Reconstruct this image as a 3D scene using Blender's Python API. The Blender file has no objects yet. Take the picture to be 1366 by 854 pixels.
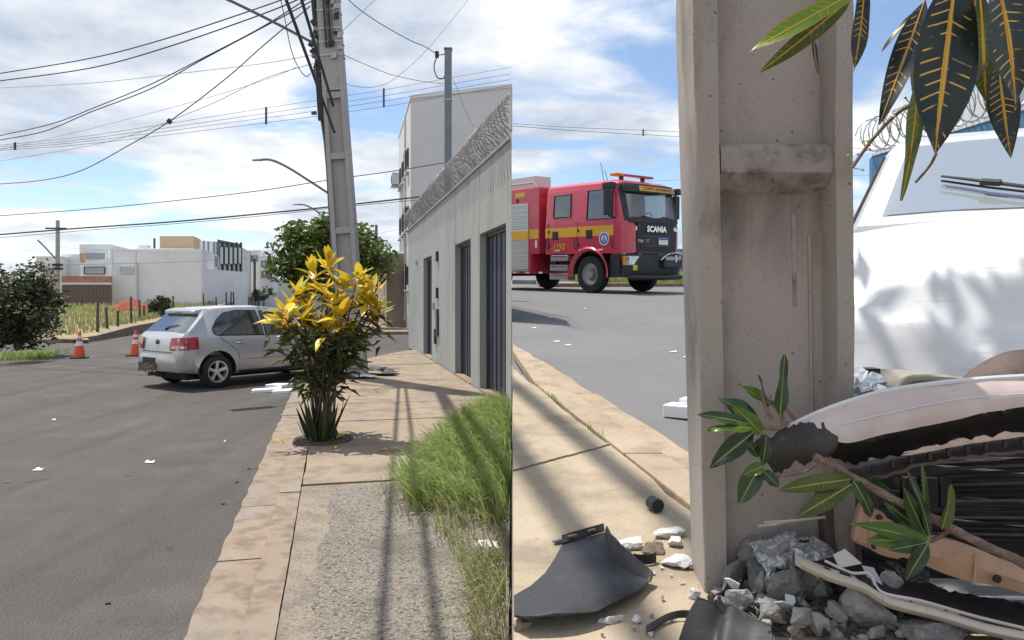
import bpy, bmesh, math, random
from mathutils import Vector, Matrix, noise
R = math.radians
V = Vector
S = bpy.context.scene
COL = S.collection
rnd = random.Random(7)

# ------------------------------------------------------------------ camera, sky, sun, exposure
F = 1000.0 / 1366.0
cam_d = bpy.data.cameras.new('camera')
cam_d.sensor_width = 36.0
cam_d.lens = 36.0 * F
cam_d.shift_y = -29.0 / 1366.0
cam_d.clip_start = 0.05
cam_d.clip_end = 3000
cam = bpy.data.objects.new('camera', cam_d)
cam.location = (0, 0, 1.6)
cam.rotation_euler = (R(90), 0, 0)
COL.objects.link(cam)
S.camera = cam

SUN_EL, SUN_AZ = R(68), math.atan2(-0.75, 0.66)
sd = V((math.sin(SUN_AZ) * math.cos(SUN_EL), math.cos(SUN_AZ) * math.cos(SUN_EL), math.sin(SUN_EL)))
sun_d = bpy.data.lights.new('sun', 'SUN')
sun_d.energy = 4.3
sun_d.angle = R(0.55)
sun_d.color = (1.0, 0.955, 0.88)
sun = bpy.data.objects.new('sun', sun_d)
sun.rotation_euler = sd.to_track_quat('Z', 'Y').to_euler()
sun.location = (-10, 10, 40)
COL.objects.link(sun)

W = bpy.data.worlds.new('World')
S.world = W
W.use_nodes = True


def build_world():
    nt = W.node_tree
    N, L = nt.nodes, nt.links
    N.clear()
    out = N.new('ShaderNodeOutputWorld')
    sky = N.new('ShaderNodeTexSky')
    sky.sky_type = 'NISHITA'
    sky.sun_disc = False
    sky.sun_elevation = SUN_EL
    sky.sun_rotation = SUN_AZ
    sky.air_density = 1.0
    sky.dust_density = 0.25
    sky.ozone_density = 3.0
    bg = N.new('ShaderNodeBackground')
    bg.inputs['Strength'].default_value = 0.13
    L.new(sky.outputs[0], bg.inputs['Color'])
    tc = N.new('ShaderNodeTexCoord')
    sep = N.new('ShaderNodeSeparateXYZ')
    L.new(tc.outputs['Generated'], sep.inputs[0])

    def math_(op, a, b=None, clamp=False):
        m = N.new('ShaderNodeMath')
        m.operation = op
        m.use_clamp = clamp
        for i, q in enumerate((a, b)):
            if q is None:
                continue
            if isinstance(q, (int, float)):
                m.inputs[i].default_value = q
            else:
                L.new(q, m.inputs[i])
        return m.outputs[0]
    zz = math_('MAXIMUM', sep.outputs['Z'], 0.0)
    den = math_('ADD', zz, 0.16)
    cx = math_('DIVIDE', sep.outputs['X'], den)
    cy = math_('DIVIDE', sep.outputs['Y'], den)
    cmb = N.new('ShaderNodeCombineXYZ')
    L.new(cx, cmb.inputs[0])
    L.new(cy, cmb.inputs[1])
    # an overcast bank covers one half of the sky, broken clouds the other
    n0 = N.new('ShaderNodeTexNoise')
    n0.inputs['Scale'].default_value = 1.15
    n0.inputs['Detail'].default_value = 9
    n0.inputs['Roughness'].default_value = 0.53
    n0.inputs['Distortion'].default_value = 0.35
    mp = N.new('ShaderNodeMapping')
    mp.inputs['Location'].default_value = (3.1, 1.7, 0.0)
    mp.inputs['Scale'].default_value = (1.0, 1.25, 1.0)
    L.new(cmb.outputs[0], mp.inputs['Vector'])
    L.new(mp.outputs[0], n0.inputs['Vector'])
    bank = N.new('ShaderNodeMapRange')
    bank.inputs['From Min'].default_value = 0.22
    bank.inputs['From Max'].default_value = -0.28
    bank.inputs['To Min'].default_value = 0.0
    bank.inputs['To Max'].default_value = 0.065
    L.new(sep.outputs['X'], bank.inputs['Value'])
    cov = math_('ADD', n0.outputs[0], bank.outputs[0])
    ramp = N.new('ShaderNodeValToRGB')
    ramp.color_ramp.elements[0].position = 0.445
    ramp.color_ramp.elements[1].position = 0.575
    ramp.color_ramp.elements[0].color = (0.06, 0.06, 0.06, 1)
    ramp.color_ramp.elements[1].color = (0.97, 0.97, 0.97, 1)
    ramp.color_ramp.interpolation = 'EASE'
    L.new(cov, ramp.inputs[0])
    # cloud colour: white tops, pale grey-blue undersides
    n1 = N.new('ShaderNodeTexNoise')
    n1.inputs['Scale'].default_value = 1.3
    n1.inputs['Detail'].default_value = 7
    n1.inputs['Roughness'].default_value = 0.55
    mp1 = N.new('ShaderNodeMapping')
    mp1.inputs['Location'].default_value = (8.3, 4.2, 1.0)
    L.new(cmb.outputs[0], mp1.inputs['Vector'])
    L.new(mp1.outputs[0], n1.inputs['Vector'])
    r1 = N.new('ShaderNodeValToRGB')
    r1.color_ramp.elements[0].position = 0.40
    r1.color_ramp.elements[0].color = (0.47, 0.54, 0.65, 1)
    r1.color_ramp.elements[1].position = 0.58
    r1.color_ramp.elements[1].color = (0.95, 0.96, 0.98, 1)
    L.new(n1.outputs[0], r1.inputs[0])
    bgc = N.new('ShaderNodeBackground')
    bgc.inputs['Strength'].default_value = 0.95
    L.new(r1.outputs[0], bgc.inputs['Color'])
    mix = N.new('ShaderNodeMixShader')
    L.new(ramp.outputs[0], mix.inputs[0])
    L.new(bg.outputs[0], mix.inputs[1])
    L.new(bgc.outputs[0], mix.inputs[2])
    L.new(mix.outputs[0], out.inputs['Surface'])


build_world()
S.view_settings.view_transform = 'Standard'
S.view_settings.look = 'None'
S.view_settings.exposure = 0.28
S.view_settings.gamma = 1.0
S.view_settings.use_curve_mapping = False
S.render.engine = 'CYCLES'
S.cycles.use_denoising = True
S.cycles.max_bounces = 6
S.cycles.transparent_max_bounces = 12
S.cycles.caustics_reflective = False
S.cycles.caustics_refractive = False

# ------------------------------------------------------------------ materials
MATS = {}


def mat(name, base, rough=0.6, metal=0.0, layers=(), bumps=(), coord='Object', spec=0.5, coat=0.0, rvar=0.0, trans=0.0, alpha=1.0, sub=0.0, zstain=None):
    """layers: (kind, scale, lo, hi, colour, strength[, stretch]); bumps: (kind, scale, strength, dist)"""
    m = bpy.data.materials.new(name)
    m.use_nodes = True
    nt = m.node_tree
    N, L = nt.nodes, nt.links
    b = N['Principled BSDF']
    b.inputs['Roughness'].default_value = rough
    b.inputs['Metallic'].default_value = metal
    b.inputs['Specular IOR Level'].default_value = spec
    b.inputs['Coat Weight'].default_value = coat
    b.inputs['Coat Roughness'].default_value = 0.06
    b.inputs['Alpha'].default_value = alpha
    tc = N.new('ShaderNodeTexCoord')
    if coord == 'World':
        g = N.new('ShaderNodeNewGeometry')
        vec = g.outputs['Position']
    else:
        vec = tc.outputs[coord]

    def tex(kind, scale, stretch=None, det=6):
        v = vec
        if stretch:
            mp = N.new('ShaderNodeMapping')
            mp.inputs['Scale'].default_value = stretch
            L.new(vec, mp.inputs['Vector'])
            v = mp.outputs[0]
        if kind == 'noise':
            t = N.new('ShaderNodeTexNoise')
            t.inputs['Detail'].default_value = det
            t.inputs['Roughness'].default_value = 0.62
        else:
            t = N.new('ShaderNodeTexVoronoi')
            if kind == 'edge':
                t.feature = 'DISTANCE_TO_EDGE'
        t.inputs['Scale'].default_value = scale
        L.new(v, t.inputs['Vector'])
        return t.outputs[0]
    col = None
    rgb = N.new('ShaderNodeRGB')
    rgb.outputs[0].default_value = (*base, 1)
    col = rgb.outputs[0]
    if rvar:
        oi = N.new('ShaderNodeObjectInfo')
        hs = N.new('ShaderNodeHueSaturation')
        mr = N.new('ShaderNodeMapRange')
        mr.inputs['To Min'].default_value = 1 - rvar
        mr.inputs['To Max'].default_value = 1 + rvar
        L.new(oi.outputs['Random'], mr.inputs['Value'])
        L.new(mr.outputs[0], hs.inputs['Value'])
        L.new(col, hs.inputs['Color'])
        col = hs.outputs[0]
    for ly in layers:
        kind, sc, lo, hi, c, st = ly[:6]
        t = tex(kind, sc, ly[6] if len(ly) > 6 else None)
        mr = N.new('ShaderNodeMapRange')
        mr.inputs['From Min'].default_value = lo
        mr.inputs['From Max'].default_value = hi
        mr.inputs['To Max'].default_value = st
        L.new(t, mr.inputs['Value'])
        mx = N.new('ShaderNodeMix')
        mx.data_type = 'RGBA'
        L.new(mr.outputs[0], mx.inputs['Factor'])
        L.new(col, mx.inputs['A'])
        mx.inputs['B'].default_value = (*c, 1)
        col = mx.outputs['Result']
    if zstain:
        # run-off stain: streaks hanging below a height, with a ragged lower end
        z_hi, z_lo, c, st = zstain
        sp_ = N.new('ShaderNodeSeparateXYZ')
        L.new(vec, sp_.inputs[0])
        m1 = N.new('ShaderNodeMapRange')
        m1.inputs['From Min'].default_value = z_lo
        m1.inputs['From Max'].default_value = z_hi
        L.new(sp_.outputs['Z'], m1.inputs['Value'])
        m2 = N.new('ShaderNodeMath')
        m2.operation = 'LESS_THAN'
        L.new(sp_.outputs['Z'], m2.inputs[0])
        m2.inputs[1].default_value = z_hi + 0.01
        t = tex('noise', 16, (1, 1, 0.16))
        ad = N.new('ShaderNodeMath')
        ad.operation = 'ADD'
        L.new(m1.outputs[0], ad.inputs[0])
        L.new(t, ad.inputs[1])
        m3 = N.new('ShaderNodeMapRange')
        m3.inputs['From Min'].default_value = 0.85
        m3.inputs['From Max'].default_value = 1.45
        m3.inputs['To Max'].default_value = st
        L.new(ad.outputs[0], m3.inputs['Value'])
        ml = N.new('ShaderNodeMath')
        ml.operation = 'MULTIPLY'
        L.new(m2.outputs[0], ml.inputs[0])
        L.new(m3.outputs[0], ml.inputs[1])
        mx = N.new('ShaderNodeMix')
        mx.data_type = 'RGBA'
        L.new(ml.outputs[0], mx.inputs['Factor'])
        L.new(col, mx.inputs['A'])
        mx.inputs['B'].default_value = (*c, 1)
        col = mx.outputs['Result']
    L.new(col, b.inputs['Base Color'])
    nrm = None
    for bp in bumps:
        kind, sc, st, dist = bp[:4]
        t = tex(kind, sc, bp[4] if len(bp) > 4 else None)
        bn = N.new('ShaderNodeBump')
        bn.inputs['Strength'].default_value = st
        bn.inputs['Distance'].default_value = dist
        L.new(t, bn.inputs['Height'])
        if nrm:
            L.new(nrm, bn.inputs['Normal'])
        nrm = bn.outputs[0]
    if nrm:
        L.new(nrm, b.inputs['Normal'])
    if trans:
        # thin leaf: some light passes through
        tr = N.new('ShaderNodeBsdfTranslucent')
        L.new(col, tr.inputs['Color'])
        ms = N.new('ShaderNodeMixShader')
        ms.inputs[0].default_value = trans
        L.new(b.outputs[0], ms.inputs[1])
        L.new(tr.outputs[0], ms.inputs[2])
        L.new(ms.outputs[0], N['Material Output'].inputs['Surface'])
    MATS[name] = m
    return m


def glass_mat(name, tint, refl, see):
    """a pane: mirror reflection over a tinted body that is partly see-through"""
    m = bpy.data.materials.new(name)
    m.use_nodes = True
    N, L = m.node_tree.nodes, m.node_tree.links
    b = N['Principled BSDF']
    b.inputs['Base Color'].default_value = (*tint, 1)
    b.inputs['Roughness'].default_value = 0.08
    b.inputs['Specular IOR Level'].default_value = 0.8
    tr = N.new('ShaderNodeBsdfTransparent')
    tr.inputs['Color'].default_value = (0.75, 0.82, 0.82, 1)
    m1 = N.new('ShaderNodeMixShader')
    m1.inputs[0].default_value = see
    L.new(b.outputs[0], m1.inputs[1])
    L.new(tr.outputs[0], m1.inputs[2])
    gl = N.new('ShaderNodeBsdfGlossy')
    gl.inputs['Roughness'].default_value = 0.03
    gl.inputs['Color'].default_value = (0.9, 0.94, 0.96, 1)
    m2 = N.new('ShaderNodeMixShader')
    m2.inputs[0].default_value = refl
    L.new(m1.outputs[0], m2.inputs[1])
    L.new(gl.outputs[0], m2.inputs[2])
    L.new(m2.outputs[0], N['Material Output'].inputs['Surface'])
    MATS[name] = m
    return m


def leaf_mat(name, body, rib, spot=None, vein=0.0, tip=None, trans=0.25, rough=0.35, rvar=0.12, edge=None):
    """leaf with UV: u along the length, v across (0.5 is the midrib)"""
    m = bpy.data.materials.new(name)
    m.use_nodes = True
    nt = m.node_tree
    N, L = nt.nodes, nt.links
    b = N['Principled BSDF']
    b.inputs['Roughness'].default_value = rough
    uv = N.new('ShaderNodeUVMap')
    sep = N.new('ShaderNodeSeparateXYZ')
    L.new(uv.outputs[0], sep.inputs[0])

    def mth(op, a, c):
        q = N.new('ShaderNodeMath')
        q.operation = op
        for i, z in enumerate((a, c)):
            if isinstance(z, (int, float)):
                q.inputs[i].default_value = z
            else:
                L.new(z, q.inputs[i])
        return q.outputs[0]

    def mixc(f, a, bcol):
        mx = N.new('ShaderNodeMix')
        mx.data_type = 'RGBA'
        mx.clamp_factor = True
        L.new(f, mx.inputs['Factor'])
        if isinstance(a, tuple):
            mx.inputs['A'].default_value = (*a, 1)
        else:
            L.new(a, mx.inputs['A'])
        mx.inputs['B'].default_value = (*bcol, 1)
        return mx.outputs['Result']

    def smooth(x, lo, hi):
        mr = N.new('ShaderNodeMapRange')
        mr.interpolation_type = 'SMOOTHSTEP'
        mr.inputs['From Min'].default_value = lo
        mr.inputs['From Max'].default_value = hi
        L.new(x, mr.inputs['Value'])
        return mr.outputs[0]
    tc = N.new('ShaderNodeTexCoord')
    rgb = N.new('ShaderNodeRGB')
    rgb.outputs[0].default_value = (*body, 1)
    col = rgb.outputs[0]
    d = mth('ABSOLUTE', mth('SUBTRACT', sep.outputs['Y'], 0.5), 0.0)
    if tip:
        col = mixc(smooth(sep.outputs['X'], 0.35, 0.95), col, tip)
    oi = N.new('ShaderNodeObjectInfo')
    hs = N.new('ShaderNodeHueSaturation')
    mr = N.new('ShaderNodeMapRange')
    mr.inputs['To Min'].default_value = 1 - rvar
    mr.inputs['To Max'].default_value = 1 + rvar
    L.new(oi.outputs['Random'], mr.inputs['Value'])
    L.new(mr.outputs[0], hs.inputs['Value'])
    L.new(col, hs.inputs['Color'])
    col = hs.outputs[0]
    nz = N.new('ShaderNodeTexNoise')
    nz.inputs['Scale'].default_value = 28
    L.new(tc.outputs['Object'], nz.inputs['Vector'])
    if vein:
        # side veins: bars across the blade, slanted towards the tip
        w = mth('FRACT', mth('ADD', mth('MULTIPLY', sep.outputs['X'], 15.0), mth('MULTIPLY', d, -2.2)), 0.0)
        bar = mth('LESS_THAN', mth('ABSOLUTE', mth('SUBTRACT', w, 0.5), 0.0), 0.075)
        nzz = smooth(nz.outputs[0], 0.46, 0.56)
        near = mth('LESS_THAN', d, 0.40)
        f = mth('MULTIPLY', mth('MULTIPLY', bar, nzz), near)
        f = mth('MULTIPLY', f, vein)
        col = mixc(f, col, rib)
    if spot:
        vo = N.new('ShaderNodeTexVoronoi')
        vo.inputs['Scale'].default_value = 22
        L.new(tc.outputs['Object'], vo.inputs['Vector'])
        f = smooth(vo.outputs[0], 0.16, 0.10)
        col = mixc(f, col, spot)
    if edge:
        col = mixc(smooth(d, 0.40, 0.50), col, edge)
    col = mixc(smooth(d, 0.055, 0.03), col, rib)
    L.new(col, b.inputs['Base Color'])
    bn = N.new('ShaderNodeBump')
    bn.inputs['Strength'].default_value = 0.25
    bn.inputs['Distance'].default_value = 0.004
    L.new(nz.outputs[0], bn.inputs['Height'])
    L.new(bn.outputs[0], b.inputs['Normal'])
    tr = N.new('ShaderNodeBsdfTranslucent')
    L.new(col, tr.inputs['Color'])
    ms = N.new('ShaderNodeMixShader')
    ms.inputs[0].default_value = trans
    L.new(b.outputs[0], ms.inputs[1])
    L.new(tr.outputs[0], ms.inputs[2])
    L.new(ms.outputs[0], N['Material Output'].inputs['Surface'])
    MATS[name] = m
    return m


asphalt = mat('asphalt', (0.070, 0.060, 0.053), 0.85, coord='World',
              layers=[('noise', 0.35, 0.35, 0.7, (0.094, 0.082, 0.073), 0.8), ('noise', 2.2, 0.5, 0.75, (0.050, 0.044, 0.040), 0.6),
                      ('noise', 0.9, 0.52, 0.66, (0.125, 0.112, 0.10), 0.5), ('voronoi', 70, 0.30, 0.0, (0.24, 0.225, 0.21), 0.75), ('noise', 75, 0.5, 0.68, (0.022, 0.021, 0.02), 0.85), ('noise', 0.5, 0.60, 0.68, (0.04, 0.037, 0.035), 0.5), ('noise', 1.5, 0.52, 0.64, (0.045, 0.039, 0.035), 0.5, (1, 0.10, 1)), ('noise', 1.1, 0.54, 0.66, (0.13, 0.115, 0.10), 0.35, (1, 0.16, 1)), ('noise', 3.0, 0.66, 0.70, (0.025, 0.023, 0.022), 0.7)],
              bumps=[('voronoi', 70, 0.8, 0.008), ('noise', 5, 0.2, 0.01)])
asphalt_pale = mat('asphalt_pale', (0.15, 0.147, 0.15), 0.85, coord='World',
                   layers=[('noise', 0.7, 0.35, 0.7, (0.19, 0.183, 0.18), 0.8), ('noise', 4, 0.52, 0.75, (0.25, 0.21, 0.17), 0.4),
                           ('voronoi', 120, 0.25, 0.0, (0.30, 0.29, 0.28), 0.6), ('noise', 200, 0.5, 0.75, (0.05, 0.05, 0.05), 0.5)],
                   bumps=[('voronoi', 130, 0.5, 0.004)])
conc_tan = mat('conc_tan', (0.285, 0.218, 0.152), 0.9, coord='World',
               layers=[('noise', 1.2, 0.40, 0.65, (0.345, 0.275, 0.20), 0.85), ('noise', 3.4, 0.48, 0.62, (0.17, 0.13, 0.092), 0.75),
                       ('noise', 0.6, 0.50, 0.62, (0.20, 0.175, 0.145), 0.6), ('noise', 22, 0.56, 0.74, (0.20, 0.16, 0.12), 0.55),
                       ('noise', 90, 0.55, 0.75, (0.55, 0.45, 0.35), 0.4)],
               bumps=[('noise', 14, 0.3, 0.012), ('noise', 90, 0.35, 0.004)])
conc_right = mat('conc_right', (0.36, 0.285, 0.195), 0.9, coord='World',
                 layers=[('noise', 1.7, 0.42, 0.62, (0.43, 0.35, 0.25), 0.85), ('noise', 2.6, 0.50, 0.64, (0.20, 0.16, 0.115), 0.65),
                         ('noise', 9, 0.55, 0.70, (0.26, 0.205, 0.145), 0.45), ('noise', 60, 0.57, 0.72, (0.18, 0.15, 0.11), 0.5),
                         ('noise', 140, 0.56, 0.70, (0.58, 0.50, 0.40), 0.4)],
                 bumps=[('noise', 10, 0.25, 0.012), ('noise', 70, 0.4, 0.004), ('voronoi', 160, 0.2, 0.002)])
conc_worn = mat('conc_worn', (0.25, 0.205, 0.158), 0.95, coord='World',
                layers=[('noise', 1.2, 0.40, 0.65, (0.30, 0.245, 0.185), 0.8), ('noise', 3.4, 0.48, 0.62, (0.15, 0.125, 0.10), 0.7), ('noise', 70, 0.52, 0.62, (0.38, 0.335, 0.28), 0.55), ('noise', 48, 0.46, 0.36, (0.09, 0.075, 0.06), 0.7)],
                bumps=[('noise', 55, 0.7, 0.012), ('noise', 14, 0.3, 0.012)])
kerb_pale = mat('kerb_pale', (0.36, 0.275, 0.19), 0.92, coord='World',
                layers=[('noise', 2.2, 0.42, 0.65, (0.44, 0.35, 0.255), 0.85), ('noise', 6, 0.50, 0.66, (0.22, 0.165, 0.115), 0.65), ('noise', 40, 0.55, 0.7, (0.25, 0.195, 0.14), 0.5)],
                bumps=[('noise', 16, 0.35, 0.012), ('noise', 80, 0.4, 0.005)])
conc_rough = mat('conc_rough', (0.205, 0.18, 0.148), 0.95, coord='World',
                 layers=[('noise', 1.0, 0.40, 0.62, (0.265, 0.232, 0.185), 0.7), ('noise', 70, 0.50, 0.60, (0.44, 0.40, 0.345), 0.85),
                         ('noise', 48, 0.48, 0.38, (0.06, 0.053, 0.045), 0.9), ('noise', 2.2, 0.52, 0.66, (0.12, 0.105, 0.085), 0.6),
                         ('noise', 190, 0.55, 0.7, (0.13, 0.115, 0.10), 0.6)],
                 bumps=[('noise', 55, 1.0, 0.02), ('noise', 24, 0.5, 0.012)])
kerb_tan = mat('kerb_tan', (0.265, 0.205, 0.150), 0.92, coord='World',
               layers=[('noise', 2.2, 0.42, 0.65, (0.325, 0.255, 0.192), 0.85), ('noise', 6, 0.47, 0.62, (0.155, 0.112, 0.08), 0.75),
                       ('noise', 40, 0.55, 0.7, (0.22, 0.17, 0.12), 0.5), ('noise', 1.1, 0.50, 0.62, (0.25, 0.222, 0.19), 0.7)],
               bumps=[('noise', 16, 0.35, 0.012), ('noise', 80, 0.4, 0.005)])
dirt = mat('dirt', (0.33, 0.25, 0.155), 0.98, coord='World',
           layers=[('noise', 0.25, 0.42, 0.62, (0.26, 0.23, 0.11), 0.7), ('noise', 1.3, 0.5, 0.7, (0.40, 0.31, 0.20), 0.6),
                   ('noise', 7, 0.5, 0.7, (0.20, 0.15, 0.09), 0.5)], bumps=[('noise', 3, 0.8, 0.1)])
dirt_dark = mat('dirt_dark', (0.10, 0.07, 0.05), 0.98, coord='World', layers=[('noise', 20, 0.45, 0.65, (0.18, 0.135, 0.095), 0.8)], bumps=[('noise', 40, 0.8, 0.02)])
red_earth = mat('red_earth', (0.34, 0.075, 0.035), 0.98, layers=[('noise', 3, 0.45, 0.7, (0.24, 0.05, 0.028), 0.8)], bumps=[('noise', 8, 0.8, 0.08)])
wall_grey = mat('wall_grey', (0.36, 0.375, 0.36), 0.9, coord='World',
                layers=[('noise', 0.9, 0.42, 0.68, (0.40, 0.412, 0.395), 0.8), ('noise', 3.0, 0.50, 0.66, (0.27, 0.27, 0.25), 0.6, (1, 1, 0.16)), ('noise', 7, 0.56, 0.70, (0.22, 0.22, 0.20), 0.5, (1, 1, 0.10)),
                        ('noise', 40, 0.55, 0.75, (0.30, 0.305, 0.29), 0.35)], bumps=[('noise', 60, 0.3, 0.004)])
door_blue = mat('door_blue', (0.058, 0.068, 0.088), 0.5, metal=0.3, layers=[('noise', 3, 0.45, 0.7, (0.085, 0.095, 0.12), 0.7, (1, 1, 0.3))])
white_wall = mat('white_wall', (0.82, 0.83, 0.84), 0.9, coord='World', layers=[('noise', 0.35, 0.45, 0.7, (0.66, 0.675, 0.69), 0.7), ('noise', 2.5, 0.55, 0.75, (0.60, 0.60, 0.60), 0.4, (1, 1, 0.15))])
white_wall2 = mat('white_wall2', (0.72, 0.73, 0.74), 0.9, coord='World', layers=[('noise', 0.5, 0.45, 0.7, (0.55, 0.56, 0.57), 0.7)])
apt_wall = mat('apt_wall', (0.66, 0.665, 0.66), 0.9, coord='World', layers=[('noise', 0.5, 0.45, 0.7, (0.60, 0.605, 0.60), 0.7), ('noise', 1.5, 0.56, 0.74, (0.54, 0.54, 0.53), 0.5, (1, 1, 0.12))])
tan_wall = mat('tan_wall', (0.50, 0.35, 0.235), 0.9, coord='World')
brown_wall = mat('brown_wall', (0.36, 0.285, 0.24), 0.92, coord='World', layers=[('noise', 0.9, 0.45, 0.7, (0.41, 0.33, 0.28), 0.7), ('noise', 1.6, 0.52, 0.7, (0.28, 0.21, 0.17), 0.6, (1, 1, 0.3))])
brick_red = mat('brick_red', (0.32, 0.15, 0.10), 0.95, coord='World', layers=[('noise', 3, 0.45, 0.65, (0.42, 0.27, 0.20), 0.8)])
gate_brown = mat('gate_brown', (0.13, 0.095, 0.08), 0.6, coord='World')
dark_frame = mat('dark_frame', (0.055, 0.055, 0.06), 0.5)
win_dark = glass_mat('win_dark', (0.03, 0.035, 0.04), 0.22, 0.0)
win_house = glass_mat('win_house', (0.10, 0.11, 0.12), 0.2, 0.0)
conc_pole = mat('conc_pole', (0.40, 0.385, 0.37), 0.9, layers=[('noise', 2, 0.42, 0.68, (0.42, 0.395, 0.37), 0.8), ('noise', 9, 0.55, 0.72, (0.26, 0.24, 0.22), 0.5, (1, 1, 0.3))], bumps=[('noise', 30, 0.3, 0.01)])
CC = dict(
                 layers=[('noise', 3, 0.42, 0.66, (0.41, 0.365, 0.33), 0.85), ('noise', 7, 0.50, 0.66, (0.225, 0.19, 0.165), 0.7, (1, 1, 0.35)), ('voronoi', 70, 0.12, 0.07, (0.12, 0.10, 0.09), 0.8),
                         ('voronoi', 26, 0.085, 0.05, (0.10, 0.085, 0.075), 0.9), ('noise', 60, 0.60, 0.74, (0.24, 0.20, 0.18), 0.45), ('noise', 5, 0.56, 0.66, (0.15, 0.125, 0.11), 0.6, (1, 1, 0.5))],
                 bumps=[('noise', 22, 0.22, 0.006), ('noise', 120, 0.35, 0.0025)])
conc_close = mat('conc_close', (0.375, 0.33, 0.295), 0.88, **CC)
conc_web = mat('conc_web', (0.40, 0.348, 0.32), 0.88, zstain=(0.87, 0.48, (0.09, 0.074, 0.066), 0.62), **CC)
conc_dirty = mat('conc_dirty', (0.34, 0.295, 0.275), 0.9,
                 layers=[('noise', 16, 0.44, 0.62, (0.15, 0.125, 0.115), 0.85), ('noise', 40, 0.55, 0.70, (0.07, 0.06, 0.055), 0.7), ('noise', 5, 0.52, 0.66, (0.42, 0.37, 0.345), 0.7)],
                 bumps=[('noise', 30, 0.4, 0.006)])
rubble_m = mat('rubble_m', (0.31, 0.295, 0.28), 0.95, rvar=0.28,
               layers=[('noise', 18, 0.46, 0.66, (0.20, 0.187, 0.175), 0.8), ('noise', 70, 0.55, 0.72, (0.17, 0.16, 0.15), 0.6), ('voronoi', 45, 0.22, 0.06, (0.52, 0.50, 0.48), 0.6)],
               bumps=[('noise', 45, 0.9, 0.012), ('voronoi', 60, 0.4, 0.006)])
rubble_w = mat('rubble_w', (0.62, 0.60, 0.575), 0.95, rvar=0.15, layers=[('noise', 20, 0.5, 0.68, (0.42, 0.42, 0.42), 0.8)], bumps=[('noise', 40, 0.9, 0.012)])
rubble_dust = mat('rubble_dust', (0.17, 0.15, 0.135), 0.98, coord='World', layers=[('noise', 60, 0.48, 0.64, (0.30, 0.28, 0.26), 0.8), ('voronoi', 130, 0.3, 0.1, (0.36, 0.345, 0.33), 0.6), ('noise', 14, 0.5, 0.66, (0.09, 0.08, 0.07), 0.7)], bumps=[('voronoi', 110, 1.0, 0.012), ('noise', 50, 0.8, 0.01)])
foil = mat('foil', (0.50, 0.50, 0.51), 0.32, metal=0.55, layers=[('noise', 14, 0.45, 0.65, (0.22, 0.22, 0.23), 0.8)], bumps=[('noise', 30, 0.6, 0.01)])
black_plastic = mat('black_plastic', (0.024, 0.024, 0.027), 0.62, layers=[('noise', 9, 0.5, 0.72, (0.06, 0.058, 0.058), 0.75), ('noise', 80, 0.6, 0.75, (0.14, 0.13, 0.12), 0.5)], bumps=[('noise', 120, 0.12, 0.002)])
black_rubber = mat('black_rubber', (0.022, 0.022, 0.023), 0.85, layers=[('noise', 12, 0.5, 0.7, (0.05, 0.048, 0.045), 0.6)])
black_metal = mat('black_metal', (0.02, 0.02, 0.022), 0.45)
cable = mat('cable', (0.045, 0.045, 0.05), 0.7)
cable_grey = mat('cable_grey', (0.16, 0.165, 0.175), 0.7)
silver = mat('silver', (0.53, 0.535, 0.54), 0.30, metal=0.5, coat=0.8, layers=[('noise', 4, 0.5, 0.75, (0.50, 0.50, 0.50), 0.5)])
white_paint = mat('white_paint', (0.72, 0.73, 0.74), 0.35, coat=0.6, layers=[('noise', 2.2, 0.52, 0.68, (0.58, 0.57, 0.55), 0.5), ('noise', 26, 0.58, 0.66, (0.40, 0.37, 0.34), 0.35, (1, 0.12, 1)), ('noise', 5, 0.5, 0.75, (0.70, 0.71, 0.72), 0.5), ('noise', 45, 0.64, 0.76, (0.50, 0.46, 0.42), 0.35)])
rim_m = mat('rim_m', (0.62, 0.60, 0.54), 0.35, metal=0.7)
chrome = mat('chrome', (0.75, 0.76, 0.77), 0.18, metal=1.0)
tail_red = mat('tail_red', (0.42, 0.018, 0.03), 0.15, coat=1.0)
lamp_clear = mat('lamp_clear', (0.70, 0.70, 0.70), 0.12, metal=0.5, coat=1.0, layers=[('noise', 12, 0.45, 0.6, (0.30, 0.31, 0.32), 0.8)])
orange = mat('orange', (0.80, 0.13, 0.035), 0.5, layers=[('noise', 6, 0.5, 0.7, (0.65, 0.10, 0.03), 0.6)])
amber = mat('amber', (0.75, 0.25, 0.02), 0.3)
refl_white = mat('refl_white', (0.80, 0.80, 0.80), 0.5)
styro = mat('styro', (0.86, 0.86, 0.85), 0.7, bumps=[('voronoi', 90, 0.3, 0.003)])
paper = mat('paper', (0.82, 0.83, 0.82), 0.8)
fire_red = mat('fire_red', (0.58, 0.040, 0.078), 0.35, coat=0.7, layers=[('noise', 3, 0.5, 0.75, (0.48, 0.04, 0.07), 0.6), ('noise', 2.2, 0.55, 0.72, (0.40, 0.10, 0.10), 0.45, (1, 1, 0.3))])
fire_yellow = mat('fire_yellow', (0.78, 0.42, 0.03), 0.45)
steel_shutter = mat('steel_shutter', (0.58, 0.585, 0.56), 0.45, metal=0.25, bumps=[])
steel = mat('steel', (0.42, 0.425, 0.43), 0.45, metal=0.6, layers=[('noise', 8, 0.5, 0.7, (0.30, 0.30, 0.30), 0.6)])
galv = mat('galv', (0.20, 0.225, 0.26), 0.6, metal=0.3, layers=[('noise', 2.5, 0.45, 0.7, (0.26, 0.28, 0.31), 0.7)])
razor_m = mat('razor_m', (0.36, 0.345, 0.33), 0.5, metal=0.4, layers=[('noise', 1.3, 0.45, 0.65, (0.30, 0.235, 0.19), 0.8)])
wood_post = mat('wood_post', (0.12, 0.095, 0.08), 0.95)
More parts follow.
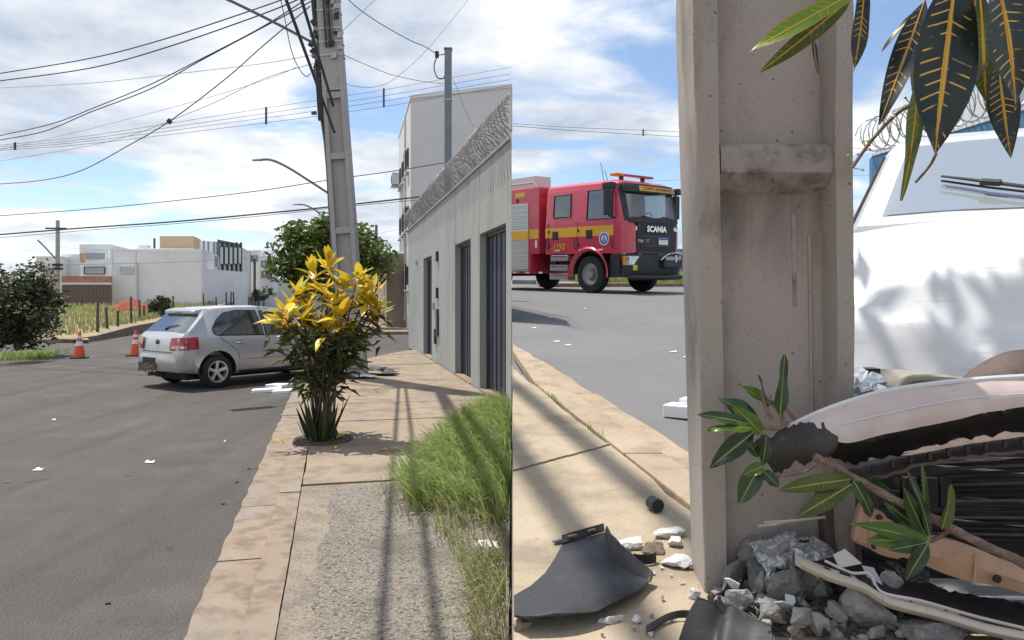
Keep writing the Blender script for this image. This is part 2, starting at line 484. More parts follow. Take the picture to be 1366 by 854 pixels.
bark = mat('bark', (0.13, 0.10, 0.08), 0.95, layers=[('noise', 18, 0.45, 0.65, (0.22, 0.18, 0.15), 0.7)], bumps=[('noise', 40, 0.8, 0.01)])
bark_close = mat('bark_close', (0.20, 0.135, 0.105), 0.95, layers=[('noise', 60, 0.45, 0.65, (0.34, 0.25, 0.20), 0.8), ('noise', 140, 0.55, 0.7, (0.09, 0.06, 0.05), 0.7)], bumps=[('noise', 130, 1.0, 0.006)])
beam_tan = mat('beam_tan', (0.47, 0.27, 0.165), 0.5, layers=[('noise', 7, 0.42, 0.66, (0.56, 0.38, 0.26), 0.8), ('noise', 30, 0.56, 0.74, (0.26, 0.15, 0.10), 0.6)])
primer_pink = mat('primer_pink', (0.62, 0.50, 0.46), 0.45, coat=0.3, layers=[('noise', 5, 0.45, 0.62, (0.70, 0.66, 0.64), 0.8), ('noise', 50, 0.62, 0.74, (0.25, 0.2, 0.18), 0.6)])
cream = mat('cream', (0.62, 0.54, 0.44), 0.42, coat=0.3, layers=[('noise', 7, 0.45, 0.7, (0.52, 0.44, 0.36), 0.7), ('noise', 60, 0.6, 0.75, (0.3, 0.24, 0.2), 0.6)])
under_beige = mat('under_beige', (0.40, 0.36, 0.29), 0.6, layers=[('noise', 9, 0.5, 0.7, (0.26, 0.23, 0.19), 0.7)])
dusty_black = mat('dusty_black', (0.032, 0.029, 0.028), 0.7, layers=[('noise', 7, 0.45, 0.7, (0.085, 0.068, 0.06), 0.8), ('noise', 60, 0.58, 0.72, (0.16, 0.13, 0.115), 0.5)])
shade_black = mat('shade_black', (0.016, 0.014, 0.013), 0.7, layers=[('noise', 12, 0.5, 0.7, (0.045, 0.036, 0.032), 0.7)])  # dusty black darkened; the shade inside the torn front is in the colour
dusty_brown = mat('dusty_brown', (0.10, 0.068, 0.055), 0.8, layers=[('noise', 9, 0.45, 0.7, (0.17, 0.125, 0.105), 0.8), ('noise', 60, 0.58, 0.72, (0.05, 0.04, 0.035), 0.5)])
blue_wall = mat('blue_wall', (0.075, 0.19, 0.33), 0.8, layers=[('noise', 2, 0.45, 0.7, (0.10, 0.23, 0.38), 0.7)])
blue_plate = mat('blue_plate', (0.03, 0.12, 0.45), 0.4)
lime = mat('lime', (0.55, 0.62, 0.05), 0.5)
roof_red = mat('roof_red', (0.35, 0.13, 0.08), 0.9)
seat_dark = mat('seat_dark', (0.09, 0.10, 0.11), 0.8)
car_glass = glass_mat('car_glass', (0.012, 0.014, 0.016), 0.14, 0.0)
rear_glass = glass_mat('rear_glass', (0.03, 0.034, 0.038), 0.22, 0.0)
wind_glass = glass_mat('wind_glass', (0.42, 0.455, 0.455), 0.36, 0.10)
truck_glass = glass_mat('truck_glass', (0.08, 0.10, 0.105), 0.14, 0.72)
truck_side_glass = glass_mat('truck_side_glass', (0.07, 0.09, 0.10), 0.15, 0.6)

grass_m = mat('grass_m', (0.27, 0.37, 0.10), 0.55, coord='World', layers=[('noise', 2.2, 0.42, 0.66, (0.33, 0.41, 0.13), 0.9), ('noise', 30, 0.48, 0.66, (0.50, 0.52, 0.24), 0.7)], trans=0.45)
grass_dry = mat('grass_dry', (0.36, 0.33, 0.17), 0.8, coord='World', layers=[('noise', 5, 0.45, 0.7, (0.30, 0.27, 0.11), 0.8)], trans=0.2)
leaf_dark = mat('leaf_dark', (0.060, 0.085, 0.038), 0.55, coord='World', layers=[('noise', 6, 0.45, 0.7, (0.12, 0.12, 0.07), 0.8)], trans=0.3)
croton_old = mat('croton_old', (0.055, 0.075, 0.018), 0.5, coord='World', layers=[('noise', 9, 0.45, 0.68, (0.16, 0.15, 0.025), 0.8), ('noise', 5, 0.55, 0.7, (0.03, 0.04, 0.015), 0.8)], trans=0.25)
leaf_pink = mat('leaf_pink', (0.24, 0.17, 0.12), 0.7, trans=0.2)
leaf_green = mat('leaf_green', (0.085, 0.125, 0.028), 0.5, coord='World', layers=[('noise', 3, 0.42, 0.66, (0.20, 0.25, 0.05), 0.9)], trans=0.35)
leaf_mid = mat('leaf_mid', (0.06, 0.085, 0.04), 0.6, coord='World', layers=[('noise', 4, 0.45, 0.7, (0.11, 0.14, 0.07), 0.8)], trans=0.25)
croton_y = leaf_mat('croton_y', (0.74, 0.56, 0.045), (0.82, 0.62, 0.07), tip=(0.80, 0.58, 0.04), trans=0.3, rvar=0.18)
croton_o = leaf_mat('croton_o', (0.70, 0.36, 0.035), (0.78, 0.50, 0.05), tip=(0.74, 0.44, 0.03), trans=0.3, rvar=0.15)
croton_g = leaf_mat('croton_g', (0.30, 0.33, 0.03), (0.66, 0.52, 0.05), tip=(0.62, 0.52, 0.05), trans=0.28, rvar=0.2)
croton_d = leaf_mat('croton_d', (0.028, 0.042, 0.016), (0.16, 0.13, 0.04), trans=0.15, rvar=0.3)
snake_m = leaf_mat('snake_m', (0.055, 0.075, 0.035), (0.075, 0.10, 0.045), edge=(0.30, 0.27, 0.09), trans=0.05, rvar=0.25)
hang_dark = leaf_mat('hang_dark', (0.012, 0.022, 0.020), (0.72, 0.42, 0.06), vein=0.95, trans=0.06, rvar=0.25, rough=0.32)
hang_olive = leaf_mat('hang_olive', (0.085, 0.115, 0.022), (0.58, 0.40, 0.07), vein=0.35, spot=(0.30, 0.30, 0.06), trans=0.35, rvar=0.2)
hang_bright = leaf_mat('hang_bright', (0.17, 0.30, 0.02), (0.66, 0.46, 0.05), vein=0.6, edge=(0.55, 0.32, 0.04), trans=0.5, rvar=0.1)
twig_dark = leaf_mat('twig_dark', (0.025, 0.055, 0.018), (0.20, 0.26, 0.06), spot=(0.45, 0.42, 0.08), trans=0.15, rvar=0.3, rough=0.3)
twig_bright = leaf_mat('twig_bright', (0.10, 0.19, 0.02), (0.40, 0.40, 0.07), trans=0.35, rvar=0.2, rough=0.35)

# ------------------------------------------------------------------ mesh helpers


def wm(o):
    m = o.matrix_basis.copy()
    p = o.parent
    while p:
        m = p.matrix_basis @ m
        p = p.parent
    return m


def link(name, me, m=None, parent=None):
    o = bpy.data.objects.new(name, me)
    COL.objects.link(o)
    if parent:
        o.parent = parent
    if m and me is not None and not me.materials:
        me.materials.append(m)
    return o


def tag(o, label=None, cat=None, group=None, kind=None):
    if label:
        o['label'] = label
    if cat:
        o['category'] = cat
    if group:
        o['group'] = group
    if kind:
        o['kind'] = kind
    return o


def thing(name, label, cat, loc=(0, 0, 0), rz=0.0, group=None, mtx=None):
    o = bpy.data.objects.new(name, None)
    COL.objects.link(o)
    o.empty_display_size = 0.2
    if mtx is not None:
        o.matrix_basis = mtx
    else:
        o.location = loc
        o.rotation_euler = (0, 0, rz)
    return tag(o, label, cat, group)


class MB:
    def __init__(self):
        self.v, self.f, self.uv = [], [], {}

    def add(self, pts, faces):
        b = len(self.v)
        self.v += [V(p) for p in pts]
        self.f += [tuple(b + i for i in f) for f in faces]
        return b

    def poly(self, *pts):
        self.add(pts, [tuple(range(len(pts)))])
        return self

    def box(self, x0, x1, y0, y1, z0, z1):
        p = [(x, y, z) for z in (z0, z1) for y in (y0, y1) for x in (x0, x1)]
        self.add(p, [(0, 2, 3, 1), (4, 5, 7, 6), (0, 1, 5, 4), (2, 6, 7, 3), (0, 4, 6, 2), (1, 3, 7, 5)])
        return self

    def obox(self, c, ax, ay, az):
        """box by centre and three half-axis vectors"""
        c, ax, ay, az = V(c), V(ax), V(ay), V(az)
        p = [c + ax * i + ay * j + az * k for k in (-1, 1) for j in (-1, 1) for i in (-1, 1)]
        self.add(p, [(0, 2, 3, 1), (4, 5, 7, 6), (0, 1, 5, 4), (2, 6, 7, 3), (0, 4, 6, 2), (1, 3, 7, 5)])
        return self

    def prism(self, poly, d):
        """polygon of 3D points extruded by vector d"""
        n = len(poly)
        d = V(d)
        a = [V(p) for p in poly]
        self.add(a + [p + d for p in a], [tuple(range(n - 1, -1, -1)), tuple(range(n, 2 * n))] + [(i, (i + 1) % n, n + (i + 1) % n, n + i) for i in range(n)])
        return self

    def slab(self, poly, zf, th):
        """ground polygon (x, y) with top at zf(x, y)"""
        n = len(poly)
        top = [V((p[0], p[1], zf(p[0], p[1]))) for p in poly]
        bot = [p - V((0, 0, th)) for p in top]
        self.add(bot + top, [tuple(range(n - 1, -1, -1)), tuple(range(n, 2 * n))] + [(i, (i + 1) % n, n + (i + 1) % n, n + i) for i in range(n)])
        return self

    def tube(self, pts, r, n=8, caps=True, flat=1.0):
        pts = [V(p) for p in pts]
        m = len(pts)
        rs = r if isinstance(r, (list, tuple)) else [r] * m
        up = V((0, 0, 1))
        rings = []
        prev = None
        for i, p in enumerate(pts):
            t = (pts[min(i + 1, m - 1)] - pts[max(i - 1, 0)])
            if t.length < 1e-9:
                t = V((0, 0, 1))
            t.normalize()
            if prev is None:
                a = up if abs(t.dot(up)) < 0.95 else V((1, 0, 0))
                s = t.cross(a).normalized()
            else:
                s = (prev - t * prev.dot(t))
                s = s.normalized() if s.length > 1e-6 else t.orthogonal().normalized()
            prev = s
            q = t.cross(s)
            rings.append([p + (s * math.cos(k * 2 * math.pi / n) + q * math.sin(k * 2 * math.pi / n) * flat) * rs[i] for k in range(n)])
        self.loft(rings, caps)
        return self

    def loft(self, rings, caps=True, closed=True):
        n = len(rings[0])
        b = len(self.v)
        for r in rings:
            self.v += [V(p) for p in r]
        m = n if closed else n - 1
        for i in range(len(rings) - 1):
            for k in range(m):
                k2 = (k + 1) % n
                self.f.append((b + i * n + k, b + i * n + k2, b + (i + 1) * n + k2, b + (i + 1) * n + k))
        if caps and closed:
            self.f.append(tuple(b + k for k in range(n - 1, -1, -1)))
            e = b + (len(rings) - 1) * n
            self.f.append(tuple(e + k for k in range(n)))
        return self

    def lathe(self, prof, n=20, mtx=None):
        """profile of (r, z) about local z"""
        mtx = mtx or Matrix()
        rings = [[mtx @ V((r * math.cos(2 * math.pi * k / n), r * math.sin(2 * math.pi * k / n), z)) for k in range(n)] for r, z in prof]
        return self.loft(rings, True)

    def grid(self, fn, nu, nv):
        b = len(self.v)
        for i in range(nu + 1):
            for j in range(nv + 1):
                self.v.append(V(fn(i / nu, j / nv)))
        for i in range(nu):
            for j in range(nv):
                a = b + i * (nv + 1) + j
                self.f.append((a, a + nv + 1, a + nv + 2, a + 1))
        return self

    def build(self, name, m=None, parent=None, smooth=False, world=False, bevel=0.0, solid=0.0, sharp=35, fixn=True):
        vs = self.v
        if world and parent:
            inv = wm(parent).inverted()
            vs = [inv @ v for v in vs]
        me = bpy.data.meshes.new(name)
        me.from_pydata([tuple(v) for v in vs], [], self.f)
        me.update()
        if fixn or bevel or solid:
            bm = bmesh.new()
            bm.from_mesh(me)
            if fixn:
                bmesh.ops.recalc_face_normals(bm, faces=bm.faces)
            if solid:
                bm.normal_update()
                t = abs(solid) / 2
                old = list(bm.faces)
                nv = {v: bm.verts.new(v.co - v.normal * t) for v in list(bm.verts)}
                bnd = [e for e in bm.edges if len(e.link_faces) == 1]
                bnd = [(l.vert, l.link_loop_next.vert) for e in bnd for l in e.link_loops]
                mv = {v: v.co + v.normal * t for v in nv}
                for f in old:
                    bm.faces.new([nv[v] for v in reversed(f.verts)])
                for a, b in bnd:
                    bm.faces.new([b, a, nv[a], nv[b]])
                for v, c in mv.items():
                    v.co = c
            if bevel:
                es = [e for e in bm.edges if len(e.link_faces) == 2 and e.calc_face_angle(0) > R(30)]
                bmesh.ops.bevel(bm, geom=es, offset=bevel, segments=2, affect='EDGES', profile=0.6, clamp_overlap=True)
            bm.to_mesh(me)
            bm.free()
        if smooth:
            for p in me.polygons:
                p.use_smooth = True
            try:
                me.set_sharp_from_angle(angle=R(sharp))
            except Exception:
                pass
        return link(name, me, m, parent)


def copy_part(o, parent, mtx=None):
    c = o.copy()
    COL.objects.link(c)
    c.parent = parent
    if mtx is not None:
        c.matrix_basis = mtx
    return c


def lerp_tab(tab, x):
    if x <= tab[0][0]:
        return tab[0][1]
    for (a, va), (b, vb) in zip(tab, tab[1:]):
        if x <= b:
            return va + (vb - va) * (x - a) / (b - a)
    return tab[-1][1]


def smooth_pts(pts, k=6):
    """Catmull-Rom through 3D points"""
    P = [V(p) for p in pts]
    out = []
    for i in range(len(P) - 1):
        p0, p1, p2, p3 = P[max(i - 1, 0)], P[i], P[i + 1], P[min(i + 2, len(P) - 1)]
        for j in range(k):
            t = j / k
            out.append(0.5 * ((2 * p1) + (p2 - p0) * t + (2 * p0 - 5 * p1 + 4 * p2 - p3) * t * t + (3 * p1 - p0 - 3 * p2 + p3) * t ** 3))
    out.append(P[-1])
    return out


def P(px, py, d):
    """the point at depth d that the camera sees at this pixel of the photograph"""
    return V(((px - 683) / 1000 * d, d, 1.6 - (py - 398) / 1000 * d))


def frame(x, z, o):
    """matrix with local X along x and local Z near z, at o"""
    x = V(x).normalized()
    z = V(z)
    y = z.cross(x)
    y = y.normalized() if y.length > 1e-6 else x.orthogonal().normalized()
    z = x.cross(y)
    return Matrix(((x.x, y.x, z.x, o[0]), (x.y, y.y, z.y, o[1]), (x.z, y.z, z.z, o[2]), (0, 0, 0, 1)))


def leaf_mesh(name, L, Wd, m, droop=0.25, fold=0.25, n=6, wave=0.0, shape=0.9, seed=0, cols=2):
    """blade along +X with UVs; one mesh data shared by alike leaves"""
    me = bpy.data.meshes.new(name)
    vs, fs, uvs = [], [], []
    rr = random.Random(seed)
    ph = rr.random() * 6
    for i in range(n + 1):
        u = i / n
        w = Wd * 0.5 * (math.sin(math.pi * min(max(u, 0.0), 1) ** shape) ** 0.8) if 0 < i < n else Wd * 0.015
        zc = -droop * L * u * u
        for j in range(-cols, cols + 1):
            q = j / cols
            vs.append((L * u * (1 - 0.12 * droop * u), q * w, zc + fold * abs(q) * w + wave * Wd * math.sin(u * 9 + ph) * q))
    k = 2 * cols + 1
    for i in range(n):
        for j in range(2 * cols):
            a = i * k + j
            fs.append((a, a + k, a + k + 1, a + 1))
            uvs += [(i / n, j / (2 * cols)), ((i + 1) / n, j / (2 * cols)), ((i + 1) / n, (j + 1) / (2 * cols)), (i / n, (j + 1) / (2 * cols))]
    me.from_pydata(vs, [], fs)
    ul = me.uv_layers.new(name='UVMap')
    for i, q in enumerate(uvs):
        ul.data[i].uv = q
    for p in me.polygons:
        p.use_smooth = True
    me.materials.append(m)
    return me


def text_mesh(body, size, m, extrude=0.002, name='lettering', parent=None, mtx=None, space=1.0, sx=1.0, bold=0.0):
    cu = bpy.data.curves.new(name, 'FONT')
    cu.body = body
    cu.size = size
    cu.extrude = extrude
    cu.align_x = 'CENTER'
    cu.align_y = 'CENTER'
    cu.space_character = space
    cu.offset = bold
    cu.resolution_u = 3
    t = bpy.data.objects.new('tmp', cu)
    COL.objects.link(t)
    dg = bpy.context.evaluated_depsgraph_get()
    me = bpy.data.meshes.new_from_object(t.evaluated_get(dg))
    bpy.data.objects.remove(t)
    bpy.data.curves.remove(cu)
    me.name = name
    if sx != 1.0:
        for v in me.vertices:
            v.co.x *= sx
    me.materials.clear()
    me.materials.append(m)
    o = link(name, me, None, parent)
    if mtx is not None:
        o.matrix_basis = mtx
    return o


def struct(name, mb, m, parent=None, **kw):
    o = mb.build(name, m, parent, **kw)
    if not parent:
        o['kind'] = 'structure'
    return o


def foliage(mb_list, rr, centre, rad, n, size, clumps=14, shell=0.55, flat=1.0, weights=None):
    """leaf-sized faces spread in clumps through an ellipsoid; mb_list: one builder per leaf material"""
    c = V(centre)
    cl = []
    for i in range(clumps):
        d = V((rr.gauss(0, 1), rr.gauss(0, 1), rr.gauss(0, 1))).normalized()
        q = rr.uniform(shell, 1.0) ** 0.7
        cl.append((V((d.x * rad[0], d.y * rad[1], d.z * rad[2])) * q, rr.uniform(0.22, 0.42)))
    for i in range(n):
        o, cr = cl[rr.randrange(clumps)]
        d = V((rr.gauss(0, 1), rr.gauss(0, 1), rr.gauss(0, 1)))
        d = d.normalized() * (rr.random() ** 0.5) * cr
        p = c + o + V((d.x * rad[0], d.y * rad[1], d.z * rad[2])) * 1.25
        a = V((rr.gauss(0, 1), rr.gauss(0, 1), rr.gauss(0, 0.6))).normalized()
        b = a.cross(V((rr.gauss(0, 1), rr.gauss(0, 1), rr.gauss(0, 1)))).normalized()
        s = size * rr.uniform(0.6, 1.35)
        mb = rr.choices(mb_list, weights)[0] if weights else mb_list[0]
        mb.add([p - a * s, p + b * s * 0.42, p + a * s, p - b * s * 0.42], [(0, 1, 2, 3)])

# ------------------------------------------------------------------ the ground of both places
U2, V2, O2 = V((-0.2315, 0.9728, 0)), V((0.9728, 0.2315, 0)), V((-0.70, 0, 0))
PZ = 0.12          # pavement height above the street


def LS(s, t, z=0.0):
    q = O2 + U2 * s + V2 * t
    return V((q.x, q.y, z))


def st(x, y):
    d = V((x, y, 0)) - O2
    return d.dot(U2), d.dot(V2)


def RZ(y, *a):
    """upper terrace: the ground the fire engine and the wreck stand on, rising gently"""
    return 0.937 + 0.042 * y


def G(px, py, h=0.0):
    d = (0.663 - h) * 1000 / (py - 356)
    return V(((px - 683) / 1000 * d, d, RZ(d) + h))


def t_edge(s):
    return 0.0 if s < 12.5 else (s - 12.5) ** 2 / 32.0


base = MB()
base.grid(lambda a, b: (-500 + 1000 * a, -30 + 900 * b, -0.06), 4, 4)
struct('ground', base, dirt)

road = MB()
road.poly((-75, -4, 0), (-0.02, -4, 0), (-0.02, 9.9, 0), LS(40, 6.0), LS(110, 6.0), LS(110, -30), LS(34, -70), LS(16, -70))
struct('street', road, asphalt)

# pavement beside the street: rough slab in front, then jointed tan slabs
pave = MB()
pave.poly(LS(-3, 0.40, PZ - 0.035), (-0.012, -3.0, PZ - 0.035), (-0.012, 9.8, PZ - 0.035), LS(21.3, 2.98, PZ - 0.035), LS(14, 0.6, PZ - 0.035))
pavement = struct('pavement', pave, conc_tan)
cuts = [-3.2, 6.02, 7.55, 9.1, 10.6, 12.2, 13.7, 15.3, 16.8, 18.4, 19.9, 21.4]
for i, (a, b) in enumerate(zip(cuts, cuts[1:])):
    rr = random.Random(100 + i)
    poly = []
    n = 14 if i == 0 else 6
    for k in range(n + 1):
        s = a + 0.012 + (b - a - 0.024) * k / n
        q = LS(s, t_edge(s) + 0.435 + (rr.uniform(0.0, 0.005) if i == 0 else rr.uniform(0, 0.012)))
        poly.append((q.x, q.y))
    for k in range(n, -1, -1):
        s = a + 0.012 + (b - a - 0.024) * k / n
        t = 2.96
        q = LS(s, t)
        if q.x > -0.014:
            t = ((-0.014 - O2.x) - s * U2.x) / V2.x
            q = LS(s, t)
        if t > t_edge(s) + 0.44:
            poly.append((q.x, q.y))
    zt = PZ - (0.012 if i == 0 else rr.uniform(0.0, 0.008))
    MB().slab(poly, lambda x, y, z=zt: z, 0.1).build('paving_slab', conc_worn if i == 0 else conc_tan, pavement, fixn=True)
    if i == 0:
        # worn screed with exposed grit and a ragged outline on top of the first slab
        left, right = [], []
        for k in range(91):
            s = -3.0 + 8.85 * k / 90
            t = 0.60 + 0.13 * noise.noise(V((s * 0.9, 0, 5))) + 0.06 * noise.noise(V((s * 4, 0, 2))) + 0.03 * noise.noise(V((s * 14, 0, 2)))
            if k > 84:
                t += (k - 84) * 0.02
            q = LS(s, t)
            left.append((q.x, q.y))
            tr = ((-0.016 - O2.x) - s * U2.x) / V2.x
            q = LS(s, min(tr, 2.9))
            right.append((q.x, q.y))
        a_, b_ = left[-1], right[-1]
        end = []
        for k in range(1, 40):
            f = k / 40
            e_ = 0.10 * noise.noise(V((f * 5, 3, 1))) + 0.05 * noise.noise(V((f * 17, 3, 1)))
            end.append((a_[0] + (b_[0] - a_[0]) * f + U2.x * e_, a_[1] + (b_[1] - a_[1]) * f + U2.y * e_))
        MB().slab(left + end + right[::-1], lambda x, y, z=zt: z + 0.006 + 0.003 * noise.noise(V((x * 6, y * 6, 0))), 0.012).build('worn_screed', conc_rough, pavement)
# kerb stones and gutter slabs, piece by piece
kerb = MB()
kerb.poly(LS(-3, 0.02, 0.008), LS(-3, 0.42, 0.008), LS(12, 0.42, 0.008), LS(12, 0.02, 0.008))
kerb_o = struct('kerb', kerb, kerb_tan)
s = -3.0
i = 0
while s < 21.0:
    rr = random.Random(300 + i)
    i += 1
    ln = rr.uniform(0.95, 2.3)
    e = s + ln - 0.006
    for t0, t1, z, nm in ((0.0, 0.275, 0.022, 'gutter_slab'), (0.278, 0.4335, PZ - 0.006, 'kerb_stone')):
        pl = []
        for k in range(9):
            q = s + (e - s) * k / 8
            p_ = LS(q, t_edge(q) + t0 + (rr.uniform(-0.014, 0.014) if nm == 'gutter_slab' else 0))
            pl.append((p_.x, p_.y))
        for k in range(8, -1, -1):
            q = s + (e - s) * k / 8
            p_ = LS(q, t_edge(q) + t1 - (rr.uniform(0, 0.004) if nm == 'kerb_stone' else 0))
            pl.append((p_.x, p_.y))
        zz = z + rr.uniform(-0.004, 0.004)
        MB().slab(pl, lambda x, y, zz=zz: zz, 0.06 if nm == 'gutter_slab' else 0.14).build(nm, kerb_tan, kerb_o, bevel=0.0)
    s += ln

# corner plot on the other side of the street (tan pavement, kerb)
A = [LS(-3, -6.6), LS(15.8, -6.6), LS(17.6, -6.85), LS(18.8, -7.8), LS(19.4, -9.5), LS(19.4, -40), LS(-3, -40)]
corner = MB().slab([(p.x, p.y) for p in A], lambda x, y: PZ, 0.14)
corner_o = struct('corner_pavement', corner, dirt)
ck = MB()
for j in range(5):
    a, b = A[j], A[j + 1]
    dr = (b - a).normalized() * 0.004
    nr = V((-(b - a).y, (b - a).x, 0)).normalized()
    ck = MB().slab([(p.x, p.y) for p in (a + dr - nr * 0.06, b - dr - nr * 0.06, b - dr + nr * 0.2, a + dr + nr * 0.2)], lambda x, y: PZ + 0.012, 0.16)
    ck.build('kerb_stone', kerb_tan, corner_o)

# vacant lot beyond the cross street, rising to the houses


def lot_z(x, y):
    return 0.12 + max(0.0, y - 26.5) * 0.031 + 0.09 * noise.noise(V((x * 0.25, y * 0.25, 0))) * min(1, max(0, (y - 28) / 5))


LOT = [(-15.0, 26.6), (-15.9, 28.0), (-17.0, 33), (-17.9, 38), (-20.2, 48), (-22.6, 58), (-25.0, 68), (-27.5, 78), (-30, 90)]


def lot_edge(y):
    return lerp_tab([(b, a) for a, b in LOT], y)


lot = MB()
lot.grid(lambda a, b: (lambda y: (lambda x: (x, y, lot_z(x, y)))(lot_edge(y) - 75 * b * b - 0.5 * b))(26.6 + 64 * a), 50, 40)
struct('vacant_lot', lot, dirt)
# verge of beaten earth and kerb round the lot
lk = MB()
kp = [(-60, 26.2), (-40, 26.3), (-24, 26.4), (-17.5, 26.35), (-15.6, 26.7)] + [(x + 0.35, y) for x, y in LOT[1:]]
lotkerb = struct('lot_kerb', MB().poly(*[(x, y, 0.005) for x, y in [(-60, 26.1), (-15.4, 26.25), (-15.4, 26.45), (-60, 26.3)]]), kerb_tan)
for a, b in zip(kp, kp[1:]):
    a, b = V((a[0], a[1], 0)), V((b[0], b[1], 0))
    d = (b - a)
    nr = V((-d.y, d.x, 0)).normalized() * 0.22
    d = d.normalized() * 0.01
    q = [a + d, b - d, b - d + nr, a + d + nr]
    MB().slab([(p.x, p.y) for p in q], lambda x, y: max(0.14, lot_z(x, y) + 0.03), 1.2).build('kerb_stone', kerb_tan, lotkerb)

# pavement on the far right corner
fr = [LS(33.5, 0.3), LS(33.0, 1.6), LS(33.0, 8.0), LS(95, 8.0), LS(95, 0.0), LS(36, -0.2)]
struct('far_pavement', MB().slab([(p.x, p.y) for p in fr], lambda x, y: PZ + 0.02, 0.14), conc_tan)

# ------------------------------------------------------------------ upper terrace
TP = [(0.0, -3.0), (0.0, 10.75), (-0.62, 13.4), (-1.32, 16.4), (-2.5, 21.5), (-2.6, 27.6), (0.0, 28.5), (0.0, 140.0), (120.0, 140.0), (120.0, -3.0)]
terr = MB()
n = len(TP)
tt = [V((x, y, RZ(y) - 0.075)) for x, y in TP]
tb = [V((x, y, -0.3)) for x, y in TP]
terr.add(tt + tb, [tuple(range(n)), tuple(range(2 * n - 1, n - 1, -1))] + [(i, n + i, n + (i + 1) % n, (i + 1) % n) for i in range(n)])
struct('terrace', terr, asphalt_pale)


def xi(d):
    return 0.168 * (5.06 - d)


def xo(d):
    return 0.168 * (7.05 - d)


# terrace pavement: slabs, parted by joints, up to the kerb
tpav = MB().slab([(0.003, -2.9), (xi(-2.9) - 0.02, -2.9), (0.003, 5.0)], lambda x, y: RZ(y) - 0.03, 0.03)
tpav_o = struct('terrace_pavement', tpav, conc_right)


def jag(a, b, n, amp, rr):
    out = []
    for k in range(n + 1):
        t = k / n
        j = rr.uniform(-amp, amp) if 0 < k < n else 0
        out.append((a[0] + (b[0] - a[0]) * t + j * 0.5, a[1] + (b[1] - a[1]) * t + j))
    return out


rr = random.Random(41)
j1a, j1b = (0.004, 2.44), (xi(2.80) - 0.012, 2.80)
j2a, j2b = (0.004, 1.98), (xi(2.36) - 0.012, 2.36)
J1 = jag(j1a, j1b, 26, 0.008, rr)
J2 = jag(j2a, j2b, 26, 0.005, rr)


def off(ln, dy):
    return [(x, y + dy) for x, y in ln]


def kerb_side(y0, y1, n):
    return [(xi(y0 + (y1 - y0) * k / n) - 0.014 - rr.uniform(0, 0.018), y0 + (y1 - y0) * k / n) for k in range(n + 1)]


zs = lambda h: (lambda x, y: RZ(y) + h)
far_poly = off(J1, 0.011) + kerb_side(2.83, 5.0, 16) + [(0.004, 4.98)]
MB().slab(far_poly, zs(0.0), 0.06).build('paving_slab', conc_right, tpav_o)
mid_poly = off(J2, 0.005) + [(j1b[0], j1b[1])] + off(J1, -0.002)[::-1]
MB().slab(mid_poly, zs(-0.004), 0.06).build('paving_slab', conc_right, tpav_o)
near_poly = [(0.004, -2.9), (xi(-2.9) - 0.02, -2.9)] + kerb_side(-2.0, 2.2, 20) + off(J2, -0.002)[::-1]
MB().slab(near_poly, zs(-0.002), 0.06).build('paving_slab', conc_right, tpav_o)
# kerb and gutter of the terrace street
tk = struct('terrace_kerb', MB().poly(*[(xi(d) + q, d, RZ(d) - 0.06) for d, q in ((-2.9, 0.0), (-2.9, 0.33), (5.0, 0.33), (5.0, 0.0))]), kerb_tan)
y = -2.9
i = 0
while y < 6.9:
    ln = rr.uniform(1.0, 1.8)
    e = y + ln - 0.008
    a_, b_ = [], []
    for (q0, q1, z, nm) in ((0.004, 0.145, -0.004, 'kerb_stone'), (0.150, 0.335, -0.058, 'gutter_slab')):
        pl = [(xi(y) + q0, y)] + [(xi(y + (e - y) * k / 6) + q1 + (rr.uniform(-0.012, 0.022) if nm == 'gutter_slab' else 0), y + (e - y) * k / 6) for k in range(7)] + [(xi(e) + q0, e)]
        pl = [(max(0.004, x), yy) for x, yy in pl]
        if max(x for x, yy in pl) < 0.03:
            continue
        MB().slab(pl, zs(z), 0.05).build(nm, kerb_pale, tk, bevel=0.006)
    y += ln
    i += 1
# grass verge and kerb across the terrace street, behind the fire engine
vk = MB().slab([(1.0, 27.2), (30, 29.6), (30, 34), (1.0, 34)], zs(0.06), 0.2)
struct('verge', vk, kerb_tan)

# ------------------------------------------------------------------ grey garden wall with doors
def wall_pt(d, back=0.0, z=0.0):
    """point on the wall's street face at depth d; back = distance behind that face"""
    q = V((2.37 - 0.238 * d, d, z)) + V2 * back
    return V((q.x, q.y, z))


def cut0(back):
    """depth where a line 'back' behind the face meets the wall's end"""
    return (2.37 + back / 0.9728) / 0.238 if False else None


WT = 3.72
wall = thing('garden_wall', 'long grey rendered wall with dark metal doors beside the pavement', 'wall', wall_pt(12, 0, PZ))


def wseg(d0, d1, b0, b1, z0, z1, name, m, end0=False, parent=wall, bevel=0.0):
    """a length of the wall between two depths; the first one is mitred at the wall's end"""
    def lim(d, b):
        p = wall_pt(d, b)
        while p.x > -0.006:
            d += 0.005
            p = wall_pt(d, b)
        return p
    q = [lim(d0, b0), lim(d1, b0), lim(d1, b1), lim(d0, b1)]
    if (q[2] - q[3]).length < 0.01:
        q = q[:3]
    mb = MB()
    mb.prism([V((p.x, p.y, z0)) for p in q], (0, 0, z1 - z0))
    return mb.build(name, m, parent, world=True, bevel=bevel)


